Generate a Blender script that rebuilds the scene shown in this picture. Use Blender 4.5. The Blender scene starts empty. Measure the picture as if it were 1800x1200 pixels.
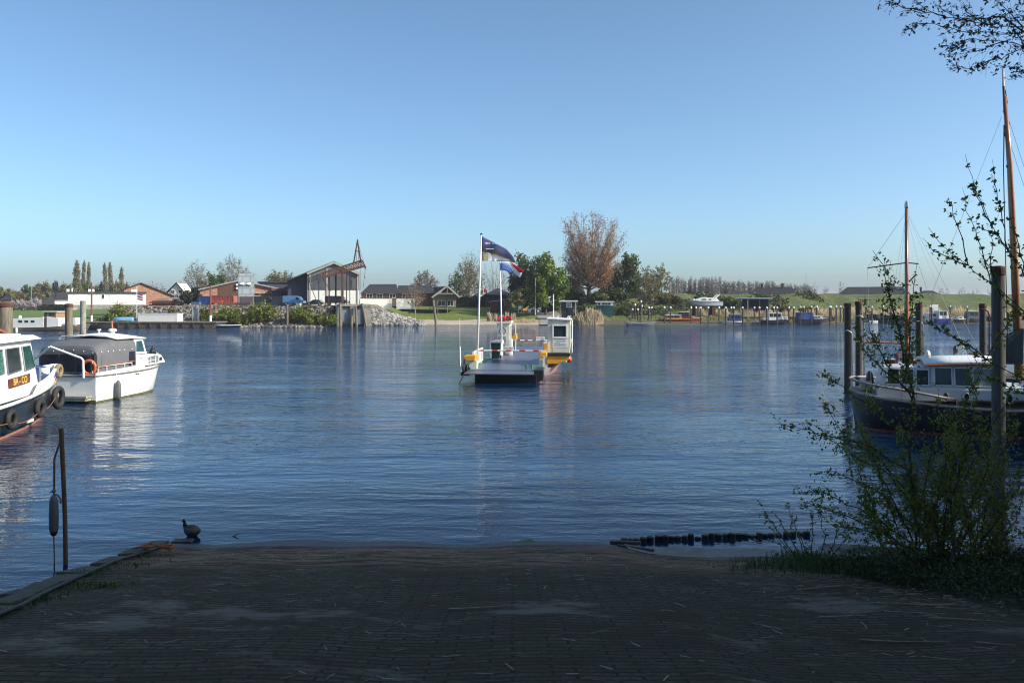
import bpy, math, random
import numpy as np
from mathutils import Vector, Matrix, noise as mnoise
R = math.radians
sc = bpy.context.scene
col = sc.collection
# ------------------------------------------------------------------ camera, sky, sun
FPX = 1450.0        # focal length in photo pixels
CH = 4.2            # camera height above the water
HY = 525.0          # horizon line
cam = bpy.data.cameras.new("camera"); camo = bpy.data.objects.new("camera", cam); col.objects.link(camo)
cam.sensor_width = 36.0; cam.lens = 36.0 * FPX / 1800.0
camo.location = (0, 0, CH); camo.rotation_euler = (R(90), 0, 0)
cam.shift_y = -75.0 / 1800.0
cam.clip_start = 0.1; cam.clip_end = 9000
sc.camera = camo
SUN_AZ = 106.0      # clockwise from +Y (the view direction)
SUN_EL = 33.0
world = bpy.data.worlds.new("World"); sc.world = world; world.use_nodes = True
wn = world.node_tree.nodes; wl = world.node_tree.links
bg = wn["Background"]
sky = wn.new("ShaderNodeTexSky"); sky.sky_type = 'NISHITA'; sky.sun_disc = False
sky.sun_elevation = R(SUN_EL); sky.sun_rotation = R(SUN_AZ)
sky.altitude = 0; sky.air_density = 0.65; sky.dust_density = 1.8; sky.ozone_density = 2.0
tint = wn.new("ShaderNodeMix"); tint.data_type = 'RGBA'; tint.blend_type = 'MULTIPLY'; tint.inputs[0].default_value = 1.0; tint.inputs[7].default_value = (0.89, 1.06, 1.06, 1)
wl.new(sky.outputs[0], tint.inputs[6]); wl.new(tint.outputs[2], bg.inputs[0]); bg.inputs[1].default_value = 0.126
sd = bpy.data.lights.new("sun", 'SUN'); so = bpy.data.objects.new("sun", sd); col.objects.link(so)
sd.energy = 3.9; sd.angle = R(0.5); sd.color = (1.0, 0.93, 0.83)
tosun = Vector((math.sin(R(SUN_AZ)) * math.cos(R(SUN_EL)), math.cos(R(SUN_AZ)) * math.cos(R(SUN_EL)), math.sin(R(SUN_EL))))
so.rotation_euler = tosun.to_track_quat('Z', 'Y').to_euler(); so.location = (30, -20, 40)
sc.view_settings.view_transform = 'Standard'; sc.view_settings.look = 'None'
sc.view_settings.exposure = 0.72; sc.view_settings.gamma = 1.0
sc.cycles.filter_width = 1.1; sc.cycles.max_bounces = 8; sc.cycles.transparent_max_bounces = 12

# ------------------------------------------------------------------ helpers
def PX(px, d): return (px - 900.0) / FPX * d
def PZ(py, d): return CH - (py - HY) / FPX * d
def PT(px, py, d): return Vector((PX(px, d), d, PZ(py, d)))
def DW(py): return CH * FPX / (py - HY)          # distance of a point on the water

class MB:
    """collects shapes, then links them as ONE mesh object"""
    def __init__(s): s.v = []; s.f = []
    def add(s, vs, fs):
        k = len(s.v); s.v.extend([tuple(p) for p in vs]); s.f.extend([tuple(i + k for i in f) for f in fs]); return s
    def box(s, c, size, rz=0.0, rx=0.0, ry=0.0):
        hx, hy, hz = size[0] / 2, size[1] / 2, size[2] / 2
        m = Matrix.Rotation(rz, 3, 'Z') @ Matrix.Rotation(ry, 3, 'Y') @ Matrix.Rotation(rx, 3, 'X')
        vs = [m @ Vector((x * hx, y * hy, z * hz)) + Vector(c) for x in (-1, 1) for y in (-1, 1) for z in (-1, 1)]
        return s.add(vs, [(0, 1, 3, 2), (4, 6, 7, 5), (0, 4, 5, 1), (2, 3, 7, 6), (0, 2, 6, 4), (1, 5, 7, 3)])
    def bb(s, x0, x1, y0, y1, z0, z1):
        return s.box(((x0 + x1) / 2, (y0 + y1) / 2, (z0 + z1) / 2), (abs(x1 - x0), abs(y1 - y0), abs(z1 - z0)))
    def bar(s, a, b, w, h=None):
        a = Vector(a); b = Vector(b); h = h or w; d = b - a; L = d.length
        if L < 1e-6: return s
        m = d.to_track_quat('Y', 'Z').to_matrix()
        vs = [a + m @ Vector((x * w / 2, y * L, z * h / 2)) for x in (-1, 1) for y in (0, 1) for z in (-1, 1)]
        return s.add(vs, [(0, 1, 3, 2), (4, 6, 7, 5), (0, 4, 5, 1), (2, 3, 7, 6), (0, 2, 6, 4), (1, 5, 7, 3)])
    def tube(s, pts, rad, n=8, caps=True, sx=1.0, sy=1.0, closed=False):
        pts = [Vector(p) for p in pts]; m = len(pts)
        if not isinstance(rad, (list, tuple)): rad = [rad] * m
        vs = []; fs = []; up = None
        for i in range(m):
            if closed: t = pts[(i + 1) % m] - pts[i - 1]
            else: t = pts[min(i + 1, m - 1)] - pts[max(i - 1, 0)]
            if t.length < 1e-9: t = Vector((0, 0, 1))
            t.normalize()
            if up is None: up = Vector((0, 0, 1)) if abs(t.z) < 0.9 else Vector((0, 1, 0))
            a = t.cross(up)
            if a.length < 1e-6: a = t.orthogonal()
            a.normalize(); b = a.cross(t).normalized(); up = b
            for k in range(n):
                an = 2 * math.pi * k / n
                vs.append(pts[i] + (a * math.cos(an) * sx + b * math.sin(an) * sy) * rad[i])
        for i in range(m if closed else m - 1):
            j = (i + 1) % m
            for k in range(n):
                k2 = (k + 1) % n
                fs.append((i * n + k, i * n + k2, j * n + k2, j * n + k))
        if caps and not closed:
            fs.append(tuple(range(n - 1, -1, -1))); fs.append(tuple((m - 1) * n + k for k in range(n)))
        return s.add(vs, fs)
    def prism(s, poly, axis, a0, a1):
        """poly: 2-D outline; axis 'y': (x,z) extruded over y; 'x': (y,z) over x; 'z': (x,y) over z"""
        n = len(poly)
        def mk(p, a):
            if axis == 'y': return (p[0], a, p[1])
            if axis == 'x': return (a, p[0], p[1])
            return (p[0], p[1], a)
        vs = [mk(p, a0) for p in poly] + [mk(p, a1) for p in poly]
        fs = [tuple(range(n - 1, -1, -1)), tuple(range(n, 2 * n))]
        for i in range(n):
            j = (i + 1) % n; fs.append((i, j, n + j, n + i))
        return s.add(vs, fs)
    def lathe(s, prof, c=(0, 0, 0), n=12):
        m = len(prof); vs = []; fs = []
        for r, z in prof:
            for k in range(n):
                a = 2 * math.pi * k / n; vs.append((c[0] + r * math.cos(a), c[1] + r * math.sin(a), c[2] + z))
        for i in range(m - 1):
            for k in range(n):
                k2 = (k + 1) % n; fs.append((i * n + k, i * n + k2, (i + 1) * n + k2, (i + 1) * n + k))
        fs.append(tuple(range(n - 1, -1, -1))); fs.append(tuple((m - 1) * n + k for k in range(n)))
        return s.add(vs, fs)
    def ball(s, c, r, n=10, m=7):
        if not isinstance(r, (list, tuple)): r = (r, r, r)
        vs = [(c[0], c[1], c[2] - r[2])]; fs = []
        for i in range(1, m):
            ph = -math.pi / 2 + math.pi * i / m
            for k in range(n):
                a = 2 * math.pi * k / n
                vs.append((c[0] + r[0] * math.cos(ph) * math.cos(a), c[1] + r[1] * math.cos(ph) * math.sin(a), c[2] + r[2] * math.sin(ph)))
        vs.append((c[0], c[1], c[2] + r[2])); top = len(vs) - 1
        for k in range(n):
            k2 = (k + 1) % n
            fs.append((0, 1 + k2, 1 + k)); fs.append((top, 1 + (m - 2) * n + k, 1 + (m - 2) * n + k2))
            for i in range(m - 2):
                fs.append((1 + i * n + k, 1 + i * n + k2, 1 + (i + 1) * n + k2, 1 + (i + 1) * n + k))
        return s.add(vs, fs)
    def torus(s, c, R0, r, axis='x', n=20, m=8):
        pts = []
        for k in range(n):
            a = 2 * math.pi * k / n; u = R0 * math.cos(a); w = R0 * math.sin(a)
            pts.append({'x': (c[0], c[1] + u, c[2] + w), 'y': (c[0] + u, c[1], c[2] + w), 'z': (c[0] + u, c[1] + w, c[2])}[axis])
        return s.tube(pts, r, m, closed=True)
    def loft(s, rings, closed_ring=False, cap0=False, cap1=False):
        n = len(rings[0]); vs = [p for r in rings for p in r]; fs = []
        for i in range(len(rings) - 1):
            for k in range(n if closed_ring else n - 1):
                k2 = (k + 1) % n
                fs.append((i * n + k, i * n + k2, (i + 1) * n + k2, (i + 1) * n + k))
        if cap0: fs.append(tuple(range(n - 1, -1, -1)))
        if cap1: fs.append(tuple((len(rings) - 1) * n + k for k in range(n)))
        return s.add(vs, fs)
    def build(s, name, m, parent=None, world=False, label=None, smooth=False, bevel=0):
        me = bpy.data.meshes.new(name); vs = s.v
        if world and parent is not None:
            w = Vector((0, 0, 0)); p = parent
            while p is not None: w += p.location; p = p.parent
            vs = [(x - w.x, y - w.y, z - w.z) for x, y, z in vs]
        me.from_pydata(vs, [], s.f); me.update()
        import bmesh
        bm = bmesh.new(); bm.from_mesh(me); bmesh.ops.recalc_face_normals(bm, faces=bm.faces); bm.to_mesh(me); bm.free()
        if smooth: me.shade_smooth()
        me.materials.append(m)
        o = bpy.data.objects.new(name, me); col.objects.link(o)
        if parent is not None: o.parent = parent
        if label: o["label"] = label
        if bevel:
            b = o.modifiers.new("bevel", 'BEVEL'); b.width = bevel; b.segments = 2; b.limit_method = 'ANGLE'
        return o

def tag(o, label=None, cat=None, group=None, kind=None):
    if label: o["label"] = label
    if cat: o["category"] = cat
    if group: o["group"] = group
    if kind: o["kind"] = kind
    return o
def thing(name, label, cat, loc=(0, 0, 0), rz=0.0, group=None):
    o = bpy.data.objects.new(name, None); col.objects.link(o); o.empty_display_size = 0.3
    o.location = loc; o.rotation_euler = (0, 0, rz)
    return tag(o, label, cat, group)
def copy_tree(o, parent=None):
    c = o.copy(); col.objects.link(c)
    if parent is not None: c.parent = parent
    for ch in list(o.children): copy_tree(ch, c)
    return c
def fastmesh(name, V, F, m, parent=None, smooth=False):
    """V (n,3) array, F (k,4) or (k,3) array"""
    V = np.asarray(V, dtype=np.float32); F = np.asarray(F, dtype=np.int32); me = bpy.data.meshes.new(name)
    k = F.shape[1]
    me.vertices.add(len(V)); me.vertices.foreach_set("co", V.ravel())
    me.loops.add(F.size); me.loops.foreach_set("vertex_index", F.ravel())
    me.polygons.add(len(F)); me.polygons.foreach_set("loop_start", np.arange(0, F.size, k, dtype=np.int32))
    me.update(calc_edges=True); me.validate()
    if smooth: me.shade_smooth()
    for mm in (m if isinstance(m, (list, tuple)) else [m]): me.materials.append(mm)
    o = bpy.data.objects.new(name, me); col.objects.link(o)
    if parent is not None: o.parent = parent
    return o

# ------------------------------------------------------------------ materials
MATS = {}
def newmat(name):
    m = bpy.data.materials.new(name); m.use_nodes = True
    nt = m.node_tree; return m, nt, nt.nodes, nt.links, nt.nodes["Principled BSDF"]
def ramp2(n, l, src, c0, c1, p0=0.3, p1=0.7):
    r = n.new("ShaderNodeValToRGB"); r.color_ramp.elements[0].position = p0; r.color_ramp.elements[1].position = p1
    r.color_ramp.elements[0].color = (*c0, 1); r.color_ramp.elements[1].color = (*c1, 1); l.new(src, r.inputs[0]); return r
def mixc(n, l, fac, a, b, mode='MIX'):
    x = n.new("ShaderNodeMix"); x.data_type = 'RGBA'; x.blend_type = mode
    if isinstance(fac, (int, float)): x.inputs[0].default_value = fac
    else: l.new(fac, x.inputs[0])
    for i, c in ((6, a), (7, b)):
        if isinstance(c, tuple): x.inputs[i].default_value = (*c, 1)
        else: l.new(c, x.inputs[i])
    return x.outputs[2]
def noise(n, l, vec, scale, detail=4, rough=0.6):
    t = n.new("ShaderNodeTexNoise"); t.inputs["Scale"].default_value = scale; t.inputs["Detail"].default_value = detail
    t.inputs["Roughness"].default_value = rough; l.new(vec, t.inputs["Vector"]); return t.outputs["Fac"]
def mapping(n, l, vec, scale=(1, 1, 1), rot=(0, 0, 0)):
    mp = n.new("ShaderNodeMapping"); mp.inputs["Scale"].default_value = scale; mp.inputs["Rotation"].default_value = rot
    l.new(vec, mp.inputs["Vector"]); return mp.outputs[0]
def bumpn(n, l, h, strength, dist, normal=None):
    b = n.new("ShaderNodeBump"); b.inputs["Strength"].default_value = strength; b.inputs["Distance"].default_value = dist
    l.new(h, b.inputs["Height"])
    if normal is not None: l.new(normal, b.inputs["Normal"])
    return b.outputs[0]
def M(name, c, rough=0.6, metal=0.0, var=0.25, scale=3.0, dirt=None, dirt_amt=0.4, bump=0.0, stretch=(1, 1, 1), coat=0.0):
    """a plain painted / raw surface with mottling, optional dirt patches and bump"""
    if name in MATS: return MATS[name]
    m, nt, n, l, p = newmat(name)
    tc = n.new("ShaderNodeTexCoord").outputs["Object"]; v = mapping(n, l, tc, stretch)
    f = noise(n, l, v, scale, 6, 0.65)
    lo = tuple(x * (1 - var) for x in c); hi = tuple(min(1, x * (1 + var * 0.6)) for x in c)
    cc = ramp2(n, l, f, lo, hi, 0.3, 0.7).outputs[0]
    if dirt:
        f2 = noise(n, l, v, scale * 0.37, 8, 0.75)
        r = ramp2(n, l, f2, (0, 0, 0), (dirt_amt,) * 3, 0.45, 0.68)
        cc = mixc(n, l, r.outputs[0], cc, dirt)
    l.new(cc, p.inputs["Base Color"]); p.inputs["Roughness"].default_value = rough; p.inputs["Metallic"].default_value = metal
    if coat: p.inputs["Coat Weight"].default_value = coat
    if bump: l.new(bumpn(n, l, f, 0.6, bump), p.inputs["Normal"])
    MATS[name] = m; return m
def leafmat(name, c0, c1, trans=0.35, rough=0.5):
    if name in MATS: return MATS[name]
    m, nt, n, l, p = newmat(name)
    g = n.new("ShaderNodeNewGeometry"); tc = n.new("ShaderNodeTexCoord").outputs["Object"]
    f = noise(n, l, tc, 0.5, 3)
    cc = ramp2(n, l, g.outputs["Random Per Island"], c0, c1, 0.0, 1.0).outputs[0]
    cc2 = mixc(n, l, f, cc, tuple(x * 0.55 for x in c0)); 
    x = n.new("ShaderNodeMix"); x.data_type = 'RGBA'; x.inputs[0].default_value = 0.5
    l.new(cc, x.inputs[6]); l.new(cc2, x.inputs[7]); cc = x.outputs[2]
    l.new(cc, p.inputs["Base Color"]); p.inputs["Roughness"].default_value = rough
    tr = n.new("ShaderNodeBsdfTranslucent"); l.new(cc, tr.inputs[0])
    mx = n.new("ShaderNodeMixShader"); mx.inputs[0].default_value = trans
    l.new(p.outputs[0], mx.inputs[1]); l.new(tr.outputs[0], mx.inputs[2]); l.new(mx.outputs[0], n["Material Output"].inputs[0])
    MATS[name] = m; return m
def glassmat(name, c=(0.02, 0.03, 0.035), rough=0.05):
    if name in MATS: return MATS[name]
    m, nt, n, l, p = newmat(name)
    tc = n.new("ShaderNodeTexCoord").outputs["Object"]; f = noise(n, l, tc, 1.3, 2)
    l.new(ramp2(n, l, f, tuple(x * 0.6 for x in c), tuple(x * 1.6 for x in c)).outputs[0], p.inputs["Base Color"])
    p.inputs["Roughness"].default_value = rough; p.inputs["IOR"].default_value = 1.5; MATS[name] = m; return m
def wallmat(name, c, kind='brick', sx=0.22, sy=0.065, mortar=(0.35, 0.32, 0.28), var=0.3, rough=0.85):
    """brick or ribbed cladding; uses object x+y against z so it works on every wall"""
    if name in MATS: return MATS[name]
    m, nt, n, l, p = newmat(name)
    tc = n.new("ShaderNodeTexCoord").outputs["Object"]; sep = n.new("ShaderNodeSeparateXYZ"); l.new(tc, sep.inputs[0])
    ad = n.new("ShaderNodeMath"); l.new(sep.outputs[0], ad.inputs[0]); l.new(sep.outputs[1], ad.inputs[1])
    cb = n.new("ShaderNodeCombineXYZ"); l.new(ad.outputs[0], cb.inputs[0]); l.new(sep.outputs[2], cb.inputs[1])
    f2 = noise(n, l, tc, 0.6, 6, 0.7)
    if kind == 'brick':
        b = n.new("ShaderNodeTexBrick"); b.inputs["Scale"].default_value = 1.0; b.inputs["Brick Width"].default_value = sx
        b.inputs["Row Height"].default_value = sy; b.inputs["Mortar Size"].default_value = min(sx, sy) * 0.1
        b.inputs["Color1"].default_value = (*[x * (1 - var) for x in c], 1); b.inputs["Color2"].default_value = (*[min(1, x * (1 + var)) for x in c], 1)
        b.inputs["Mortar"].default_value = (*mortar, 1); l.new(cb.outputs[0], b.inputs["Vector"]); cc = b.outputs["Color"]; h = b.outputs["Fac"]
    else:
        w = n.new("ShaderNodeTexWave"); w.inputs["Scale"].default_value = sx; w.inputs["Distortion"].default_value = 0.0
        l.new(cb.outputs[0], w.inputs["Vector"])
        cc = ramp2(n, l, w.outputs["Fac"], tuple(x * (1 - var) for x in c), tuple(min(1, x * (1 + var)) for x in c), 0.2, 0.8).outputs[0]; h = w.outputs["Fac"]
        st = noise(n, l, mapping(n, l, cb.outputs[0], (2.5, 0.25, 1)), 2.0, 5, 0.7)
        cc = mixc(n, l, ramp2(n, l, st, (0, 0, 0), (0.5, 0.5, 0.5), 0.4, 0.75).outputs[0], cc, tuple(x * 0.55 for x in c))
    cc = mixc(n, l, ramp2(n, l, f2, (0, 0, 0), (0.45,) * 3, 0.35, 0.75).outputs[0], cc, tuple(x * 0.6 for x in c))
    l.new(cc, p.inputs["Base Color"]); p.inputs["Roughness"].default_value = rough
    l.new(bumpn(n, l, h, 0.4, 0.01), p.inputs["Normal"]); MATS[name] = m; return m

WHITE = M("white_paint", (0.78, 0.77, 0.73), 0.35, var=0.06, scale=1.2, dirt=(0.45, 0.40, 0.30), dirt_amt=0.25)
GEL = M("white_gelcoat", (0.80, 0.79, 0.75), 0.22, var=0.05, scale=0.9, dirt=(0.5, 0.46, 0.36), dirt_amt=0.22, stretch=(1, 1, 0.3))
BLACK = M("black_paint", (0.015, 0.016, 0.018), 0.45, var=0.4)
RUBBER = M("rubber", (0.022, 0.021, 0.02), 0.75, var=0.4, scale=9, bump=0.004)
GREYM = M("grey_metal", (0.30, 0.31, 0.32), 0.45, 0.5, var=0.2, scale=4)
STEEL = M("galvanised_steel", (0.45, 0.46, 0.47), 0.35, 0.8, var=0.2, scale=6)
RUST = M("rusty_steel", (0.11, 0.042, 0.024), 0.85, var=0.5, scale=5, dirt=(0.05, 0.022, 0.014), dirt_amt=0.8, bump=0.01)
WOODG = M("weathered_timber", (0.20, 0.165, 0.12), 0.85, var=0.5, scale=7, stretch=(3, 3, 0.35), dirt=(0.05, 0.05, 0.035), dirt_amt=0.7, bump=0.012)
WOODD = M("dark_wet_timber", (0.055, 0.045, 0.034), 0.75, var=0.5, scale=7, stretch=(3, 3, 0.4), bump=0.012)
VARN = M("varnished_wood", (0.30, 0.10, 0.030), 0.25, var=0.35, scale=6, stretch=(3, 3, 0.3), coat=0.6)
CONC = M("concrete", (0.30, 0.285, 0.25), 0.9, var=0.3, scale=2.5, dirt=(0.09, 0.085, 0.06), dirt_amt=0.7, bump=0.01)
ROOFD = wallmat("dark_roof_tiles", (0.035, 0.033, 0.036), 'brick', 0.3, 0.3, (0.015, 0.015, 0.015), 0.3, 0.7)
ROOFR = wallmat("brown_roof_tiles", (0.085, 0.035, 0.028), 'brick', 0.3, 0.3, (0.03, 0.015, 0.012), 0.3, 0.8)
BRICK = wallmat("orange_brick", (0.40, 0.155, 0.075), 'brick', 0.42, 0.16)
BRICKD = wallmat("brown_brick", (0.14, 0.07, 0.05), 'brick', 0.42, 0.16, (0.12, 0.1, 0.09))
GLASS = glassmat("dark_glass")
BARK = M("bark", (0.085, 0.070, 0.052), 0.9, var=0.45, scale=8, bump=0.01)
BARKL = M("pale_bark", (0.20, 0.175, 0.14), 0.9, var=0.35, scale=6)
TWIG = M("grey_brown_twigs", (0.15, 0.115, 0.08), 0.9, var=0.4, scale=1.2)
YEL = M("yellow_paint", (0.72, 0.36, 0.03), 0.4, var=0.15, scale=3, dirt=(0.3, 0.14, 0.02), dirt_amt=0.4)
RED = M("red_paint", (0.50, 0.025, 0.02), 0.45, var=0.2)
BLUE = M("blue_paint", (0.05, 0.16, 0.42), 0.4, var=0.2)
GREENP = M("green_deck_paint", (0.05, 0.20, 0.10), 0.6, var=0.3)
# ------------------------------------------------------------------ water
def make_water():
    m, nt, n, l, p = newmat("river_water")
    tc = n.new("ShaderNodeTexCoord").outputs["Object"]
    big = noise(n, l, mapping(n, l, tc, (0.035, 0.11, 1), (0, 0, R(11))), 1.0, 5, 0.65)
    w1 = noise(n, l, mapping(n, l, tc, (0.30, 1.2, 1), (0, 0, R(-7))), 1.0, 3, 0.5)
    w2 = noise(n, l, mapping(n, l, tc, (2.1, 4.2, 1), (0, 0, R(9))), 1.0, 3, 0.55)
    w3 = noise(n, l, mapping(n, l, tc, (9.0, 13.0, 1), (0, 0, R(-12))), 1.0, 2, 0.5)
    # sheltered, calmer water close to this bank; more ruffled on the open river
    sep = n.new("ShaderNodeSeparateXYZ"); l.new(tc, sep.inputs[0])
    mr = n.new("ShaderNodeMapRange"); l.new(sep.outputs[1], mr.inputs[0])
    mr.inputs[1].default_value = 14; mr.inputs[2].default_value = 110; mr.inputs[3].default_value = 0.6; mr.inputs[4].default_value = 6.0
    gust = n.new("ShaderNodeMapRange"); l.new(big, gust.inputs[0]); gust.inputs[1].default_value = 0.35; gust.inputs[2].default_value = 0.65
    gust.inputs[3].default_value = 0.4; gust.inputs[4].default_value = 1.7
    mu = n.new("ShaderNodeMath"); mu.operation = 'MULTIPLY'; l.new(mr.outputs[0], mu.inputs[0]); l.new(gust.outputs[0], mu.inputs[1])
    def sc_(src, k):
        a = n.new("ShaderNodeMath"); a.operation = 'MULTIPLY'; a.inputs[1].default_value = k; l.new(src, a.inputs[0]); return a.outputs[0]
    def add(a, b):
        x = n.new("ShaderNodeMath"); l.new(a, x.inputs[0]); l.new(b, x.inputs[1]); return x.outputs[0]
    h = add(add(sc_(w1, WV[0]), sc_(w2, WV[1])), sc_(w3, WV[2]))
    hm = n.new("ShaderNodeMath"); hm.operation = 'MULTIPLY'; l.new(h, hm.inputs[0]); l.new(mu.outputs[0], hm.inputs[1])
    l.new(bumpn(n, l, hm.outputs[0], 1.0, 1.0), p.inputs["Normal"])
    p.inputs["Base Color"].default_value = (0.002, 0.017, 0.050, 1)
    p.inputs["Roughness"].default_value = 0.03; p.inputs["IOR"].default_value = 1.333
    mb = MB(); mb.add([(-900, -40, 0), (900, -40, 0), (900, 175, 0), (-900, 175, 0)], [(0, 1, 2, 3)])
    o = mb.build("water", m); tag(o, kind="structure")
WV = (0.050, 0.021, 0.0028)
make_water()

# ------------------------------------------------------------------ far bank
def f_meadow(y): return np.interp(y, [105, 113, 121, 128, 300, 9000], [-2, -1.2, 0.75, 1.0, 1.0, 1.0])
def f_yard(y): return np.interp(y, [105, 122, 125, 131.5, 133, 190, 220, 9000], [-2, -1.2, 0.0, 2.75, 3.1, 3.1, 1.2, 1.0])
def f_lawn(y): return np.interp(y, [105, 122, 131, 134.5, 139, 146, 158, 174, 190, 240, 9000], [-2, -1.2, -0.3, 0.1, 0.4, 0.62, 1.55, 2.45, 2.6, 1.5, 1.0])
def f_dike(y): return np.interp(y, [105, 122, 131.5, 134, 140, 149, 161, 166, 178, 9000], [-2, -1.2, -0.3, 0.1, 0.7, 1.3, 5.0, 5.12, 1.8, 1.0])
def sst(a, b, x):
    t = np.clip((x - a) / (b - a), 0, 1); return t * t * (3 - 2 * t)
def terrain(x, y):
    x = np.asarray(x, dtype=float); y = np.asarray(y, dtype=float)
    w = sst(-67, -61, x); z = f_meadow(y) * (1 - w) + f_yard(y) * w
    w = sst(-24.5, -20.5, x); z = z * (1 - w) + f_lawn(y) * w
    w = sst(5, 17, x); yy = y - 7 * sst(25, 60, x); z = z * (1 - w) + f_dike(yy) * w
    bumps = (np.sin(x * 0.63 + y * 0.21) + np.sin(x * 0.27 - y * 0.43 + 1.3) + np.sin(x * 1.31 + 2.0)) * 0.04
    z = np.where((x > -28.2) & (x < -21.4) & (y < 133.5), np.minimum(z, -0.9), z)
    dk = sst(14, 24, x) * sst(148, 158, yy) * (1 - sst(163, 170, yy))
    return z + bumps + dk * bumps * 2.0
def TZ(x, y): return float(terrain(x, y))
def grassmat(name, c0, c1, c2, s1=0.25, s2=4.0):
    m, nt, n, l, p = newmat(name); tc = n.new("ShaderNodeTexCoord").outputs["Object"]
    a = noise(n, l, tc, s1, 5, 0.65); b = noise(n, l, mapping(n, l, tc, (1, 0.6, 1)), s2, 4, 0.7)
    cc = ramp2(n, l, a, c0, c1, 0.35, 0.65).outputs[0]
    cc = mixc(n, l, ramp2(n, l, b, (0, 0, 0), (0.8,) * 3, 0.42, 0.68).outputs[0], cc, c2)
    l.new(cc, p.inputs["Base Color"]); p.inputs["Roughness"].default_value = 0.9
    l.new(bumpn(n, l, b, 0.9, 0.12), p.inputs["Normal"]); return m
G_LAWN = grassmat("mown_lawn", (0.095, 0.125, 0.012), (0.14, 0.175, 0.018), (0.075, 0.10, 0.010), 0.12, 2.0)
G_MEADOW = grassmat("meadow_grass", (0.075, 0.125, 0.014), (0.11, 0.17, 0.02), (0.06, 0.095, 0.012), 0.05, 1.0)
G_DIKE = grassmat("rough_dike_grass", (0.05, 0.075, 0.012), (0.115, 0.13, 0.028), (0.022, 0.034, 0.008), 0.35, 1.6)
G_YARD = grassmat("yard_gravel", (0.17, 0.13, 0.09), (0.24, 0.20, 0.15), (0.10, 0.075, 0.05), 0.4, 2.0)
G_BEACH = grassmat("pale_sand", (0.36, 0.28, 0.20), (0.46, 0.38, 0.29), (0.28, 0.22, 0.16), 0.3, 2.0)
G_EARTH = grassmat("bank_earth", (0.10, 0.08, 0.05), (0.07, 0.085, 0.03), (0.05, 0.045, 0.03), 0.4, 2.0)
def make_far_ground():
    xs = np.concatenate([[-9000, -4000, -1500, -700, -400, -280], np.arange(-210, 260, 1.6), [300, 420, 700, 1500, 4000, 9000]])
    ys = np.concatenate([np.arange(106, 182, 0.9), [185, 190, 200, 215, 230, 260, 300, 400, 600, 1000, 2000, 4000, 8500]])
    Xg, Yg = np.meshgrid(xs, ys); Zg = terrain(Xg, Yg)
    V = np.stack([Xg.ravel(), Yg.ravel(), Zg.ravel()], 1); nx = len(xs); ny = len(ys)
    i, j = np.meshgrid(np.arange(nx - 1), np.arange(ny - 1)); a = (j * nx + i).ravel()
    F = np.stack([a, a + 1, a + nx + 1, a + nx], 1)
    o = fastmesh("ground", V, F, [G_MEADOW, G_YARD, G_LAWN, G_BEACH, G_DIKE, G_EARTH], smooth=True)
    c = V[F].mean(1); cx, cy = c[:, 0], c[:, 1]; mi = np.zeros(len(F), dtype=np.int32)
    mi[(cx > -64) & (cy < 215)] = 1; mi[(cx > -64) & (cy < 131.5)] = 5
    ln = (cx > -22.5) & (cy < 215); mi[ln] = 2
    mi[ln & (cy < 143 + 0.8 * np.sin(cx * 0.8)) & (cx < 4)] = 3
    dk = (cx > 9 + np.sin(cy)) & (cy < 400); mi[dk] = 4; mi[dk & (cy < 146)] = 5
    mi[(cx > 4) & (cx <= 10) & (cy < 141)] = 5
    o.data.polygons.foreach_set("material_index", mi); tag(o, kind="structure")
make_far_ground()
# ferry road on the far shore
def far_road():
    mb = MB(); rows = []
    for y in np.arange(133.0, 172, 1.5):
        t = (y - 133) / 39; cx = PX(975, 137) + (y - 137) * 0.02 - 3.5 * t * t; w = 2.6 - 0.9 * t
        rows.append([(cx - w, y, max(TZ(cx - w, y), TZ(cx, y)) + 0.07), (cx, y, TZ(cx, y) + 0.11), (cx + w, y, max(TZ(cx + w, y), TZ(cx, y)) + 0.07)])
    mb.loft(rows); tag(mb.build("road", M("grey_paving", (0.25, 0.225, 0.20), 0.9, var=0.25, scale=1.5)), kind="structure")
far_road()

# ------------------------------------------------------------------ this bank: the paved ramp
SL = 0.182
def YW(x):
    return np.interp(x, [-40, -9, -6, 1.5, 2.1, 5, 8, 12, 17, 21, 24, 40, 90], [-9, -9, 14.25, 14.3, 13.75, 13.55, 12.95, 12.4, 12.6, 18, 27, 36, 42])
def nearz(x, y):
    x = np.asarray(x, dtype=float); y = np.asarray(y, dtype=float)
    z = SL * (YW(x) - y); z = np.minimum(z, 2.75 + 0.02 * (z - 2.75)); z = np.maximum(z, -1.6)
    rough = 0.012 * (np.sin(x * 1.7 + y * 0.9) + np.sin(x * 0.8 - y * 2.3) + np.sin(x * 3.1 + 1))
    veg = sst(4.8, 7.0, x - 0.25 * (11 - y)) * 0.10
    edge = np.where(x < -4.9, -0.02, 0)
    return z + rough + veg * (1 + np.sin(x * 2.3 + y * 1.9)) + edge
LEFT_EDGE = [(-12, -5.0), (0, -4.95), (8.1, -5.04), (9.2, -5.36), (11.85, -5.72), (14.1, -5.82), (16, -5.85)]
def ex(y): return float(np.interp(y, [a for a, b in LEFT_EDGE], [b for a, b in LEFT_EDGE]))
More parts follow.
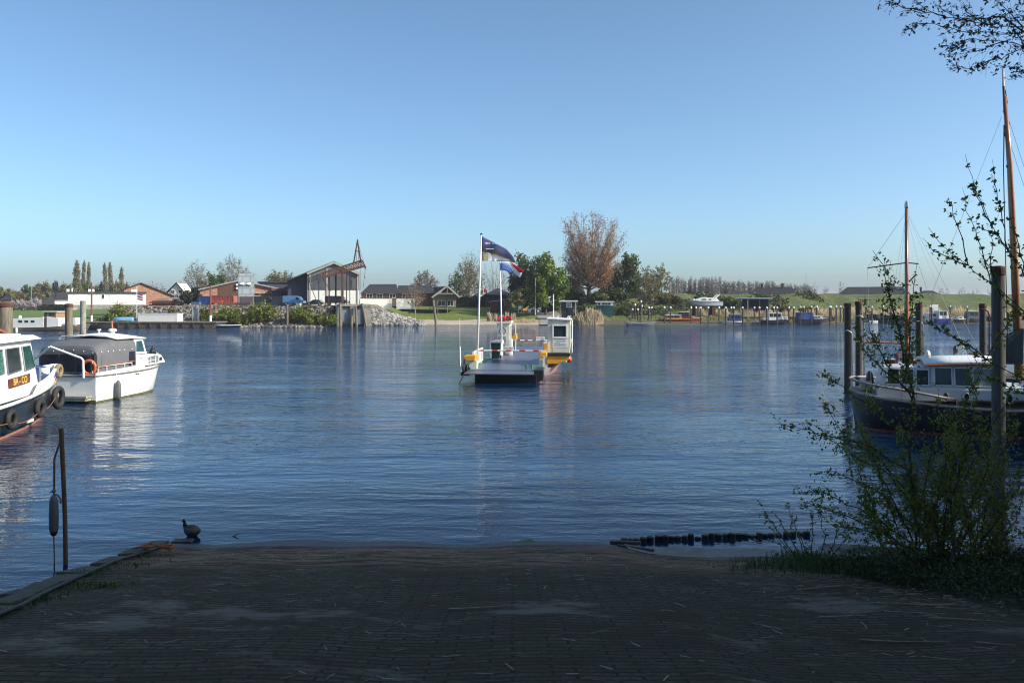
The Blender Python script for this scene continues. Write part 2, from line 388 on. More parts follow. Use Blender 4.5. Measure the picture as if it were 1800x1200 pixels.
def make_near_ground():
    m, nt, n, l, p = newmat("brick_paved_ramp")
    tc = n.new("ShaderNodeTexCoord").outputs["Object"]
    wob = noise(n, l, tc, 0.7, 3); 
    vadd = n.new("ShaderNodeVectorMath"); vadd.operation = 'MULTIPLY_ADD'
    cw = n.new("ShaderNodeCombineXYZ"); l.new(wob, cw.inputs[1]); l.new(cw.outputs[0], vadd.inputs[0]); vadd.inputs[1].default_value = (0, 0.13, 0); l.new(tc, vadd.inputs[2])
    b = n.new("ShaderNodeTexBrick"); l.new(vadd.outputs[0], b.inputs["Vector"]); b.inputs["Scale"].default_value = 1
    b.inputs["Brick Width"].default_value = 0.46; b.inputs["Row Height"].default_value = 0.105; b.inputs["Mortar Size"].default_value = 0.016; b.offset = 0.37; b.squash = 1.0
    b.inputs["Mortar Smooth"].default_value = 0.6; b.inputs["Bias"].default_value = 0.0
    b.inputs["Color1"].default_value = (0.085, 0.068, 0.045, 1); b.inputs["Color2"].default_value = (0.138, 0.110, 0.074, 1); b.inputs["Mortar"].default_value = (0.014, 0.014, 0.008, 1)
    fine = noise(n, l, tc, 22, 6, 0.75); med = noise(n, l, tc, 3.2, 8, 0.75); lar = noise(n, l, mapping(n, l, tc, (0.45, 0.8, 1)), 1.0, 6, 0.7)
    cc = mixc(n, l, ramp2(n, l, fine, (0, 0, 0), (0.85,) * 3, 0.42, 0.62).outputs[0], b.outputs["Color"], (0.030, 0.027, 0.020))
    # moss in the joints and in patches
    cc = mixc(n, l, ramp2(n, l, med, (0, 0, 0), (0.75,) * 3, 0.47, 0.60).outputs[0], cc, (0.042, 0.050, 0.012))
    # brown humus patches
    br = noise(n, l, mapping(n, l, tc, (0.55, 1.1, 1), (0, 0, 0.4)), 1.3, 7, 0.7)
    cc = mixc(n, l, ramp2(n, l, br, (0, 0, 0), (0.65,) * 3, 0.47, 0.58).outputs[0], cc, (0.050, 0.028, 0.012))
    # dry pale silt
    cc = mixc(n, l, ramp2(n, l, lar, (0, 0, 0), (0.75,) * 3, 0.56, 0.64).outputs[0], cc, (0.22, 0.195, 0.155))
    sep = n.new("ShaderNodeSeparateXYZ"); l.new(tc, sep.inputs[0])
    def step_y(a, bb, k=0.8):   # noisy band factor rising from a to bb in y
        s = n.new("ShaderNodeMath"); s.operation = 'MULTIPLY_ADD'; l.new(lar, s.inputs[0]); s.inputs[1].default_value = k; l.new(sep.outputs[1], s.inputs[2])
        mr = n.new("ShaderNodeMapRange"); l.new(s.outputs[0], mr.inputs[0]); mr.inputs[1].default_value = a + k * 0.5; mr.inputs[2].default_value = bb + k * 0.5; return mr.outputs[0]
    sand = ramp2(n, l, noise(n, l, mapping(n, l, tc, (0.5, 2.2, 1)), 2.2, 7, 0.7), (0.05, 0.032, 0.018), (0.25, 0.165, 0.10), 0.40, 0.62).outputs[0]
    cc = mixc(n, l, step_y(10.8, 11.5), cc, sand)
    cc = mixc(n, l, step_y(13.35, 13.6, 0.5), cc, ramp2(n, l, fine, (0.022, 0.026, 0.032), (0.06, 0.066, 0.075), 0.3, 0.7).outputs[0])
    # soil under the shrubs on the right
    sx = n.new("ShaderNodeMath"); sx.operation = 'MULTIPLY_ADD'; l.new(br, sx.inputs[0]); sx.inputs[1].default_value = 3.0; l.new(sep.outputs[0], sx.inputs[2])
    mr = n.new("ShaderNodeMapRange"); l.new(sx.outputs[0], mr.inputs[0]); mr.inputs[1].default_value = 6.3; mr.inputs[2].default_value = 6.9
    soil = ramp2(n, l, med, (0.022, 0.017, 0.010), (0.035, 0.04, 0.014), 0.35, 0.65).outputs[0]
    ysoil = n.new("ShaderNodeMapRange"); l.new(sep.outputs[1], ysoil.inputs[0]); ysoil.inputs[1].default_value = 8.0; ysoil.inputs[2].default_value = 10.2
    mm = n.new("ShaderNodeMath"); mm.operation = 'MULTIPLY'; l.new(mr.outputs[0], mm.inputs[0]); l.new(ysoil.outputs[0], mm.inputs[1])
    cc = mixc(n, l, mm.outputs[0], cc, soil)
    l.new(cc, p.inputs["Base Color"]); p.inputs["Roughness"].default_value = 0.85; p.inputs["Specular IOR Level"].default_value = 0.3
    wet = step_y(13.4, 13.7, 0.5); rr = n.new("ShaderNodeMapRange"); l.new(wet, rr.inputs[0]); rr.inputs[3].default_value = 0.9; rr.inputs[4].default_value = 0.45
    l.new(rr.outputs[0], p.inputs["Roughness"])
    inv = n.new("ShaderNodeMath"); inv.operation = 'SUBTRACT'; inv.inputs[0].default_value = 1; l.new(b.outputs["Fac"], inv.inputs[1])
    b1 = bumpn(n, l, inv.outputs[0], 1.0, 0.03); b2 = bumpn(n, l, med, 1.0, 0.09, b1)
    l.new(bumpn(n, l, fine, 1.0, 0.018, b2), p.inputs["Normal"])
    ys = np.concatenate([[-90, -40, -20], np.arange(-12, 17.6, 0.25), [20, 24, 28, 32, 37, 45]])
    us = np.concatenate([np.linspace(0, 1, 90) ** 1.0 * 19.0, [21, 23, 25, 28, 33, 40, 60, 90]])
    V = []
    for y in ys:
        x0 = ex(y)
        for u in us: V.append((x0 + u, y, 0))
    V = np.array(V); V[:, 2] = nearz(V[:, 0], V[:, 1])
    nx = len(us); ny = len(ys); i, j = np.meshgrid(np.arange(nx - 1), np.arange(ny - 1)); a = (j * nx + i).ravel()
    F = np.stack([a, a + 1, a + nx + 1, a + nx], 1); k = len(V)
    bot = np.array([(ex(y), y, -2.0) for y in ys]); V = np.vstack([V, bot])
    js = np.arange(ny - 1); F2 = np.stack([js * nx, (js + 1) * nx, k + js + 1, k + js], 1)
    o = fastmesh("ramp", V, np.vstack([F, F2]), m, smooth=True); tag(o, kind="structure")
    # grassy bank left of and behind the camera
    mb = MB(); mb.add([(-90, -90, 2.7), (-4.9, -90, 2.7), (-4.9, -2.2, 2.7), (-90, -2.2, 2.7), (-90, 1.5, -1), (-4.9, 1.5, -1)], [(0, 1, 2, 3), (3, 2, 5, 4)])
    tag(mb.build("bank", G_DIKE), kind="structure")
make_near_ground()
def NZ(x, y): return float(nearz(x, y))

# pale concrete strip at the water on the right of the ramp
def concrete_strip():
    mb = MB(); rows = []
    for x in np.arange(1.9, 6.0, 0.3):
        yw = float(YW(x)); rows.append([(x, yw + 0.25, -0.10), (x, yw + 0.10 + 0.04 * math.sin(x * 5), 0.045), (x, yw - 0.50 - 0.06 * math.sin(x * 3), NZ(x, yw - 0.50) + 0.012), (x, yw - 0.52, NZ(x, yw - 0.52) - 0.05)])
    mb.loft(rows); tag(mb.build("waterside_path", M("wet_concrete", (0.16, 0.155, 0.14), 0.7, var=0.35, scale=5, dirt=(0.06, 0.055, 0.04), dirt_amt=0.7)), kind="structure")
concrete_strip()
# ------------------------------------------------------------------ vegetation builders
def cards(P, size, rng, flat=0.0, asp=1.6):
    """leaf-sized quads at points P (n,3)"""
    n = len(P); a = rng.normal(size=(n, 3)); a /= np.linalg.norm(a, axis=1)[:, None]
    b = rng.normal(size=(n, 3)); b[:, 2] *= (1 - flat); b -= a * (a * b).sum(1)[:, None]; b /= np.linalg.norm(b, axis=1)[:, None] + 1e-9
    s = size * rng.uniform(0.6, 1.35, (n, 1)); a = a * s * asp * 0.5; b = b * s * 0.5
    # pointed leaf: kite of four corners
    V = np.stack([P - a, P + b * 0.9 - a * 0.1, P + a, P - b * 0.9 - a * 0.1], 1).reshape(-1, 3)
    F = np.arange(4 * n).reshape(n, 4); return V, F
PROF = {
    'round': lambda t: np.sin(np.pi * np.clip(t, 0.02, 0.99)) ** 0.55,
    'fan': lambda t: np.clip(t, 0.02, 1) ** 0.55 * np.clip(1.02 - t, 0.02, 1) ** 0.42 * 1.7,
    'poplar': lambda t: np.clip(t + 0.12, 0, 1) ** 0.3 * np.clip(1.03 - t, 0.02, 1) ** 0.55,
    'egg': lambda t: np.sin(np.pi * np.clip(t, 0.02, 0.99) ** 0.72) ** 0.6,
    'cone': lambda t: np.clip(1.02 - t, 0.02, 1) ** 0.9,
}
def tree_geom(seed, h, w, trunk_h, tr, style, nl=16, n2=6, n3=5, bend=0.5, wx=1.0, twl=1.0):
    """returns wood MB and twig-end points; origin at the base"""
    rnd = random.Random(seed); mb = MB(); prof = PROF[style]; tips = []; tw = MB()
    lean = rnd.uniform(-0.03, 0.03) * h
    def axis(z): return Vector((lean * (z / h) ** 2 + 0.02 * h * math.sin(z / h * 5 + seed), 0.015 * h * math.sin(z / h * 4 + seed * 2), z))
    top = trunk_h + (h - trunk_h) * (0.9 if style in ('poplar', 'cone') else 0.6)
    zs = [0, 0.02 * h, trunk_h * 0.5 + 0.01] + [trunk_h + (top - trunk_h) * k / 4 for k in range(5)]
    mb.tube([axis(z) for z in zs], [tr * 1.5, tr * 1.1, tr] + [tr * (0.9 - 0.2 * k) for k in range(5)], 7)
    for i in range(nl):
        t = (i + 0.5) / nl; t = 0.03 + 0.96 * t if style in ('poplar', 'cone') else 0.06 + 0.94 * t ** 0.9
        ph = i * 2.39996 + rnd.uniform(-0.4, 0.4); rr = float(prof(t)) * w / 2 * rnd.uniform(0.72, 1.0)
        zt = trunk_h + (h - trunk_h) * t
        zo = trunk_h + (zt - trunk_h) * (0.75 if style == 'poplar' else 0.85 if style == 'cone' else bend) * rnd.uniform(0.7, 1.0); zo = min(zo, top * 0.98)
        a = axis(zo); b = Vector((axis(zt).x + rr * math.cos(ph) * wx, axis(zt).y + rr * math.sin(ph), zt))
        mid = (a + b) / 2 + Vector((math.cos(ph) * rr * 0.12, math.sin(ph) * rr * 0.12, -0.06 * (zt - zo) + rnd.uniform(-0.02, 0.03) * h))
        r0 = tr * 0.42 * (0.5 + 0.5 * (1 - t)); P = []
        for k in range(6):
            u = k / 5; P.append(a * (1 - u) ** 2 + mid * 2 * u * (1 - u) + b * u * u + Vector((rnd.gauss(0, 1), rnd.gauss(0, 1), rnd.gauss(0, 1))) * 0.008 * h * (0 < k < 5))
        mb.tube(P, [r0 * (1 - 0.8 * k / 5) for k in range(6)], 5); L = (b - a).length
        for j in range(n2):
            s = 0.3 + 0.7 * (j + rnd.random()) / n2; k = min(int(s * 5), 4); o = P[k].lerp(P[k + 1], s * 5 - k); d = (P[k + 1] - P[k]).normalized()
            d2 = (d * 0.7 + Vector((rnd.gauss(0, 0.55), rnd.gauss(0, 0.55), rnd.gauss(0.15, 0.45)))).normalized()
            l2 = (0.10 * h * rnd.uniform(0.6, 1.2) * (1.15 - 0.5 * s)) * (0.45 if style == 'poplar' else 1) * twl
            e = o + d2 * l2 + Vector((0, 0, 0.12 * l2)); q = o.lerp(e, 0.55) + Vector((rnd.gauss(0, 1), rnd.gauss(0, 1), 0)) * 0.05 * l2
            tw.tube([o, q, e], [r0 * 0.32, r0 * 0.22, r0 * 0.08], 3, caps=False)
            for g in range(n3):
                s3 = 0.25 + 0.75 * (g + rnd.random()) / n3; o3 = o.lerp(q, s3 / 0.55) if s3 < 0.55 else q.lerp(e, (s3 - 0.55) / 0.45)
                d3 = (d2 * 0.5 + Vector((rnd.gauss(0, 0.6), rnd.gauss(0, 0.6), rnd.gauss(0.15, 0.5)))).normalized(); l3 = l2 * rnd.uniform(0.35, 0.65)
                e3 = o3 + d3 * l3
                tw.tube([o3, e3], [r0 * 0.16, r0 * 0.06], 3, caps=False); tips.append((o3, e3))
    return mb, tw, tips
def crown(t, name, tw, wm, leaves, lm):
    V = np.array(tw.v, dtype=np.float32).reshape(-1, 3); F = np.array(tw.f, dtype=np.int32).reshape(-1, 4); k = len(F)
    if leaves is not None: F = np.concatenate([F, leaves[1] + len(V)]); V = np.concatenate([V, leaves[0]])
    o = fastmesh(name, V, F, [wm, lm] if leaves is not None else wm, t); mi = np.zeros(len(F), dtype=np.int32); mi[k:] = 1 if leaves is not None else 0
    if len(o.data.polygons) == len(F): o.data.polygons.foreach_set("material_index", mi)
    return o
def leaves_from_tips(tips, per, spread, size, rng, keep=1.0, clump=None):
    A = np.array([t[0] for t in tips]); B = np.array([t[1] for t in tips]); n = len(tips)
    idx = np.arange(n)
    if keep < 1: idx = idx[rng.random(n) < keep]
    idx = np.repeat(idx, per); u = rng.uniform(0.2, 1.1, (len(idx), 1))
    P = A[idx] * (1 - u) + B[idx] * u + rng.normal(size=(len(idx), 3)) * spread
    return cards(P, size, rng)
def tree(name, label, px, py, d, h, w, style='round', wood=BARK, leafm=None, seed=1, trunk_h=None, tr=None, nl=16, n2=6, n3=5,
         per=3, lsize=0.35, spread=0.25, keep=1.0, bend=0.5, group=None, twig=None, base=None, wx=1.0, cat="tree", twl=1.0):
    x = PX(px, d); zb = TZ(x, d) - 0.1 if base is None else base
    t = thing(name, label, cat, (x, d, zb), 0, group)
    mb, tw, tips = tree_geom(seed, h, w, trunk_h if trunk_h is not None else h * 0.18, tr or h * 0.018, style, nl, n2, n3, bend, wx, twl)
    mb.build("trunk", wood, t, smooth=True)
    crown(t, "crown", tw, twig or wood, leaves_from_tips(tips, per, spread, lsize, np.random.default_rng(seed), keep) if leafm is not None else None, leafm)
    return t
L_GREEN = leafmat("fresh_green_leaves", (0.08, 0.14, 0.014), (0.21, 0.28, 0.03))
L_MID = leafmat("mid_green_leaves", (0.05, 0.085, 0.016), (0.13, 0.175, 0.034))
L_DARK = leafmat("dark_evergreen", (0.008, 0.018, 0.008), (0.022, 0.038, 0.014), 0.15)
L_BROWN = leafmat("red_brown_buds", (0.33, 0.165, 0.075), (0.50, 0.28, 0.135))
L_OLIVE = leafmat("olive_buds", (0.13, 0.12, 0.04), (0.24, 0.205, 0.07))
L_YEL = leafmat("yellow_green_leaves", (0.14, 0.15, 0.03), (0.24, 0.23, 0.05))
L_PINK = leafmat("pale_blossom", (0.42, 0.34, 0.34), (0.62, 0.54, 0.54))
L_GREY = leafmat("grey_buds", (0.20, 0.18, 0.14), (0.33, 0.29, 0.22))
L_BUSH = leafmat("willow_leaves", (0.12, 0.15, 0.02), (0.25, 0.28, 0.04))
L_REED = leafmat("dry_reed", (0.34, 0.25, 0.15), (0.66, 0.52, 0.34), 0.3)

# ---- the trees of the far bank
tree("plane_tree", "tall broad tree with thin reddish brown foliage, the tallest across the river", 1038, 535, 158, 16.4, 14.2, 'fan', BARK, L_BROWN, 11,
     trunk_h=1.6, tr=0.42, nl=54, n2=14, n3=8, per=3, lsize=0.17, spread=0.42, keep=0.85, bend=0.22, twig=TWIG, base=4.2)
tree("maple_tree", "dense bright green round tree left of the tall brown one", 960, 545, 152, 10.6, 8.6, 'egg', BARK, L_GREEN, 12, trunk_h=1.2, nl=20, n2=8, n3=6, per=9, lsize=0.34, spread=0.34, base=1.4)
tree("alder_tree", "dark green tree directly behind the red white and blue flag", 921, 545, 168, 11.3, 6.8, 'egg', BARK, L_MID, 13, trunk_h=1.0, nl=18, n2=7, n3=5, per=6, lsize=0.34, spread=0.35, keep=0.85, base=2.0)
tree("yew_tree", "very dark evergreen tree between two green trees", 930, 545, 160, 8.4, 7.4, 'round', BARK, L_DARK, 14, trunk_h=0.5, nl=20, n2=7, n3=5, per=9, lsize=0.36, spread=0.3, base=2.0)
tree("chestnut_tree", "dark green round tree right of the tall brown one", 1102, 535, 165, 9.4, 7.0, 'egg', BARK, L_MID, 15, trunk_h=0.8, nl=18, n2=7, n3=6, per=8, lsize=0.34, spread=0.3, base=3.6)
tree("hazel_tree", "low green tree under the right side of the brown crown", 1076, 535, 162, 6.6, 5.6, 'round', BARK, L_DARK, 16, trunk_h=0.5, nl=14, n2=6, n3=5, per=8, lsize=0.34, spread=0.3, base=3.6)
tree("willow_tree", "thin willow just coming into leaf right of the dark green tree", 1136, 555, 150, 8.4, 5.4, 'egg', BARKL, L_OLIVE, 17, trunk_h=1.6, nl=24, n2=10, n3=7, per=2, lsize=0.2, spread=0.2, keep=0.5, twig=TWIG)
tree("birch_tree", "slim yellowish birch with a pale trunk on the dike", 1163, 530, 160, 6.2, 4.0, 'egg', BARKL, L_OLIVE, 18, trunk_h=1.0, nl=14, n2=6, n3=6, per=3, lsize=0.2, spread=0.16, twig=TWIG, base=4.6)
tree("birch_tree", "smaller bushy olive birch left of the pale trunked birch", 1148, 530, 158, 4.4, 3.8, 'round', BARKL, L_OLIVE, 19, trunk_h=0.5, nl=12, n2=6, n3=5, per=4, lsize=0.2, spread=0.16, twig=TWIG, base=4.4)
tree("oak_tree", "bare brown dense tree cluster behind the gabled house", 822, 540, 180, 10.0, 8.0, 'round', BARK, L_OLIVE, 20, trunk_h=0.8, nl=34, n2=12, n3=7, per=1, lsize=0.24, spread=0.25, keep=0.7, twig=TWIG, base=2.3)
tree("poplar_tree", "tall thin bare tree rising out of the brown cluster", 826, 540, 186, 12.6, 7.0, 'egg', BARKL, L_GREY, 21, trunk_h=2, nl=26, n2=12, n3=7, per=1, lsize=0.18, spread=0.2, keep=0.5, twig=TWIG, base=2.3)
tree("ash_tree", "thin bare tree half hidden behind the white flagpole", 872, 540, 200, 12.0, 9.5, 'fan', BARKL, None, 22, trunk_h=1.5, nl=22, n2=11, n3=7, bend=0.2, twig=TWIG, base=2.3)
tree("linden_tree", "small dark tree at the left end of the bare cluster", 797, 540, 178, 7.6, 4.6, 'round', BARK, L_MID, 23, trunk_h=1, nl=14, n2=6, n3=5, per=2, lsize=0.24, spread=0.2, twig=TWIG, base=2.3)
tree("pear_tree", "round pale bare tree above the long dark roof", 746, 540, 190, 8.2, 6.2, 'round', BARKL, L_GREY, 24, trunk_h=2, nl=28, n2=11, n3=7, per=2, lsize=0.2, spread=0.16, keep=0.8, twig=TWIG, base=2.3)
tree("cherry_tree", "small budding tree in front on the lawn, the leftmost and bushiest", 729, 552, 150, 6.4, 4.6, 'fan', BARKL, L_BROWN, 25, trunk_h=1.6, tr=0.13, nl=20, n2=10, n3=7, per=1, lsize=0.13, spread=0.12, keep=0.45, bend=0.25, twig=TWIG)
tree("lawn_tree", "thin bare sapling on the lawn before the red brown gable", 755, 540, 160, 4.4, 2.4, 'fan', BARKL, None, 26, trunk_h=1.6, tr=0.08, nl=9, n2=5, n3=4, bend=0.25, twig=TWIG, group="saplings on the lawn")
tree("lawn_tree", "thin bare sapling on the lawn right of the leaning pole", 786, 545, 157, 4.6, 2.6, 'fan', BARKL, None, 27, trunk_h=1.7, tr=0.08, nl=9, n2=5, n3=4, bend=0.25, twig=TWIG, group="saplings on the lawn")
tree("lawn_tree", "thinnest sapling on the lawn, between the other two saplings", 770, 550, 152, 3.6, 1.6, 'fan', BARKL, None, 28, trunk_h=1.7, tr=0.06, nl=6, n2=4, n3=3, bend=0.25, twig=TWIG, group="saplings on the lawn")
tree("bush_tree", "olive willow bush behind the far boat landing", 908, 550, 150, 4.4, 4.4, 'round', BARK, L_OLIVE, 29, trunk_h=0.3, nl=14, n2=7, n3=5, per=4, lsize=0.22, spread=0.2, base=1.4)
tree("ash_tree", "wide bare grey tree left of the brick workshop", 345, 530, 175, 9.4, 6.6, 'round', BARKL, L_GREY, 30, trunk_h=1, nl=32, n2=12, n3=7, per=1, lsize=0.2, spread=0.2, keep=0.6, twig=TWIG, base=2.6)
tree("oak_tree", "round topped bare tree rising behind the workshop roof", 411, 530, 185, 11.0, 8.4, 'egg', BARKL, L_GREY, 31, trunk_h=3, nl=34, n2=13, n3=7, per=1, lsize=0.18, spread=0.2, keep=0.7, twig=TWIG, base=2.6)
tree("holly_tree", "olive green dense tree between the two bare ones", 378, 530, 178, 6.9, 7.0, 'round', BARK, L_MID, 32, trunk_h=0.5, nl=18, n2=7, n3=5, per=6, lsize=0.32, spread=0.3, base=2.6)
tree("apple_tree", "spreading flat budding tree over the flat hall roof", 492, 530, 178, 7.4, 8.0, 'fan', BARK, L_OLIVE, 33, trunk_h=2.5, nl=26, n2=11, n3=7, per=2, lsize=0.2, spread=0.2, twig=TWIG, base=2.6)
tree("elder_bush", "low dark bush beside the parked cars left of the workshop", 338, 535, 150, 2.8, 4.2, 'round', BARK, L_DARK, 34, trunk_h=0.2, nl=12, n2=6, n3=4, per=6, lsize=0.3, spread=0.3)

# ---- six columnar poplars and the wood at the far left
pop = [(134.5, 458, 12.5, "leftmost and broadest columnar poplar at the far left wood"), (147, 458, 7.5, "second columnar poplar from the left"), (156, 461, 7.5, "third columnar poplar, touching the second"),
       (185, 462, 8.5, "left one of the middle pair of columnar poplars"), (194, 461, 8.5, "right one of the middle pair of columnar poplars"), (213, 469, 9, "rightmost and shortest columnar poplar, standing alone")]
pm = None
for i, (px, pt, wpx, lb) in enumerate(pop):
    d = 300 + 4 * (i % 3); x = PX(px, d); zt = PZ(pt, d)
    if pm is None:
        pm = tree("columnar_poplar", lb, px, 530, d, 16.8, 2.9, 'poplar', BARK, leafmat("poplar_buds", (.19, .165, .085), (.32, .275, .15)), 41, trunk_h=1.0, tr=0.22, nl=60, n2=7, n3=5, per=3, lsize=0.34, spread=0.18, keep=0.9, twig=TWIG, group="columnar poplars", base=1.0, twl=1.3); q = pm
    else:
        q = copy_tree(pm); q["label"] = lb
    s = (zt - 1.0) / 16.8; q.location = (x, d, 1.0); q.scale = (wpx / 13.0, wpx / 13.0, s); q.rotation_euler.z = i * 1.3
# wood: separate round crowns
rw = random.Random(5)
wood_specs = [(6, 507, 30, L_YEL), (30, 512, 26, L_OLIVE), (49, 503, 20, L_MID), (60, 508, 24, L_GREEN), (75, 498, 30, L_OLIVE), (86, 506, 20, L_DARK), (97, 497, 18, L_DARK), (104, 508, 30, L_YEL),
              (118, 501, 26, L_OLIVE), (133, 497, 26, L_YEL), (150, 500, 26, L_MID), (166, 503, 26, L_OLIVE), (178, 499, 18, L_DARK), (204, 497, 24, L_OLIVE), (218, 498, 22, L_OLIVE), (242, 495, 30, L_GREY), (268, 497, 30, L_GREY), (282, 500, 24, L_GREY)]
kn = {L_YEL: ("yellow green", "willow"), L_OLIVE: ("brownish olive", "oak"), L_MID: ("mid green", "linden"), L_GREEN: ("fresh green", "maple"), L_DARK: ("blackish green", "pine"), L_GREY: ("bare grey", "ash")}
wlab = ["at the left edge of the picture", "over the far left dark roof", "just left of the blossom hedge end", "above the blossom hedge", "above the right end of the blossom hedge", "left of the pointed pine", "with a pointed top above the cottage roof",
        "behind the thatched cottage roof", "left of the broadest poplar", "at the foot of the broadest poplar", "at the foot of the second poplar", "right of the rusty mooring pole", "left of the middle pair of poplars", "right of the middle pair of poplars",
        "at the foot of the lone poplar", "left behind the orange brick gable", "right behind the orange brick gable", "behind the white gabled house"]
woodp = {}
for i, (px, pt, wpx, lm) in enumerate(wood_specs):
    d = 270 + 7 * (i * 5 % 4); w = wpx / FPX * d * 1.25; h = PZ(pt, d) - 1.0; ad, sp = kn[lm]
    lb = ad + (" evergreen " if lm is L_DARK else " tree ") + wlab[i]
    if lm not in woodp:
        bare = lm is L_GREY
        q = tree(sp + "_tree", lb, px, 530, d, 6.0, 6.0, 'cone' if lm is L_DARK else 'round', BARK, lm, 60 + i, trunk_h=0.4, nl=18, n2=7, n3=5, per=1 if bare else 6, lsize=0.3 if bare else 0.42, spread=0.3, base=0.9, twig=TWIG, group="trees of the far left wood")
        woodp[lm] = q
    else:
        q = copy_tree(woodp[lm]); q["label"] = lb
    q.location = (PX(px, d), d, 0.9); q.scale = (w / 6, w / 6, h / 6); q.rotation_euler.z = i * 0.9

# blossom hedge
def shrub_row():
    spots = [(24, 16, L_PINK), (36, 15, L_PINK), (48, 15, L_PINK), (62, 17, L_PINK)]; base = None
    nm = ["leftmost pale pink blossoming bush on the meadow edge", "second pale pink blossoming bush from the left", "third pale pink blossoming bush from the left", "rightmost and tallest pale pink blossoming bush"]
    for i, (px, w, lm) in enumerate(spots):
        d = 225
        if base is None:
            base = tree("blossom_bush", nm[0], px, 545, d, 3.0, 3.4, 'round', BARK, lm, 90, trunk_h=0.3, tr=0.09, nl=16, n2=7, n3=5, per=3, lsize=0.22, spread=0.2, twig=TWIG, group="blossoming bushes"); q = base
        else: q = copy_tree(base); q["label"] = nm[i]
        q.location = (PX(px, d), d, 0.9); q.rotation_euler.z = i; q.scale = (1, 1, 0.85 + 0.12 * (i % 2) + 0.15 * (i == 3))
shrub_row()

# row of bare poplars behind the dike on the right
def bare_row():
    rnd = random.Random(8); base = None; k = 0
    px = 1178
    names_l = []
    while px < 1425:
        w = rnd.uniform(7, 11) if px < 1268 else rnd.uniform(10, 15)
        top = 487 + rnd.uniform(-2, 6) if px < 1268 else 493 + rnd.uniform(-2, 5) + max(0, (px - 1340) * 0.07)
        d = 262 + rnd.uniform(-6, 6)
        if base is None:
            base = tree("bare_poplar", "", px, 520, d, 9, 2.6, 'poplar', BARKL, L_GREY, 120, trunk_h=0.8, tr=0.14, nl=34, n2=7, n3=5, per=1, lsize=0.22, spread=0.2, keep=0.8, twig=M("grey_twigs", (0.24, 0.21, 0.17), 0.9), base=1.0, twl=1.6); q = base
        else: q = copy_tree(base)
        q["group"] = "bare grey trees in a row behind the dike"; q["label"] = "bare grey tree in the long row behind the dike, right of the birches"
        q.location = (PX(px, d), d, 1.0); q.rotation_euler.z = rnd.uniform(0, 6); q.scale = (w / 13.5,) * 2 + ((PZ(top, d) - 1) / 9.0,)
        px += rnd.uniform(3, 5.5) if px < 1268 else rnd.uniform(4, 7)
    for px, top, w, lb in [(1430, 497, 16, "bare low tree right of the long dark roof"), (1450, 503, 14, "lowest bare tree between the two dark roofs"), (1477, 496, 14, "slim bare tree at the left end of the second dark roof"),
                       (1655, 504, 26, "wide bare bush behind the dike beside the small dark roof"), (1690, 506, 26, "wide bare bush behind the dike left of the thick pile"), (1715, 507, 24, "low bare bush on the horizon behind the leafy branches"), (1742, 509, 20, "bare bush on the horizon hidden behind the thick pile"), (1790, 509, 22, "bare bush on the horizon at the right edge")]:
        d = 255
        q = tree("bare_tree", lb, px, 520, d, PZ(top, d) - 1, w / FPX * d, 'round', BARKL, L_GREY, 130 + px, trunk_h=0.8, tr=0.12, nl=16, n2=6, n3=5, per=1, lsize=0.2, spread=0.15, keep=0.7, twig=TWIG, base=1.0)
bare_row()

# ---- shrubs on the rubble slope and the dike (each its own)
def bush(name, label, px, py, d, w, h, lm, seed, per=7, ls=0.2, group=None, base=None, n=14, up=True):
    rnd = random.Random(seed); x = PX(px, d); zb = (TZ(x, d) if base is None else base) - 0.1
    t = thing(name, label, "bush", (x, d, zb), 0, group); mb = MB(); tips = []
    for i in range(n * 3):
        ph = rnd.uniform(0, 6.28); rr = w / 2 * math.sqrt(rnd.random()); hh = h * rnd.uniform(0.55, 1.0) * (1 - 0.45 * (rr / (w / 2)) ** 2)
        a = Vector((rr * 0.45 * math.cos(ph), rr * 0.35 * math.sin(ph), 0)); b = Vector((rr * math.cos(ph), rr * 0.7 * math.sin(ph), hh)); q = a.lerp(b, 0.5) + Vector((0, 0, 0.1 * h))
        mb.tube([a, q, b], [0.03, 0.02, 0.008], 3, caps=False)
        for k in range(7):
            s = rnd.uniform(0.2, 1.05); o = a.lerp(q, s * 2) if s < 0.5 else q.lerp(b, s * 2 - 1); tips.append((o, o + Vector((rnd.gauss(0, 0.2), rnd.gauss(0, 0.2), rnd.gauss(0.15, 0.15))) * (0.35 * h)))
    crown(t, "foliage", mb, TWIG, leaves_from_tips(tips, per, 0.12, ls, np.random.default_rng(seed)), lm); return t
bush("willow_bush", "large bright green willow bush beside the white flat roofed building", 212, 560, 122.5, 4.6, 4.4, L_BUSH, 201, n=26)
bush("willow_bush", "left half of the green willow thicket behind the rusty mooring pole", 186, 560, 122.8, 3.6, 2.8, L_MID, 202, n=18)
bush("shrub", "low dark green shrub on the rubble behind the long white crate", 256, 548, 127, 2.4, 1.4, L_MID, 203)
bush("shrub", "narrow olive shrub behind the right end of the white crate", 303, 545, 128, 1.0, 2.0, L_OLIVE, 204, n=7)
bush("shrub", "yellowish green bush between the grey frame and the rusty pole", 359, 560, 126, 1.9, 2.9, L_BUSH, 205, n=12)
bush("shrub", "green bush on rubble right of the rusty pole", 400, 560, 126.0, 5.2, 3.0, L_BUSH, 206, n=20)
bush("shrub", "tallest green bush on the rubble below the dark containers", 461, 560, 126.0, 5.4, 3.5, L_BUSH, 207, n=22)
bush("shrub", "low green bush on the rubble left of the grey mooring post", 430, 562, 125.0, 4.0, 2.2, L_BUSH, 208, n=12)
bush("shrub", "green bush directly right of the grey mooring post", 526, 560, 126.0, 4.6, 2.8, L_BUSH, 209, n=16)
bush("shrub", "low grassy bush left of the concrete loading quay", 566, 563, 125.0, 5.0, 2.2, L_BUSH, 210, n=18)
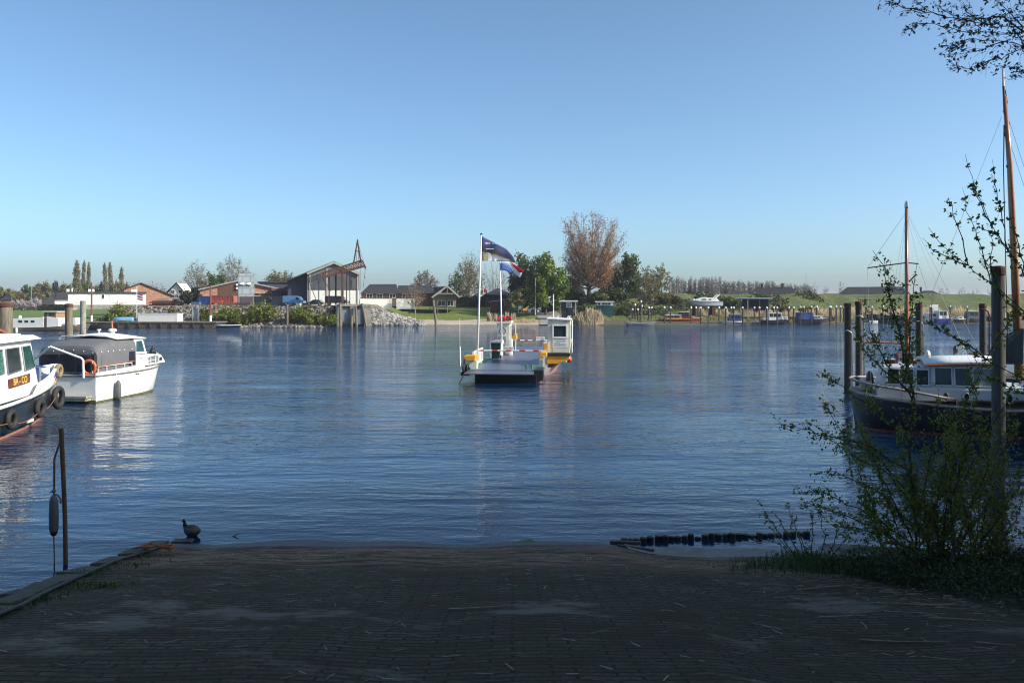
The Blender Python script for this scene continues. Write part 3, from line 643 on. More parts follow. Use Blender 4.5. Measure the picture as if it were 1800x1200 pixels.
bush("shrub", "small olive bush under the van at the top of the rubble", 540, 548, 129.5, 1.6, 1.2, L_OLIVE, 211, n=7)
for i, (px, dd, w, h, lm, lb) in enumerate([(1052, 156, 4, 2.4, L_MID, "hedge bush left of the green wheelhouse"), (1086, 157, 4.5, 2.6, L_MID, "hedge bush behind the green wheelhouse"), (1005, 160, 5, 3.0, L_MID, "green bush behind the black hut"),
        (1118, 150, 3.6, 2.2, L_OLIVE, "olive bush at the foot of the thin willow"), (1150, 157, 4, 2.0, L_MID, "green scrub below the birches"), (1178, 156, 5, 1.9, L_OLIVE, "olive scrub left of the motor yacht"), (1098, 146, 3.0, 1.8, L_MID, "dark scrub left of the first white capped posts"),
        (1282, 156, 4.5, 2.0, L_MID, "green scrub right of the yacht stern"), (1376, 152, 3.6, 2.6, L_OLIVE, "brownish bush at the right end of the carport"), (1420, 156, 5, 1.8, L_YEL, "yellow green scrub above the blue tarpaulin boat"), (1030, 150, 3.2, 1.8, L_MID, "low bush between hut and reeds"),
        (1240, 158, 5, 1.7, L_MID, "green scrub on the dike above the yacht"), (1325, 158, 5, 1.7, L_MID, "green scrub on the dike above the carport")]):
    bush("scrub_bush", lb, px, 0, dd, w, h, lm, 230 + i, n=14, ls=0.24)
def hedge(name, label, x0, x1, d, h, lm, seed, depth=1.4, z0=None):
    rng = np.random.default_rng(seed); n = int((x1 - x0) * h * 260); P = np.stack([rng.uniform(x0, x1, n), d + rng.uniform(-depth / 2, depth / 2, n), rng.uniform(0, h, n)], 1)
    P[:, 2] = P[:, 2] * (0.92 + 0.08 * np.sin(P[:, 0] * 3)); P[:, 2] += (terrain(P[:, 0], P[:, 1]) if z0 is None else z0)
    V, F = cards(P, 0.24, rng); o = fastmesh(name, V, F, lm); tag(o, label, "hedge"); return o
hedge("hedge", "long clipped dark hedge behind the lawn", PX(797, 176), PX(862, 176), 176, 2.5, L_DARK, 301)
hedge("hedge", "dark hedge left of the black hut", PX(950, 158), PX(985, 158), 158, 1.8, L_DARK, 302)
hedge("hedge", "dark clipped hedge below the thatched cottage", PX(70, 225), PX(118, 225), 225, 1.7, L_DARK, 303, 2.5)

# reeds: stuff
def reeds(name, label, spots, seed, hmax=2.2, n=900, mat=None):
    rng = np.random.default_rng(seed); V = []; 
    for (x, y, rx, ry, h, k) in spots:
        m = int(n * k); a = rng.uniform(0, 2 * np.pi, m); r = np.sqrt(rng.random(m)); X = x + rx * r * np.cos(a); Y = y + ry * r * np.sin(a); Z = terrain(X, Y); Z = np.maximum(Z, -0.05)
        hh = h * rng.uniform(0.45, 1.12, m) * (1 - 0.5 * r ** 2) * (0.85 + 0.15 * np.sin(X * 4.1)); lx = rng.normal(0, 0.12, m) * hh; w = 0.022
        V.append(np.stack([np.stack([X - w, Y, Z], 1), np.stack([X + w, Y, Z], 1), np.stack([X + lx + w * 0.6, Y + 0.05, Z + hh], 1), np.stack([X + lx - w * 2.2, Y, Z + hh * 0.93], 1)], 1))
    V = np.concatenate(V).reshape(-1, 3); F = np.arange(len(V)).reshape(-1, 4)
    o = fastmesh(name, V, F, mat or L_REED); tag(o, kind="stuff"); o["label"] = label; o["category"] = "reeds"; return o
reeds("reeds", "pale dry reed clump at the waterline right of the ferry cabin", [(PX(1037, 134.5), 134.5, 2.0, 1.0, 2.9, 1.6), (PX(1025, 134.5), 134.2, 1.6, 0.8, 2.0, 0.8), (PX(1050, 135), 134.8, 1.0, 0.8, 2.3, 0.5)], 401, mat=None)
reeds("reeds", "small dry reed tufts along the shore behind the flagpoles", [(PX(861, 139), 139, 0.45, 0.4, 1.9, 0.22), (PX(872, 139), 139, 0.35, 0.4, 1.5, 0.1), (PX(881, 139), 139, 0.35, 0.4, 1.7, 0.14), (PX(892, 139), 138.5, 0.4, 0.4, 1.9, 0.2), (PX(902, 138), 138, 0.45, 0.4, 1.6, 0.18), (PX(925, 138), 137.5, 2.2, 0.8, 0.8, 0.3)], 402)
reeds("reeds", "brown reed belt at the foot of the dike behind the moored boats", [(x, 150 + 2 * math.sin(x), 3.2, 1.8, 2.1, 0.55) for x in np.arange(56, 104, 4.2)] + [(x, 149, 2.6, 1.2, 1.6, 0.35) for x in np.arange(34, 56, 4.2)], 403)
reeds("grass_tufts", "rough grass along the foot of the dike", [(x, 141 + 1.5 * math.sin(x * 2), 2.2, 2.2, 0.75, 0.35) for x in np.arange(12, 56, 3.2)] + [(PX(925, 139), 139, 2.4, 1.2, 0.6, 0.6), (PX(1008, 138), 138, 2.2, 1.2, 0.8, 0.6)], 404, mat=L_BUSH)

# ---- rubble slopes: stuff
def rocks(name, label, area, n, smin, smax, m, seed, sink=0.2):
    rng = np.random.default_rng(seed); base = np.array([[-1, -1, -1], [1, -1, -1], [1, 1, -1], [-1, 1, -1], [-1, -1, 1], [1, -1, 1], [1, 1, 1], [-1, 1, 1]], float) * 0.5
    fq = np.array([[0, 3, 2, 1], [4, 5, 6, 7], [0, 1, 5, 4], [1, 2, 6, 5], [2, 3, 7, 6], [3, 0, 4, 7]]); V = []; F = []
    P = area(rng, n)
    for i, (x, y, z) in enumerate(P):
        s = rng.uniform(smin, smax) ; b = base * (1 + rng.normal(0, 0.18, (8, 3))) * np.array([s * rng.uniform(0.8, 1.4), s, s * rng.uniform(0.5, 0.9)])
        q = Matrix.Rotation(rng.uniform(0, 6.28), 3, 'Z') @ Matrix.Rotation(rng.normal(0, 0.5), 3, 'X') @ Matrix.Rotation(rng.normal(0, 0.5), 3, 'Y'); b = b @ np.array(q).T
        V.append(b + np.array([x, y, z])); F.append(fq + 8 * i)
    o = fastmesh(name, np.concatenate(V), np.concatenate(F), m); tag(o, kind="stuff"); o["label"] = label; o["category"] = "rocks"; return o
def rockmat(name, c0, c1):
    m, nt, n, l, p = newmat(name); g = n.new("ShaderNodeNewGeometry"); l.new(ramp2(n, l, g.outputs["Random Per Island"], c0, c1, 0, 1).outputs[0], p.inputs["Base Color"]); p.inputs["Roughness"].default_value = 0.9; return m
RK1 = rockmat("grey_basalt_rocks", (0.05, 0.05, 0.05), (0.36, 0.34, 0.31)); RK2 = rockmat("brown_rubble", (0.03, 0.027, 0.022), (0.25, 0.22, 0.18))
def area_slope(x0, x1, y0, y1):
    def f(rng, n):
        x = rng.uniform(x0, x1, n); y = rng.uniform(y0, y1, n); return np.stack([x, y, np.maximum(terrain(x, y), -0.1)], 1)
    return f
rocks("rubble", "rubble and broken stone slope below the boat yard", area_slope(-63, -28.4, 122.5, 132), 5200, 0.22, 0.6, RK2, 501)
def area_tip(rng, n):
    u = rng.random(n) ** 0.8; x = -23.4 + 9.0 * u; hz = (1 - u) * 2.9 + 0.15; v = rng.random(n); y = 133.6 - v * 3.2 + (u * 1.2); z = np.maximum(hz * (1 - v) , terrain(x, y)) + 0.02
    return np.stack([x, y, z], 1)
rocks("riprap", "pale grey riprap tongue sloping from the concrete quay down to the lawn", area_tip, 2600, 0.25, 0.55, RK1, 502)
def scrub():
    rng = np.random.default_rng(71); n = 15000; X = rng.uniform(12, 62, n); Y = rng.uniform(147, 163.5, n) + 7 * sst(25, 60, X); d = np.sin(X * .55 + Y * .3) + np.sin(X * .23 - Y * .5 + 2) + rng.normal(0, .5, n); ok = (d > .05 + 1.1 * sst(38, 60, X)); X, Y, d = X[ok], Y[ok], d[ok]
    P = np.stack([X, Y, terrain(X, Y) + rng.uniform(0, .8, len(X)) * np.clip(d, .2, 1.6) * .6], 1); V, F = cards(P, .34, rng); o = fastmesh("brambles", V, F, leafmat("bramble_leaves", (.035, .05, .012), (.12, .125, .03))); tag(o, kind="stuff"); o["label"] = "low bramble and rough growth covering the dike slope"; o["category"] = "scrub"
scrub()
def tip_core():
    mb = MB(); rows = []
    for u in np.linspace(0, 1, 10):
        x = -23.6 + 9.2 * u; hz = (1 - u) * 2.9 + 0.05; rows.append([(x, 130.2 + u * 1.2, -0.3), (x, 133.6 + u * 1.2, hz), (x, 140, max(hz, TZ(x, 140)) if u < .2 else TZ(x, 140) - .1)])
    mb.loft(rows); tag(mb.build("embankment", G_EARTH), kind="structure")
tip_core()
# ------------------------------------------------------------------ buildings of the far bank
WALLW = M("white_render", (0.74, 0.72, 0.66), 0.8, var=0.1, scale=0.8, dirt=(0.4, 0.38, 0.3), dirt_amt=0.3)
CREAM = M("cream_render", (0.66, 0.61, 0.48), 0.8, var=0.1, scale=0.8)
CLAD = wallmat("grey_corrugated_cladding", (0.145, 0.15, 0.16), 'rib', 1.2, 0, var=0.12)
CLADD = wallmat("dark_and_shaded_cladding", (0.045, 0.055, 0.085), 'rib', 1.2, 0, var=0.2)  # dark hall cladding; on the shed aisle its darkness stands for shade
PLANK = wallmat("white_boarding", (0.70, 0.69, 0.64), 'rib', 0.55, 0, var=0.05)
TARB = wallmat("black_tarred_boards", (0.022, 0.024, 0.028), 'rib', 1.0, 0, var=0.3)
ROOFG = M("roofing_felt", (0.035, 0.037, 0.045), 0.75, var=0.3, scale=2)
ROOFL = M("pale_roof_sheet", (0.42, 0.42, 0.42), 0.6, var=0.15)
def bld(name, label, cat, px, d, base=None):
    x = PX(px, d); z = TZ(x, d) - 0.15 if base is None else base
    return thing(name, label, cat, (x, d, z), math.atan((900 - px) / FPX) * 1.1)
def window(t, xc, y, z0, w, h, rim=0.07, frame=WHITE, bars=1, name="window"):
    f = MB(); 
    for s in (-1, 1): f.bb(xc + s * w / 2 - rim / 2, xc + s * w / 2 + rim / 2, y - 0.06, y + 0.02, z0, z0 + h)
    f.bb(xc - w / 2 + rim / 2, xc + w / 2 - rim / 2, y - 0.06, y + 0.02, z0, z0 + rim); f.bb(xc - w / 2 + rim / 2, xc + w / 2 - rim / 2, y - 0.06, y + 0.02, z0 + h - rim, z0 + h)
    for k in range(bars):
        xx = xc - w / 2 + w * (k + 1) / (bars + 1); f.bb(xx - rim / 3, xx + rim / 3, y - 0.05, y + 0.015, z0 + rim, z0 + h - rim)
    fo = f.build(name, frame, t); g = MB(); g.bb(xc - w / 2 + rim / 2, xc + w / 2 - rim / 2, y - 0.025, y + 0.01, z0 + rim / 2, z0 + h - rim / 2); g.build("pane", GLASS, fo); return fo
def hiproof(t, x0, x1, y0, y1, z, hh, m, hip=0.8, over=0.3, name="roof"):
    x0 -= over; x1 += over; y0 -= over; y1 += over; yc = (y0 + y1) / 2; hx = (y1 - y0) / 2 * hip; mb = MB()
    mb.add([(x0, y0, z), (x1, y0, z), (x1, y1, z), (x0, y1, z), (x0 + hx, yc, z + hh), (x1 - hx, yc, z + hh)], [(0, 1, 5, 4), (1, 2, 5), (2, 3, 4, 5), (3, 0, 4), (0, 3, 2, 1)])
    return mb.build(name, m, t)
def gable_x(mb, x0, x1, y0, y1, z0, ze, xp, zp):   # gable facing the river, ridge along y
    mb.prism([(x0, z0), (x1, z0), (x1, ze if not isinstance(ze, tuple) else ze[1]), (xp, zp), (x0, ze if not isinstance(ze, tuple) else ze[0])], 'y', y0, y1); return mb
def slope_roof(mb, xa, za, xb, zb, y0, y1, th=0.15, over=0.3):
    mb.add([(xa, y0 - over, za), (xb, y0 - over, zb), (xb, y1 + over, zb), (xa, y1 + over, za), (xa, y0 - over, za + th), (xb, y0 - over, zb + th), (xb, y1 + over, zb + th), (xa, y1 + over, za + th)],
           [(0, 1, 2, 3), (4, 7, 6, 5), (0, 4, 5, 1), (1, 5, 6, 2), (2, 6, 7, 3), (3, 7, 4, 0)]); return mb
def chimney(r, x, y, z, h=0.9, m=None, w=0.5):
    mb = MB(); mb.bb(x - w / 2, x + w / 2, y - w / 2, y + w / 2, z, z + h); mb.bb(x - w / 2 - .06, x + w / 2 + .06, y - w / 2 - .06, y + w / 2 + .06, z + h, z + h + 0.12); return mb.build("chimney", m or BRICKD, r)

# local frames: x metres right of root, y depth, z up.  q(px,d) -> local x
def mk(d, px, base):
    t0 = PX(px, d)
    return (lambda p: PX(p, d) - t0), (lambda y: PZ(y, d) - base)

# long white flat building
def white_building():
    d = 134; b = 3.05; t = bld("flat_building", "long white boarded flat roofed building on the bank", "building", 190, d, b); X, Z = mk(d, 190, b)
    w = MB(); w.bb(X(128), X(251), 0, 6, 0.15, Z(515.5)); w.build("wall", PLANK, t)
    r = MB(); r.bb(X(127), X(252), -0.25, 6.2, Z(515.5), Z(512.8)); ro = r.build("roof", ROOFG, t)
    bs = MB(); bs.bb(X(129), X(250), 0.1, 5.8, -0.5, 0.14); bs.build("plinth", CONC, t)
    for a, c in ((139, 156), (193, 222)):
        dd = MB(); dd.bb(X(a), X(c), -0.05, 0.0, 0.5, Z(518)); dd.build("door_panel", WALLW, t)
    window(t, X(182), -0.02, Z(525), 0.4, 0.75, bars=0)
    for p in (165, 234): 
        v = MB(); v.bb(X(p) - .5, X(p) + .4, 2, 3, Z(512.8), Z(508)); v.build("roof_vent", WHITE, ro)
    v = MB(); v.lathe([(0.12, 0), (0.12, 0.5), (0.2, 0.5), (0.2, 0.6)], (X(118) + 1.5, 3, Z(512.8))); v.build("roof_vent", WHITE, ro)
white_building()
def brick_gable():
    d = 158; b = 2.9; t = bld("brick_house", "windowless orange brick gable building right of the white flat one", "house", 262, d, b); X, Z = mk(d, 262, b)
    w = MB(); w.prism([(X(222), 0), (X(298), 0), (X(300), Z(520)), (X(249), Z(498)), (X(222), Z(509))], 'y', 0, 12); w.build("wall", BRICK, t)
    r = MB(); slope_roof(r, X(249), Z(498), X(304), Z(521.5), 0, 12); slope_roof(r, X(249), Z(498), X(219), Z(510), 0, 12); r.build("roof", ROOFD, t)
brick_gable()
def white_house():
    d = 166; b = 2.9; t = bld("white_house", "white gabled house with a steep dark tiled roof", "house", 308, d, b); t.rotation_euler.z = R(0); X, Z = mk(d, 308, b)
    x0, x1, xp = X(291), X(326), X(311); w = MB()
    # gable faces right-front: wall polygon turned a little, roof sweeping back left
    w.prism([(x0, 0), (x1, 0), (x1, Z(519)), (xp, Z(497.5)), (x0, Z(519.5))], 'y', 0, 5); w.build("wall", CREAM, t)
    r = MB()
    for (xa, za, xb, zb) in ((xp, Z(497.5), x0 - 0.5, Z(521)), (xp, Z(497.5), x1 + 0.5, Z(520.5))):
        sx = -3.6; r.add([(xa, -0.3, za), (xb, -0.3, zb), (xb + sx, 9, zb), (xa + sx, 9, za), (xa, -0.3, za + .2), (xb, -0.3, zb + .2), (xb + sx, 9, zb + .2), (xa + sx, 9, za + .2)], [(0, 1, 2, 3), (4, 7, 6, 5), (0, 4, 5, 1), (1, 5, 6, 2), (2, 6, 7, 3), (3, 7, 4, 0)])
    r.build("roof", ROOFD, t)
    for p, y in ((304, 513), (317, 513), (304, 521), (311, 521), (318, 521)): window(t, X(p), -0.03, Z(y) - 0.35, 0.75, 0.75, bars=1)
white_house()
def cottage():
    d = 235; b = 0.9; t = bld("thatched_cottage", "low cottage with a huge dark thatched roof and white walls, far left", "house", 105, d, b); X, Z = mk(d, 105, b)
    w = MB(); w.bb(X(97), X(132), 0, 7, 0, Z(525)); w.build("wall", WALLW, t)
    e = MB(); e.prism([(X(70), Z(535)), (X(97), Z(535)), (X(97), Z(520)), (X(100), Z(515.5))], 'y', -0.4, 7.4); ro = e.build("roof", ROOFD, t)
    r = MB(); r.add([(X(97), -0.6, Z(526)), (X(134), -0.6, Z(526)), (X(131), 3.5, Z(513.5)), (X(102), 3.5, Z(513.5)), (X(97), 7.6, Z(526)), (X(134), 7.6, Z(526))], [(0, 1, 2, 3), (3, 2, 5, 4), (0, 3, 4), (1, 5, 2), (0, 4, 5, 1)]); r.build("roof", ROOFD, t)
    chimney(ro, X(119), 3.5, Z(514), 0.9, WALLW, 0.7)
    for p in (103, 112, 121): window(t, X(p), -0.02, 0.6, 1.0, 0.7)
cottage()
def far_roof(px0, px1, y0, ytop, d, label, base, chim=(), hip=0.9, mat=ROOFD, wall=BRICKD, depth=9):
    pc = (px0 + px1) / 2; t = bld("farmhouse", label, "house", pc, d, base); X, Z = mk(d, pc, base)
    w = MB(); w.bb(X(px0) + .5, X(px1) - .5, 0.3, depth - .3, 0, Z(y0)); w.build("wall", wall, t)
    r = hiproof(t, X(px0), X(px1), 0, depth, Z(y0), Z(ytop) - Z(y0), wallmat("black_roof_tiles", (0.016, 0.016, 0.02), 'brick', 0.3, 0.3, (0.01, 0.01, 0.01), 0.3, 0.8), hip, 0.2)
    for c in chim: chimney(r, X(c), depth / 2, Z(ytop) - 0.3, 1.1)
    return t
far_roof(4, 23, 527, 515.5, 250, "dark hipped roof of a barn at the far left edge", 0.9, (), 0.5)
far_roof(1318, 1402, 517.5, 504.5, 200, "long dark hipped farmhouse roof with two chimneys behind the dike", 1.0, (1339, 1374), 0.4)
far_roof(1276, 1348, 518, 511, 204, "low dark roof left of the two chimneyed farmhouse behind the dike", 1.0, (), 0.4)
far_roof(1477, 1594, 518, 503.5, 200, "largest dark hipped roof behind the dike right of the moored boats", 1.0, (1548, 1567), 0.35, depth=11)
far_roof(1607, 1652, 519, 510.5, 205, "small low dark roof with one chimney between mast and thick pile", 1.0, (1618,), 0.5)
def tiny_house():
    d = 230; b = 1.0; t = bld("small_house", "tiny dark gabled house in front of the row of bare trees", "house", 1215, d, b); X, Z = mk(d, 1215, b)
    w = MB(); w.prism([(X(1206), 0), (X(1222), 0), (X(1222), Z(516)), (X(1213), Z(509.5)), (X(1206), Z(515))], 'y', 0, 7); w.build("wall", BRICKD, t)
    r = MB(); slope_roof(r, X(1213), Z(509.3), X(1228), Z(518), 0, 7); slope_roof(r, X(1213), Z(509.3), X(1204), Z(516), 0, 7); ro = r.build("roof", ROOFD, t); chimney(ro, X(1214), 3, Z(510), 1.2)
tiny_house()
def workshop():
    d = 152; b = 2.95; t = bld("brick_workshop", "low wide orange brick workshop with a shallow gable roof", "workshop", 420, d, b); X, Z = mk(d, 420, b)
    w = MB(); w.prism([(X(356), 0), (X(487), 0), (X(487), Z(508)), (X(420), Z(494)), (X(356), Z(510))], 'y', 0, 14); w.build("wall", BRICK, t)
    r = MB(); slope_roof(r, X(420), Z(494), X(353), Z(510.5), 0, 14, 0.22, 0.5); slope_roof(r, X(420), Z(494), X(490), Z(508.5), 0, 14, 0.22, 0.5); r.build("roof", M("pale_eaves_roof", (0.30, 0.30, 0.31), 0.7), t)
    dk = MB(); dk.prism([(X(386), 0.05), (X(419), 0.05), (X(419), Z(497)), (X(386), Z(505))], 'y', -0.12, -0.02); dk.build("dark_wall_panel", M("dark_brown_panel", (0.10, 0.045, 0.03), 0.8, var=0.3), t)  # dark brown panel laid flat on the front of the brick wall
    for p in (452, 464, 476):
        s = MB(); s.bb(X(p) - .5, X(p) + .5, -0.35, -0.02, Z(515.5), Z(514.5)); s.build("ledge", ROOFL, t)
    for y in (499, 505):
        s = MB(); s.bb(X(415), X(418.5), -0.5, -0.14, Z(y + 3), Z(y)); s.build("wall_lamp_box", WHITE, t)
workshop()
def flat_hall():
    d = 147; b = 2.95; t = bld("flat_hall", "dark flat roofed hall between the brick workshop and the shed", "building", 505, d, b); X, Z = mk(d, 505, b)
    w = MB(); w.bb(X(480), X(541), 0, 10, 0, Z(511)); w.build("wall", CLADD, t)
    f = MB(); f.bb(X(478), X(542), -0.35, 10, Z(511), Z(506.5)); f.build("fascia", BRICKD, t)
    up = MB(); up.bb(X(456), X(530), 14, 22, 1, Z(494)); up.build("upper_hall", CLADD, t)
    r = MB(); r.bb(X(454), X(532), 13.7, 22.3, Z(494), Z(492)); r.build("roof", ROOFG, t)
    for k in range(7): window(t, X(498 + k * 6), -0.02, Z(533), 0.52, Z(514) - Z(533), frame=BLACK, bars=0)
flat_hall()
def shed():
    d = 140; b = 2.95; t = bld("boat_shed", "tall grey clad boat shed with a white base behind the crane", "shed", 587, d, b); X, Z = mk(d, 587, b)
    w = MB(); w.prism([(X(541.5), Z(510)), (X(631), Z(510)), (X(631), Z(481)), (X(587), Z(461)), (X(541.5), Z(481))], 'y', 0, 22); w.build("wall", CLAD, t)
    l = MB(); l.bb(X(542), X(630.5), 0.02, 22, 0, Z(510)); l.build("base_wall", WALLW, t)
    lt = MB(); lt.prism([(X(508), 0), (X(541.5), 0), (X(541.5), Z(482.5)), (X(508), Z(494))], 'y', 1.5, 22); lt.build("side_aisle", CLADD, t)  # set-back aisle: its shade is put into the dark cladding colour
    r = MB(); slope_roof(r, X(587), Z(461), X(506), Z(495), 0, 22, 0.2, 0.4); slope_roof(r, X(587), Z(461), X(632.5), Z(482), 0, 22, 0.2, 0.4); r.build("roof", ROOFG, t)
    tr = MB(); tr.bar((X(587), -0.42, Z(461.5)), (X(541), -0.42, Z(481.5)), 0.08, 0.35); tr.bar((X(587), -0.42, Z(461.5)), (X(632), -0.42, Z(482)), 0.08, 0.35); tr.build("verge_board", M("bleached_timber", (0.36, 0.33, 0.28), 0.8), t)
    for p in (546, 575, 602, 628):
        k = MB(); k.bb(X(p) - .12, X(p) + .12, -0.1, 0.0, 0, Z(482 if p in (546, 628) else 472)); k.build("post", M("bleached_timber", (0, 0, 0)), t)
    for p in (553, 566, 582, 596, 612, 622):
        k = MB(); k.bb(X(p) - .62, X(p) + .62, -0.03, -0.005, Z(509.5), Z(484)); k.build("skylight_panel", M("dull_translucent_panel", (0.085, 0.088, 0.09), 0.5, var=0.35, scale=1.0, stretch=(2, 2, .3)), t)
shed()
def long_house():
    d = 158; b = 2.75; t = bld("long_house", "long low house with two joined dark roofs behind the white garden wall", "house", 700, d, b); X, Z = mk(d, 700, b)
    w = MB(); w.bb(X(636), X(762), 0.4, 8, 0, Z(515)); w.build("wall", BRICKD, t)
    r = MB(); r.add([(X(634), 0, Z(516)), (X(702), 0, Z(516)), (X(697), 4.5, Z(498.5)), (X(650), 4.5, Z(499)), (X(634), 9, Z(516)), (X(702), 9, Z(516))], [(0, 1, 2, 3), (3, 2, 5, 4), (0, 3, 4), (1, 5, 2), (0, 4, 5, 1)]); ro = r.build("roof", ROOFD, t)
    r = MB(); r.add([(X(700), -0.1, Z(515.5)), (X(768), -0.1, Z(515.5)), (X(760), 4.5, Z(500.5)), (X(700), 4.5, Z(501)), (X(700), 9, Z(515)), (X(768), 9, Z(515))], [(0, 1, 2, 3), (3, 2, 5, 4), (0, 3, 4), (1, 5, 2), (0, 4, 5, 1)]); r.build("roof", ROOFD, t)
    for p in (650, 668, 690, 712, 728): window(t, X(p), 0.36, Z(523.5), 1.1, 0.8)
long_house()
def garden_wall():
    d = 150; zz = lambda y: PZ(y, d)
    for (a, c, lb) in ((634, 689, "white garden wall left of the gap, red coping"), (697, 730, "shorter white garden wall right of the gap, red coping")):
        t = thing("garden_wall", lb, "wall", (PX((a + c) / 2, d), d, zz(538)), R(12)); hw = (PX(c, d) - PX(a, d)) / 2
        w = MB(); w.bb(-hw, hw, 0, 0.3, -0.5, zz(524.3) - zz(538)); w.build("wall", WALLW, t)
        k = MB(); k.bb(-hw - .05, hw + .05, -0.08, 0.38, zz(524.3) - zz(538), zz(523) - zz(538)); k.build("coping", ROOFR, t)
garden_wall()
def gable_house():
    d = 156; b = 2.5; t = bld("gabled_house", "red brown roofed house with an open timber gable, right of the long roofs", "house", 775, d, b); X, Z = mk(d, 775, b)
    w = MB(); w.prism([(X(760), 0), (X(802), 0), (X(802), Z(522)), (X(786), Z(508)), (X(762), Z(522))], 'y', 1.0, 9); w.build("wall", M("grey_brown_boarding", (0.20, 0.165, 0.13), 0.8), t)  # set-back gable wall in mottled grey brown
    r = MB()
    r.add([(X(786), -0.8, Z(503)), (X(759), -0.8, Z(523)), (X(744), 9, Z(523)), (X(762), 9, Z(503.3))], [(0, 1, 2, 3)]); r.add([(X(786), -0.8, Z(503)), (X(808), -0.8, Z(522.5)), (X(800), 9, Z(522)), (X(762), 9, Z(503.3))], [(0, 1, 2, 3)]); ro = r.build("roof", ROOFR, t)
    sm = ro.modifiers.new("thickness", 'SOLIDIFY'); sm.thickness = 0.18
    f = MB(); f.bar((X(786), -0.9, Z(503)), (X(759), -0.9, Z(523)), 0.1, 0.3); f.bar((X(786), -0.9, Z(503)), (X(808), -0.9, Z(522.5)), 0.1, 0.3); f.bar((X(772), -0.85, Z(516)), (X(799), -0.85, Z(516)), 0.1, 0.14); f.bar((X(786), -0.85, Z(504)), (X(786), -0.85, Z(516)), 0.1, 0.14); f.build("gable_frame", M("bleached_timber", (0, 0, 0)), t)
    window(t, X(776), 0.96, 0.3, 1.4, 1.1); window(t, X(792), 0.96, 0.3, 1.2, 1.1)
gable_house()
def house_behind_tree():
    d = 178; b = 2.6; t = bld("brick_house", "brown brick gabled house partly hidden behind the tall brown tree", "house", 1003, d, b); X, Z = mk(d, 1003, b)
    w = MB(); w.prism([(X(985), 0), (X(1018), 0), (X(1018), Z(505)), (X(1000), Z(488)), (X(985), Z(500))], 'y', 0, 9); w.build("wall", BRICKD, t)
    r = MB(); slope_roof(r, X(997), Z(485), X(1024), Z(507), 0, 9, 0.2, .4); slope_roof(r, X(997), Z(485), X(978), Z(501), 0, 9, 0.2, .4); r.build("roof", ROOFR, t)
    e = MB(); e.prism([(X(1010), 0), (X(1028), 0), (X(1028), Z(513)), (X(1018), Z(504)), (X(1010), Z(510))], 'y', -2.4, 0); e.build("porch", BRICKD, t)
    window(t, X(1000), -0.03, Z(505), 1.1, 1.1); window(t, X(990), -0.03, Z(516), 1.1, 1.1)
    d = 176; t = bld("yellow_house", "small yellow gabled summer house behind the trunk of the tall brown tree", "house", 1066, d, 2.6); X, Z = mk(d, 1066, 2.6)
    w = MB(); w.prism([(X(1056), 0), (X(1078), 0), (X(1078), Z(514)), (X(1065), Z(503)), (X(1056), Z(509))], 'y', 0, 5); w.build("wall", M("ochre_render", (0.45, 0.34, 0.10), 0.8), t)
    r = MB(); slope_roof(r, X(1065), Z(502.5), X(1081), Z(515), 0, 5); slope_roof(r, X(1065), Z(502.5), X(1052), Z(511), 0, 5); r.build("roof", ROOFR, t)
house_behind_tree()
def dark_hall():
    d = 172; b = 2.4; t = bld("dark_barn", "low dark roofed barn between the two white flagpoles", "barn", 876, d, b); X, Z = mk(d, 876, b)
    w = MB(); w.bb(X(852), X(899), 0.3, 7, 0, Z(518)); w.build("wall", TARB, t); hiproof(t, X(850), X(902), 0, 7.3, Z(518), Z(506.5) - Z(518), ROOFD, 0.9)
    d = 158; b = 1.7; t = bld("red_shed", "small dark red shed with a pale sloping sheet roof behind the shore reeds", "shed", 876, d, b); X, Z = mk(d, 876, b)
    w = MB(); w.prism([(X(862), 0), (X(892), 0), (X(892), Z(527)), (X(862), Z(531))], 'y', 0, 3.5); w.build("wall", M("dark_red_boards", (0.10, 0.025, 0.02), 0.8), t)
    r = MB(); slope_roof(r, X(860), Z(530.6), X(894), Z(525.8), 0, 3.5, .08); r.build("roof", ROOFL, t); dd = MB(); dd.bb(X(874), X(880), -0.05, 0, 0, 1.7); dd.build("door", TARB, t)
dark_hall()
def hut():
    d = 142; b = TZ(PX(999, 142), 142) - 0.05; t = bld("black_hut", "black tarred hut with a white flat roof edge and a white framed window", "hut", 999, d, b); X, Z = mk(d, 999, b)
    w = MB(); w.bb(X(987), X(1007), 0, 2.6, 0, Z(530.2)); w.build("wall", TARB, t)
    r = MB(); r.bb(X(983), X(1016), -0.5, 3.0, Z(530.2), Z(528)); r.build("roof", WHITE, t)
    window(t, X(1000.5), -0.03, Z(540.5), 0.8, 0.85, 0.12, bars=1); k = MB(); k.bb(X(996.5), X(1004.5), -0.08, 0, Z(536.4), Z(535.6)); k.build("window_bar", WHITE, t)
    k = MB(); k.tube([(X(1012), -0.3, 0), (X(1012), -0.3, Z(530.2))], 0.05, 6); k.build("post", WHITE, t)
    k = MB(); k.tube([(X(985), -0.3, 0), (X(985), -0.3, Z(530.2))], 0.04, 6); k.build("post", WOODG, t)
hut()
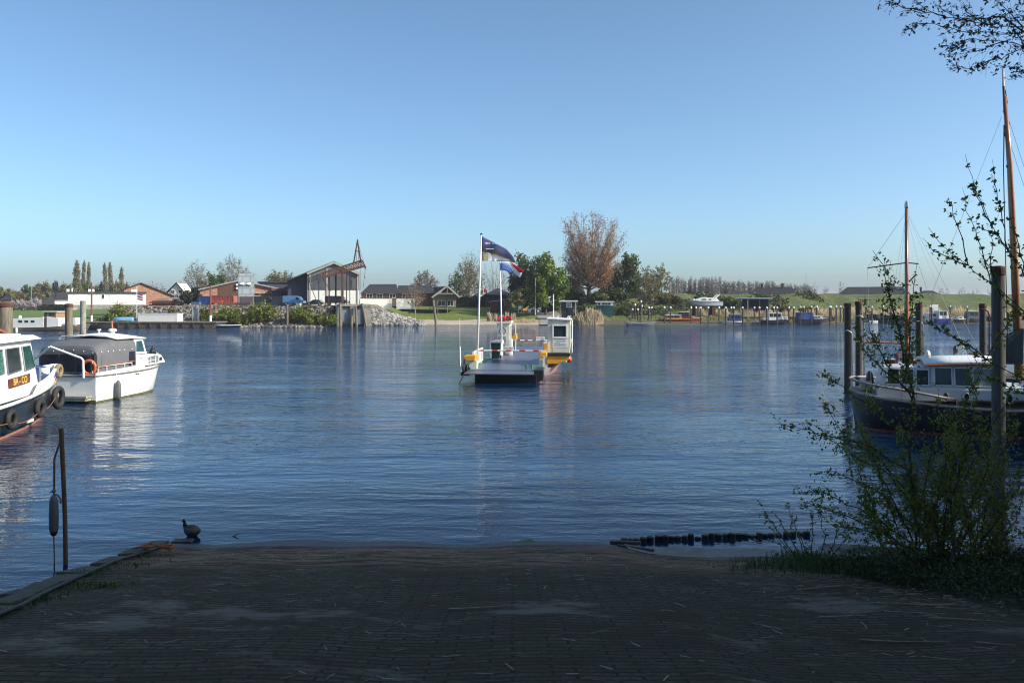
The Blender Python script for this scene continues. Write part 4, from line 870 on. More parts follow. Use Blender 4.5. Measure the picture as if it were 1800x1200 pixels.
def wheelhouse_ashore():
    d = 141; b = TZ(PX(1064, d), d) + 0.3; t = bld("wheelhouse_cabin", "old dark green and white ship wheelhouse standing ashore right of the reeds", "cabin", 1064, d, b); X, Z = mk(d, 1064, b)
    w = MB(); w.prism([(X(1049), 0), (X(1077), 0), (X(1078), Z(537)), (X(1048), Z(536))], 'y', 0, 2.8); w.build("lower_body", M("dark_green_hull", (0.02, 0.09, 0.075), 0.4), t)
    w = MB(); w.bb(X(1049), X(1077), 0, 2.7, Z(537) + .002, Z(531)); w.build("upper_body", WHITE, t)
    r = MB(); r.bb(X(1046), X(1080), -0.35, 3, Z(531), Z(529.3)); r.build("roof", WHITE, t)
    for p in (1053, 1061, 1066, 1071): window(t, X(p), -0.02, Z(536.3), 0.42, 0.45, 0.05, bars=0)
    k = MB(); k.bb(X(1050), X(1080), -0.6, 2.9, -0.12, -0.02); k.build("platform", WOODG, t)
    for p in (1052, 1076):
        k = MB(); k.bb(X(p) - .15, X(p) + .15, 0.2, 0.5, -0.9, -0.12); k.build("support", WOODD, t)
wheelhouse_ashore()
def carport():
    d = 149; b = TZ(PX(1326, d), d) - 0.05; t = bld("carport", "open carport with a blue grey flat sheet roof against the dike", "carport", 1326, d, b); X, Z = mk(d, 1326, b)
    r = MB(); r.add([(X(1296), -0.5, Z(524.2)), (X(1356), -0.5, Z(525)), (X(1356), 4.5, Z(523)), (X(1296), 4.5, Z(523)), (X(1296), -0.5, Z(526)), (X(1356), -0.5, Z(526.4)), (X(1356), 4.5, Z(525)), (X(1296), 4.5, Z(525))], [(0, 1, 2, 3), (7, 6, 5, 4), (0, 4, 5, 1), (1, 5, 6, 2), (2, 6, 7, 3), (3, 7, 4, 0)]); r.build("roof", M("blue_grey_sheet", (0.13, 0.17, 0.24), 0.5), t)
    for p, z in ((1315, WHITE), (1302, WOODG), (1350, WOODG), (1335, WOODG)):
        k = MB(); k.bb(X(p) - .08, X(p) + .08, 0, 0.16, -.3, Z(525.6)); k.build("post", z, t)
    k = MB(); k.bb(X(1304), X(1350), 3.4, 3.6, -.3, Z(526)); k.build("back_wall", TARB, t)
carport()

# ------------------------------------------------------------------ the yard: silo, crane, quay, vehicles, containers
def silo():
    d = 137.5; b = 2.95; t = bld("silo_block", "pale grey steel silo block with two white cones in front of the brick workshop", "silo", 433, d, b); X, Z = mk(d, 433, b)
    m = wallmat("pale_blue_grey_panels", (0.33, 0.37, 0.39), 'brick', 1.25, 1.0, (0.22, 0.24, 0.26), 0.05, 0.45)
    w = MB(); w.bb(X(419.5), X(446.5), 0, 2.6, Z(521), Z(481)); w.build("tank", m, t, bevel=0.03)
    k = MB()
    for p in (420.5, 433, 445.5):
        for y in (0.15, 2.4): k.bb(X(p) - .09, X(p) + .09, y - .09, y + .09, 0, Z(521))
    k.bar((X(420.5), 0.15, 0.1), (X(433), 0.15, Z(521)), .07); k.bar((X(445.5), 0.15, 0.1), (X(433), 0.15, Z(521)), .07); k.build("legs", GREYM, t)
    for p in (428, 439):
        c = MB(); c.lathe([(0.40, -0.02), (0.34, 0.0), (0.04, 0.7)], (0, 0, 0), 10); o = c.build("vent_cone", WHITE, t); o.location = (X(p), -0.02, Z(499)); o.rotation_euler = (R(90), 0, R(-60))
    g = MB(); g.bb(X(422), X(444), -0.06, 0, Z(533), Z(521.5)); g.build("mesh_gate", M("dark_mesh", (0.05, 0.055, 0.06), 0.6), t)
silo()
def crane():
    d = 131.5; b = 3.0; t = bld("loading_crane", "rusty loading crane with a lattice boom and pointed A frame over the quay", "crane", 600, d, b); X, Z = mk(d, 600, b); RT = M("rusty_steel", (0, 0, 0))
    # boom truss
    c = MB(); n = 12
    def chord(a, bq, y): return [Vector((X(a[0]) * (1 - k / n) + X(bq[0]) * k / n, y, Z(a[1]) * (1 - k / n) + Z(bq[1]) * k / n)) for k in range(n + 1)]
    for y in (-0.5, 0.5):
        lo = chord((568, 488), (641, 467), y); up = chord((568, 480), (636, 457), y)
        c.bar(lo[0], lo[-1], .2, .34); c.bar(up[0], up[-1], .16, .24)
        for k in range(n): c.bar(lo[k], up[k + 1], .09); c.bar(up[k], lo[k], .10); c.bar(up[k], lo[k + 1], .08)
        c.bar(up[n], lo[n], .1); c.bar(lo[n - 3], lo[n], .18, .34)
    lo = chord((572, 485), (640, 468), -0.5); lo2 = chord((572, 485), (640, 468), 0.5)
    for k in range(n + 1): c.bar(lo[k], lo2[k], .06)
    c.build("boom", RT, t)
    # dark rear truss
    c = MB()
    for y in (-0.5, 0.5):
        P0 = [(541, 497), (572, 485)]; P1 = [(545, 488), (572, 478)]
        for k in range(8):
            u, v = k / 8, (k + 1) / 8; l0 = Vector((X(541 + 31 * u), y, Z(498 - 13 * u))); l1 = Vector((X(541 + 31 * v), y, Z(498 - 13 * v))); u0 = Vector((X(543 + 29 * u), y, Z(490 - 12 * u))); u1 = Vector((X(543 + 29 * v), y, Z(490 - 12 * v)))
            c.bar(l0, l1, .11); c.bar(u0, u1, .11); c.bar(l0, u1, .06); c.bar(l0, u0, .06)
    c.bb(X(558), X(565), -.6, .6, Z(496), Z(482)); c.build("rear_truss", M("dark_steel", (0.04, 0.045, 0.055), 0.7), t)
    # A frame on top
    for x0, x1 in ((621.5, 628), (634, 628)):
        c = MB()
        for y in (-0.6, 0.6): c.bar((X(x0), y, Z(461)), (X(x1), y * .12, Z(422.5)), .15)
        c.build("mast_leg", RT, t)
    c = MB(); c.bar((X(623.5), 0, Z(441)), (X(632), 0, Z(441)), .16, .12); c.bar((X(626), 0, Z(459)), (X(627), 0, Z(441)), .06); c.bar((X(630), 0, Z(459)), (X(629.5), 0, Z(441)), .06); c.bar((X(628), -.15, Z(423)), (X(628), .15, Z(421)), .2); c.build("crossbar", RT, t)
    for (a, q, w) in (((628, 423), (641, 467), .035), ((633, 468), (633, 508), .03), ((641.5, 470), (638, 505), .05)):
        c = MB(); c.bar((X(a[0]), 0, Z(a[1])), (X(q[0]), 0, Z(q[1])), w); c.build("cable", BLACK, t)
    c = MB(); c.bb(X(640), X(643), -.2, .2, Z(472), Z(467)); c.bb(X(639.5), X(641.5), -.1, .1, Z(488), Z(486)); c.build("pulley", RT, t)
    for p, m_, w in ((590.5, RT, .28), (579, RT, .22), (602, RT, .34), (609, BLACK, .16), (614.5, BLACK, .13)):
        yy = 0.5 if p < 600 else -0.5; top = 480 - (p - 579) * .25
        c = MB(); c.bar((X(p), yy, -0.1), (X(p), yy, Z(top)), w); c.build("column", m_, t)
    c = MB(); c.bar((X(546), 0, Z(498)), (X(561), 0, 0), .1); c.bar((X(568), 0, Z(490)), (X(582), 0, Z(512)), .12); c.bar((X(561), 0, Z(495)), (X(561.5), 0, 0), .16); c.build("brace", M("dark_steel", (0, 0, 0)), t)
crane()
def quay():
    d = 127.5; b = 0; t = bld("loading_quay", "concrete loading quay with grey steel panels at the water below the crane", "quay", 622, d, b); X, Z = mk(d, 622, b)
    w = MB(); w.bb(X(594), X(650), 1.3, 7.0, -0.6, 3.02); w.build("back_wall", CONC, t)
    dk = MB(); dk.bb(X(590), X(651), -0.1, 7.0, Z(538.2), Z(534.5)); dk.build("deck_beam", CONC, t)
    for a, c in ((591, 602), (616, 625), (640, 652)):
        k = MB(); k.bb(X(a), X(c), -0.02, 1.3, 0.45 if a == 616 else -0.5, Z(538.2)); k.build("pier", CONC, t)
    for a, c in ((602, 616), (625, 640)):
        k = MB(); k.bb(X(a), X(c), 0.3, 0.42, 0.25, Z(540)); k.build("steel_panel", M("blue_grey_steel", (0.17, 0.19, 0.21), 0.5, var=0.2, scale=1), t)
    for a, y0, y1, c in ((598, 533, 571, 599), (625, 538, 571, 627), (636, 533, 571, 644), (618, 555, 571, 618)):
        k = MB(); k.tube([(X(c), -0.5, -0.5), (X(a), -0.4, Z(y0))], 0.19, 8); k.build("fender_pile", WOODG, t)
quay()
def vehicle(name, label, cat, px0, px1, ytop, d, paint, kind, b=3.05, face=1):
    """side-on vehicle; face=1 front to the right"""
    pc = (px0 + px1) / 2; t = thing(name, label, cat, (PX(pc, d), d, b), 0); Lh = (PX(px1, d) - PX(px0, d)) / 2; h = PZ(ytop, d) - b; wd = 1.8 if kind == 'car' else 2.0; r = 0.32
    if kind == 'van': out = [(-1, .28), (-1, .95), (-.93, 1.0), (.34, 1.0), (.52, .93), (.74, .60), (.97, .48), (1, .26)]; gl = [(.30, .60), (.30, .86), (.46, .86), (.64, .60)]
    else: out = [(-1, .22), (-.98, .56), (-.80, .64), (-.58, .95), (-.40, 1.0), (.10, 1.0), (.28, .92), (.50, .66), (.92, .56), (1, .24)]; gl = [(-.62, .67), (-.48, .90), (.08, .92), (.22, .88), (.42, .67)]
    body = MB(); body.prism([(face * x * Lh, z * h) for x, z in out], 'y', 0, wd); body.build("body", paint, t, bevel=0.05)
    g = MB(); g.prism([(face * x * Lh, z * h) for x, z in gl], 'y', -0.012, -0.002); g.build("window", GLASS, t)
    for s in (-.62, .62):
        k = MB(); k.tube([(face * s * Lh, -0.03, r), (face * s * Lh, 0.2, r)], r, 12); wo = k.build("wheel", RUBBER, t)
        k = MB(); k.tube([(face * s * Lh, -0.045, r), (face * s * Lh, -0.03, r)], r * .55, 10); k.build("rim", STEEL, wo)
    k = MB(); k.bb(face * Lh * .97, face * Lh * 1.005, .15, .5, h * .36, h * .46); k.build("headlight", WHITE, t)
    return t
CARBL = M("light_blue_car_paint", (0.10, 0.24, 0.48), 0.25, var=0.1, coat=0.5); CARBK = M("black_car_paint", (0.012, 0.014, 0.022), 0.2, var=0.2, coat=0.6)
vehicle("parked_van", "light blue panel van parked left of the shed", "van", 496, 533, 520, 134, CARBL, 'van')
vehicle("parked_car", "black estate car between the blue van and the dark van", "car", 538, 567, 526.5, 134, CARBK, 'car', face=-1)
vehicle("parked_van", "dark blue black van parked in front of the shed", "van", 571, 611, 520, 134.5, M("navy_car_paint", (0.015, 0.018, 0.035), 0.25, coat=0.5), 'van')
vehicle("parked_car", "dark car in front of the white gabled house", "car", 300, 318, 526, 150, CARBK, 'car')
vehicle("parked_car", "small white car right of the dark car by the white gabled house", "car", 318, 333, 525.5, 152, WHITE, 'car', face=-1)
def container(label, px0, px1, y0, y1, d, c, name, top=None, n=9):
    pc = (px0 + px1) / 2; b = PZ(y1, d); t = thing("container", label, "container", (PX(pc, d), d, b), 0); L = PX(px1, d) - PX(px0, d); h = PZ(y0, d) - b
    m = M(name, c, 0.6, var=0.25, scale=2, dirt=(c[0] * .4 + .03, c[1] * .4 + .02, c[2] * .4), dirt_amt=.5); w = MB(); w.bb(-L / 2 + .05, L / 2 - .05, .05, 2.2, .1, h - .1)
    k = max(4, int(L / 0.45))
    for i in range(k): w.bb(-L / 2 + .1 + (L - .2) * (i + .2) / k, -L / 2 + .1 + (L - .2) * (i + .75) / k, 0.0, .05, .15, h - .15)
    w.build("body", m, t); f = MB()
    for s in (-1, 1): f.bb(s * L / 2 - .07, s * L / 2 + .07, -.05, .09, 0, h)
    f.bb(-L / 2 + .07, L / 2 - .07, -.05, .09, 0, .12); f.bb(-L / 2 + .07, L / 2 - .07, -.05, .09, h - .12, h); f.build("frame", m, t); return t
container("blue skip container left of the rusty mooring pole in the yard", 350, 369, 520.5, 536, 133.5, (0.03, 0.07, 0.24), "blue_container")
container("red ribbed container with a pale top right of the rusty pole", 371, 410, 519, 533, 134, (0.34, 0.09, 0.07), "red_container")
container("dark blue grey container right of the silo block", 447, 474, 521, 537, 134, (0.03, 0.045, 0.06), "dark_container")
container("second dark container directly left of the light blue van", 478, 496, 520.5, 537, 133.6, (0.035, 0.05, 0.065), "dark_container")
def yard_bits():
    d = 132.4
    def crate(label, a, c, y0, y1, m, nm="crate", cat="crate", dd=d, dep=1.0):
        b = PZ(y1, dd); t = MB(); L = PX(c, dd) - PX(a, dd); h = PZ(y0, dd) - b; t.bb(-L / 2, L / 2, 0, dep, 0, h - .06); t.bb(-L / 2 - .04, L / 2 + .04, -.04, dep + .04, h - .06, h); t.bb(-L / 2 - .02, L / 2 + .02, -.02, dep + .02, h * .35, h * .45)
        o = t.build(nm, m); o.location = (PX((a + c) / 2, dd), dd, b); tag(o, label, cat); return o
    crate("white plastic tub standing before the light blue van", 520, 528, 532.5, 540, WHITE, "tub", "tub")
    crate("bright orange barrier plank below the red container", 371, 390, 528, 531.5, M("orange_plastic", (0.65, 0.12, 0.03), 0.5), "barrier", "barrier", 132.8, .3)
    crate("brown timber stack behind the container feet at the silo", 412, 440, 532, 536.5, BRICKD, "timber_stack", "timber")
    crate("low pallet of boards below the dark containers", 452, 480, 536.5, 540, WOODG, "pallet", "pallet", 131.9)
    # rusty steel plate wall on top of the rubble
    t = thing("steel_beams", "long rusty brown steel beams lying on the bank right of the white building", "beams", (PX(290, 134), 134, PZ(537, 134)), 0)
    for k in range(4):
        mb = MB(); z = k * .2; o = (k % 2) * .5; x0 = PX(262, 134) - PX(290, 134) + o; x1 = PX(322, 134) - PX(290, 134) - o * 2
        mb.bb(x0, x1, 0, .08, z, z + .18); mb.bb(x0, x1, -.12, .2, z, z + .03); mb.bb(x0, x1, -.12, .2, z + .15, z + .18); mb.build("beam", M("rust_brown", (0.10, 0.03, 0.022), .8, var=.3), t)
    # fence by the brick gable
    t = thing("metal_fence", "pale metal bar fence in front of the orange brick gable", "fence", (PX(286, 146), 146, 3.0), 0); mb = MB(); xa, xb = PX(276, 146) - PX(286, 146), PX(297, 146) - PX(286, 146)
    for k in range(14): mb.bb(xa + (xb - xa) * k / 13 - .03, xa + (xb - xa) * k / 13 + .03, 0, .05, 0, 1.15)
    mb.build("bars", STEEL, t); r = MB(); r.bb(xa, xb, -.02, .07, 1.15, 1.22); r.build("rail", STEEL, t)
    # grey frame with blue top (a small lift)
    d2 = 124.5; t = thing("boat_lift", "grey steel lift frame with a blue hood at the pontoon", "lift frame", (PX(344, d2), d2, 0.6), 0)
    for s in (338.5, 349.5):
        mb = MB(); mb.tube([(PX(s, d2) - PX(344, d2), 0, 0), (PX(s, d2) - PX(344, d2) - .05, .0, PZ(535, d2) - .6)], .07, 6); mb.build("post", STEEL, t)
    mb = MB(); mb.bb(-.6, .62, -.2, .6, PZ(535, d2) - .6, PZ(530.5, d2) - .6); mb.build("hood", M("dull_blue_sheet", (.06, .14, .24), .5), t)
    mb = MB(); mb.bb(-.35, .4, .15, .3, 0.05, 2.1); mb.build("panel", GREYM, t); mb = MB(); mb.bar((-.5, 0, PZ(540, d2) - .6), (.5, 0, PZ(540, d2) - .6), .06); mb.build("crossbar", STEEL, t)
yard_bits()
def pole(name, label, cat, px, y0, y1, d, m, r=0.13, lean=0.0, whitebase=False, white_cap=False, group=None, base=None):
    b = PZ(y1, d) if base is None else base; t = thing(name, label, cat, (PX(px, d), d, b), 0, group); h = PZ(y0, d) - b
    mb = MB(); mb.tube([(0, 0, -0.6), (lean * .3, 0, h * .3), (lean, 0, h)], [r, r, r * .92], 10); mb.build("shaft", m, t)
    if whitebase: k = MB(); k.tube([(0, 0, -.2), (lean * .12, 0, .75)], r * 1.35, 10); k.build("base_sleeve", WHITE, t)
    if white_cap: k = MB(); k.lathe([(r * 1.25, -.28), (r * 1.25, 0), (r * .8, .10), (0.01, .12)], (lean, 0, h), 10); k.build("cap", WHITE, t)
    return t
RB = M("red_brown_pole", (0.20, 0.055, 0.035), 0.7, var=0.3)
pole("mooring_pole", "tall red brown pole with a white foot behind the houseboat", "pole", 161, 496, 563, 121.5, RB, 0.12, 0, True)
pole("mooring_pole", "red brown pole with a white foot right of the grey lift frame", "pole", 370, 501, 563, 122.5, RB, 0.13, 0, True)
pole("mooring_post", "grey weathered post in the rubble bank below the blue van", "post", 505, 535, 572, 124, WOODG, 0.17)
pole("mooring_post", "leaning weathered pole at the water in front of the lawn", "post", 767, 527, 572, 127, WOODG, 0.19, -0.5)
pole("lamp_post", "thin pale post at the foot of the birch on the dike", "post", 1178, 485, 516, 165, GREYM, 0.07)
pole("radio_mast", "hair thin grey mast on the horizon behind the moored boats", "mast", 1417, 480, 516, 200, GREYM, 0.05)
pole("lamp_post", "thin grey post among the trees at the far left wood", "post", 55, 503, 530, 220, STEEL, 0.07)
pole("lamp_post", "thin grey post right of the far left barn roof", "post", 21, 512, 530, 220, STEEL, 0.06)
def flag(t, m, corners, n=10, mrows=5, amp=.06, thick=0.004):
    """waving cloth from four local corners (top-hoist, top-fly, bottom-fly, bottom-hoist)"""
    a, b, c, e = [Vector(q) for q in corners]; V = []; F = []
    for j in range(mrows + 1):
        for i in range(n + 1):
            u, v = i / n, j / mrows; p = (a * (1 - u) + b * u) * (1 - v) + (e * (1 - u) + c * u) * v
            p += Vector((0, amp * math.sin(u * 9 + v * 2.5) * u ** .5, amp * .5 * math.sin(u * 7 + v) * u)); V.append(p)
    for j in range(mrows):
        for i in range(n): k = j * (n + 1) + i; F.append((k, k + 1, k + n + 2, k + n + 1))
    return V, F
def small_flag(px, y0, y1, d, base, label, fx0, fx1, fy0, fy1, cols, vert=False):
    t = pole("flagpole", label, "flagpole", px, y0, y1, d, WHITE, 0.045, base=base); bx = t.location; n = len(cols)
    for i, c in enumerate(cols):
        z0 = PZ(fy0 + (fy1 - fy0) * i / n, d) - bx.z; z1 = PZ(fy0 + (fy1 - fy0) * (i + 1) / n, d) - bx.z; xa = PX(fx0, d) - bx.x; xb = PX(fx1, d) - bx.x; dz = -0.25
        mb = MB(); V, F = flag(t, c, [(xa, 0, z0), (xb, 0, z0 + dz), (xb, 0, z1 + dz), (xa, 0, z1)], amp=.05); mb.add(V, F); o = mb.build("flag_stripe", c, t); s = o.modifiers.new("thickness", 'SOLIDIFY'); s.thickness = .01
small_flag(240.5, 504, 566, 121.8, None, "thin white flagpole flying a small red white and blue flag beside the white building", 241, 251, 515, 526, [RED, WHITE, M("flag_blue", (.04, .09, .3), .6), WHITE, RED])
small_flag(850, 500, 540, 176, 2.4, "far flagpole with a small red and white flag behind the front flagpole", 850, 856, 507, 520, [RED, WHITE])
pole("flagpole", "slender white pole before the dark trees left of the bright green tree", "flagpole", 941, 488, 548, 150, WHITE, 0.06)
def landing_signs():
    d = 146
    def sign(label, px, w, y0, y1, m, ypost=548, nm="sign"):
        b = PZ(ypost, d); t = thing(nm, label, "sign", (PX(px, d), d, b), 0); h = PZ(y0, d) - b; h0 = PZ(y1, d) - b; mb = MB(); mb.bb(-w / 2, w / 2, -.05, .02, h0, h); mb.build("board", m, t)
        for s in (-1, 1): mb = MB(); mb.bb(s * w * .4 - .04, s * w * .4 + .04, .03, .11, -.3, h); mb.build("post", GREYM, t)
        return t
    sign("yellow sign board at the far boat landing", 923, 0.8, 542, 546, YEL); sign("small grey sign left of the yellow board", 914, 0.55, 538, 543, STEEL); sign("small grey notice right of the yellow board", 931, 0.45, 543, 548, STEEL); sign("white notice board at the head of the far ferry road", 946, 0.3, 545, 548, WHITE); sign("tall narrow grey sign at the head of the far ferry road", 950, 0.25, 540, 545, STEEL)
landing_signs()

# ------------------------------------------------------------------ long timber pontoon at the left and what stands on it
def pontoon_left():
    d = 118.5; t = thing("pontoon", "long brown timber work pontoon moored below the yard", "pontoon", (PX(250, d), d, 0), 0); X = lambda p: PX(p, d) - PX(250, d)
    mb = MB(); mb.prism([(X(128), .75), (X(380), .75), (X(370), -.3), (X(132), -.3)], 'y', 0, 4.5); mb.build("hull", M("brown_wet_planks", (0.10, 0.075, 0.055), .8, var=.5, scale=4, stretch=(.4, 1, 3), bump=.01), t)
    dk = MB(); dk.bb(X(127), X(381), -.12, 4.6, .75, .86); dk.build("deck", WOODG, t)
    for k in range(12):
        q = MB(); xx = X(150 + k * 19); q.bb(xx - .1, xx + .1, -.16, -.02, .05, .74); q.build("fender_post", WOODD, t)
    t = thing("crate", "long white box standing on the work pontoon", "box", (PX(276, 119.2), 119.4, .87), 0); L = (PX(311, 119.2) - PX(241, 119.2)) / 2
    mb = MB(); mb.bb(-L, L, 0, 2, 0, 1.12); mb.build("body", WALLW, t, bevel=.03); mb = MB(); mb.bb(-L - .05, L + .05, -.05, 2.05, 1.12, 1.2); mb.build("lid", WHITE, t)
pontoon_left()
# ------------------------------------------------------------------ boats: generic hull loft
def hull_rings(L, B, zs0, zs1, draft=0.4, transom=0.8, rake=0.12, bow_full=0.6, n=11, sheer=0.08, stern_round=False, flare=0.75):
    """v from 0 (stern) to L (bow), u across; returns rings (11 points each) and the sheer points"""
    rings = []
    for i in range(n):
        t = i / (n - 1); s = t
        hb = B / 2 * ((transom + (1 - transom) * math.sin(min(1, s / 0.45) * math.pi / 2)) if s < 0.45 else max(0.0, 1 - ((s - 0.45) / 0.55) ** (1.6 + bow_full)))
        if stern_round and s < 0.25: hb = B / 2 * (1 - transom * (1 - s / .25) ** 2.4)
        zs = zs0 + (zs1 - zs0) * s ** 1.6 - sheer * math.sin(math.pi * s)
        wl = hb * (flare + (1 - flare) * (1 - s)); keel = -draft * (1 - max(0, (s - .75) / .25) ** 2 * .9)
        ro = rake * L * max(0, (s - 0.55) / .45) ** 2
        v0 = s * L
        def pv(k): return v0 - ro * (1 - k)      # lower points set back at the bow
        rings.append([(-hb, pv(1), zs), (-hb * .99 + (hb - wl) * .35, pv(.6), zs * .55), (-wl, pv(.25), 0.02), (-wl * .72, pv(.1), keel * .75), (0, pv(0), keel), (wl * .72, pv(.1), keel * .75), (wl, pv(.25), 0.02), (hb * .99 - (hb - wl) * .35, pv(.6), zs * .55), (hb, pv(1), zs)])
    return rings
def build_hull(t, m, L, B, zs0, zs1, deck=None, deck_drop=.03, name="hull", **k):
    r = hull_rings(L, B, zs0, zs1, **k); mb = MB(); mb.loft(r, cap0=True); o = mb.build(name, m, t, smooth=True)
    es = o.modifiers.new("edges", 'EDGE_SPLIT'); es.split_angle = R(40)
    d = MB(); rows = [[(x[0][0] * .97, x[0][1], x[0][2] - deck_drop), (0, x[0][1], x[0][2] - deck_drop + .03), (x[-1][0] * .97, x[-1][1], x[-1][2] - deck_drop)] for x in r]; d.loft(rows); d.build("deck", deck or WHITE, t)
    return r
def rubrail(t, r, m, rad=.035, dz=-0.04, i0=0, name="rub_rail", both=True):
    for s in ((0, -1) if both else (-1,)):
        mb = MB(); mb.tube([(q[s][0] * 1.01, q[s][1], q[s][2] + dz) for q in r[i0:]], rad, 6); mb.build(name, m, t)
def pane_row(t, x, pts, m=GLASS, th=.01, name="window"):
    """flat window panes on the side plane u=x; pts: list of (v0,v1,z0,z1)"""
    for (a, b, c, e) in pts:
        mb = MB(); mb.bb(x - th, x + th, a, b, c, e); mb.build(name, m, t)
def rail(t, pts, h, m=STEEL, posts=None, r=.018, name="rail"):
    mb = MB(); up = [Vector(p) + Vector((0, 0, h)) for p in pts]; mb.tube(up, r, 6)
    for p in (posts if posts is not None else pts): mb.tube([Vector(p), Vector(p) + Vector((0, 0, h))], r * .8, 5)
    return mb.build(name, m, t)

def far_boat(label, name, cat, px, d, L, B, hz, hullm, rz, cabins=(), deckm=None, extra=None, z=0.0, draft=.3, group=None, stripe=None, bow=1.35):
    """rz: heading of the bow, degrees counter-clockwise from +Y; cabins: (v0,v1,halfwidth,z0,z1,mat,nwin,roofmat)"""
    t = thing(name, label, cat, (PX(px, d), d, z), R(rz), group)
    o = thing
    r = build_hull(t, hullm, L, B, hz, hz * bow, deck=deckm, draft=draft)
    for ch in t.children: 
        pass
    if stripe: rubrail(t, r, stripe, .05)
    for (v0, v1, hw, z0, z1, m, nw, rm) in cabins:
        c = MB(); c.prism([(v0, z0), (v1, z0), (v1 - (z1 - z0) * .25, z1), (v0 + .05, z1)], 'x', -hw, hw); co = c.build("cabin", m, t, bevel=.03)
        q = MB(); q.bb(-hw - .06, hw + .06, v0 - .05, v1 - (z1 - z0) * .2, z1 + .002, z1 + .07); q.build("roof", rm or WHITE, co)
        if nw:
            for s in (-1, 1):
                for k in range(nw):
                    a = v0 + .15 + (v1 - v0 - .5) * k / nw; b = a + (v1 - v0 - .5) / nw - .1; w = MB(); w.bb(s * hw - .012, s * hw + .012, a, b, z0 + (z1 - z0) * .45, z1 - .1); w.build("window", GLASS, co)
            w = MB(); w.add([(-hw * .85, v1 + .012 - (z1 - z0) * .12, z0 + (z1 - z0) * .48), (hw * .85, v1 + .012 - (z1 - z0) * .12, z0 + (z1 - z0) * .48), (hw * .85, v1 + .012 - (z1 - z0) * .225, z1 - .08), (-hw * .85, v1 + .012 - (z1 - z0) * .225, z1 - .08)], [(0, 1, 2, 3)]); w.build("windscreen", GLASS, co)
    return t, r
# centred version: v runs 0..L from the stern; px gives the stern position
NAVY = M("navy_hull", (0.015, 0.025, 0.07), 0.3, var=.2, coat=.4); DKHULL = M("blue_black_hull", (0.022, 0.028, 0.042), 0.4, var=.3, scale=1.5, dirt=(.07, .06, .05), dirt_amt=.4)
BLUET = M("blue_tarpaulin", (0.03, 0.06, 0.22), 0.7, var=.3, scale=2); GREYC = M("grey_canvas", (0.12, 0.12, 0.13), 0.8, var=.2, scale=2)
ORW = M("orange_brown_wood", (0.50, 0.25, 0.07), .4, var=.25, scale=3, coat=.4); DRED = M("dark_red_hull", (.16, .02, .02), .4, var=.2)
def stern_px(px, d): return px
# heading right = rz -90 ; heading left = +90
far_boat("yellow and brown wooden cabin boat behind the white capped posts", "wooden_boat", "boat", 1166, 138, 6.6, 2.2, .85, DRED, -92, [(0.4, 3.0, .85, .7, 1.45, ORW, 2, WHITE), (2.6, 4.4, .8, .7, 2.0, M("maroon_wood", (.12, .03, .025), .4), 2, None), (4.4, 5.3, .6, .7, 1.2, ORW, 1, WHITE)], deckm=ORW, stripe=ORW)
far_boat("small white motorboat with a blue canvas cabin between the dock posts", "motorboat", "boat", 1303, 136.5, 3.3, 1.6, .55, WHITE, 88, [(0.2, 2.2, .7, .5, 1.55, BLUET, 3, M("pale_blue_canvas", (.3, .38, .5), .7))])
far_boat("white cabin cruiser on a dark hull in the middle of the dock row", "cabin_cruiser", "boat", 1336, 136, 5.0, 2.0, .75, DKHULL, -90, [(0.4, 1.2, .6, .7, 1.0, WHITE, 0, None), (1.2, 3.6, .8, .7, 1.85, WHITE, 3, None), (3.6, 4.5, .5, .75, 1.15, WHITE, 1, None)])
far_boat("motorboat under a bright blue tarpaulin, rightmost at the dock with white capped posts", "covered_motorboat", "boat", 1399, 136.3, 5.6, 2.1, .85, DKHULL, -90, [(0.2, 2.8, .9, .7, 1.85, BLUET, 0, BLUET), (2.6, 4.2, .8, .8, 1.35, WHITE, 2, WHITE)])
far_boat("low white open boat left of the dark hulled cruiser", "open_boat", "boat", 1345, 139, 2.8, 1.3, .5, WHITE, 90)
far_boat("small dark open boat at the left end of the dock", "open_boat", "boat", 1098, 136, 2.6, 1.3, .4, DKHULL, -88)
far_boat("long low grey skiff at the dock below the first posts", "skiff", "boat", 1104, 133.6, 4.6, 1.3, .35, GREYM, -90)
far_boat("white speedboat with a dark canopy left of the orange mast", "speedboat", "boat", 1541, 139, 3.0, 1.5, .6, WHITE, 88, [(0.9, 2.0, .6, .5, 1.5, BLACK, 2, BLACK)])
far_boat("long dark blue barge seen behind the orange mast", "barge", "boat", 1600, 141, 6.6, 2.6, 1.2, NAVY, 90, [(0.8, 4.2, 1.0, 1.0, 1.35, NAVY, 0, NAVY)])
far_boat("dark blue hulled boat right behind the orange mast", "moored_boat", "boat", 1590, 143, 3.6, 2.0, 1.0, NAVY, -90)
far_boat("white cabin boat left of the blue and white cruiser on the far right shore", "cabin_boat", "boat", 1622, 142, 3.8, 2.0, .9, WHITE, -90, [(0.5, 2.4, .8, .8, 1.7, WHITE, 2, None)])
far_boat("blue hulled cruiser with a white cabin between the two dark piles", "cabin_cruiser", "boat", 1642, 141, 3.4, 2.0, .8, M("royal_blue_hull", (.05, .07, .32), .3), -88, [(0.4, 2.2, .8, .8, 2.1, WHITE, 2, None)])
far_boat("small dark boat with a pale deck right of the blue hulled cruiser", "moored_boat", "boat", 1674, 141.5, 3.2, 1.7, .7, DKHULL, -90, [(0.8, 1.8, .5, .6, 1.1, WHITE, 1, None)])
far_boat("white boat under a grey canvas hood left of the slender dark pile", "moored_boat", "boat", 1722, 142, 4.0, 1.9, .8, DKHULL, 88, [(0.5, 2.4, .8, .7, 2.0, GREYC, 2, WHITE)])
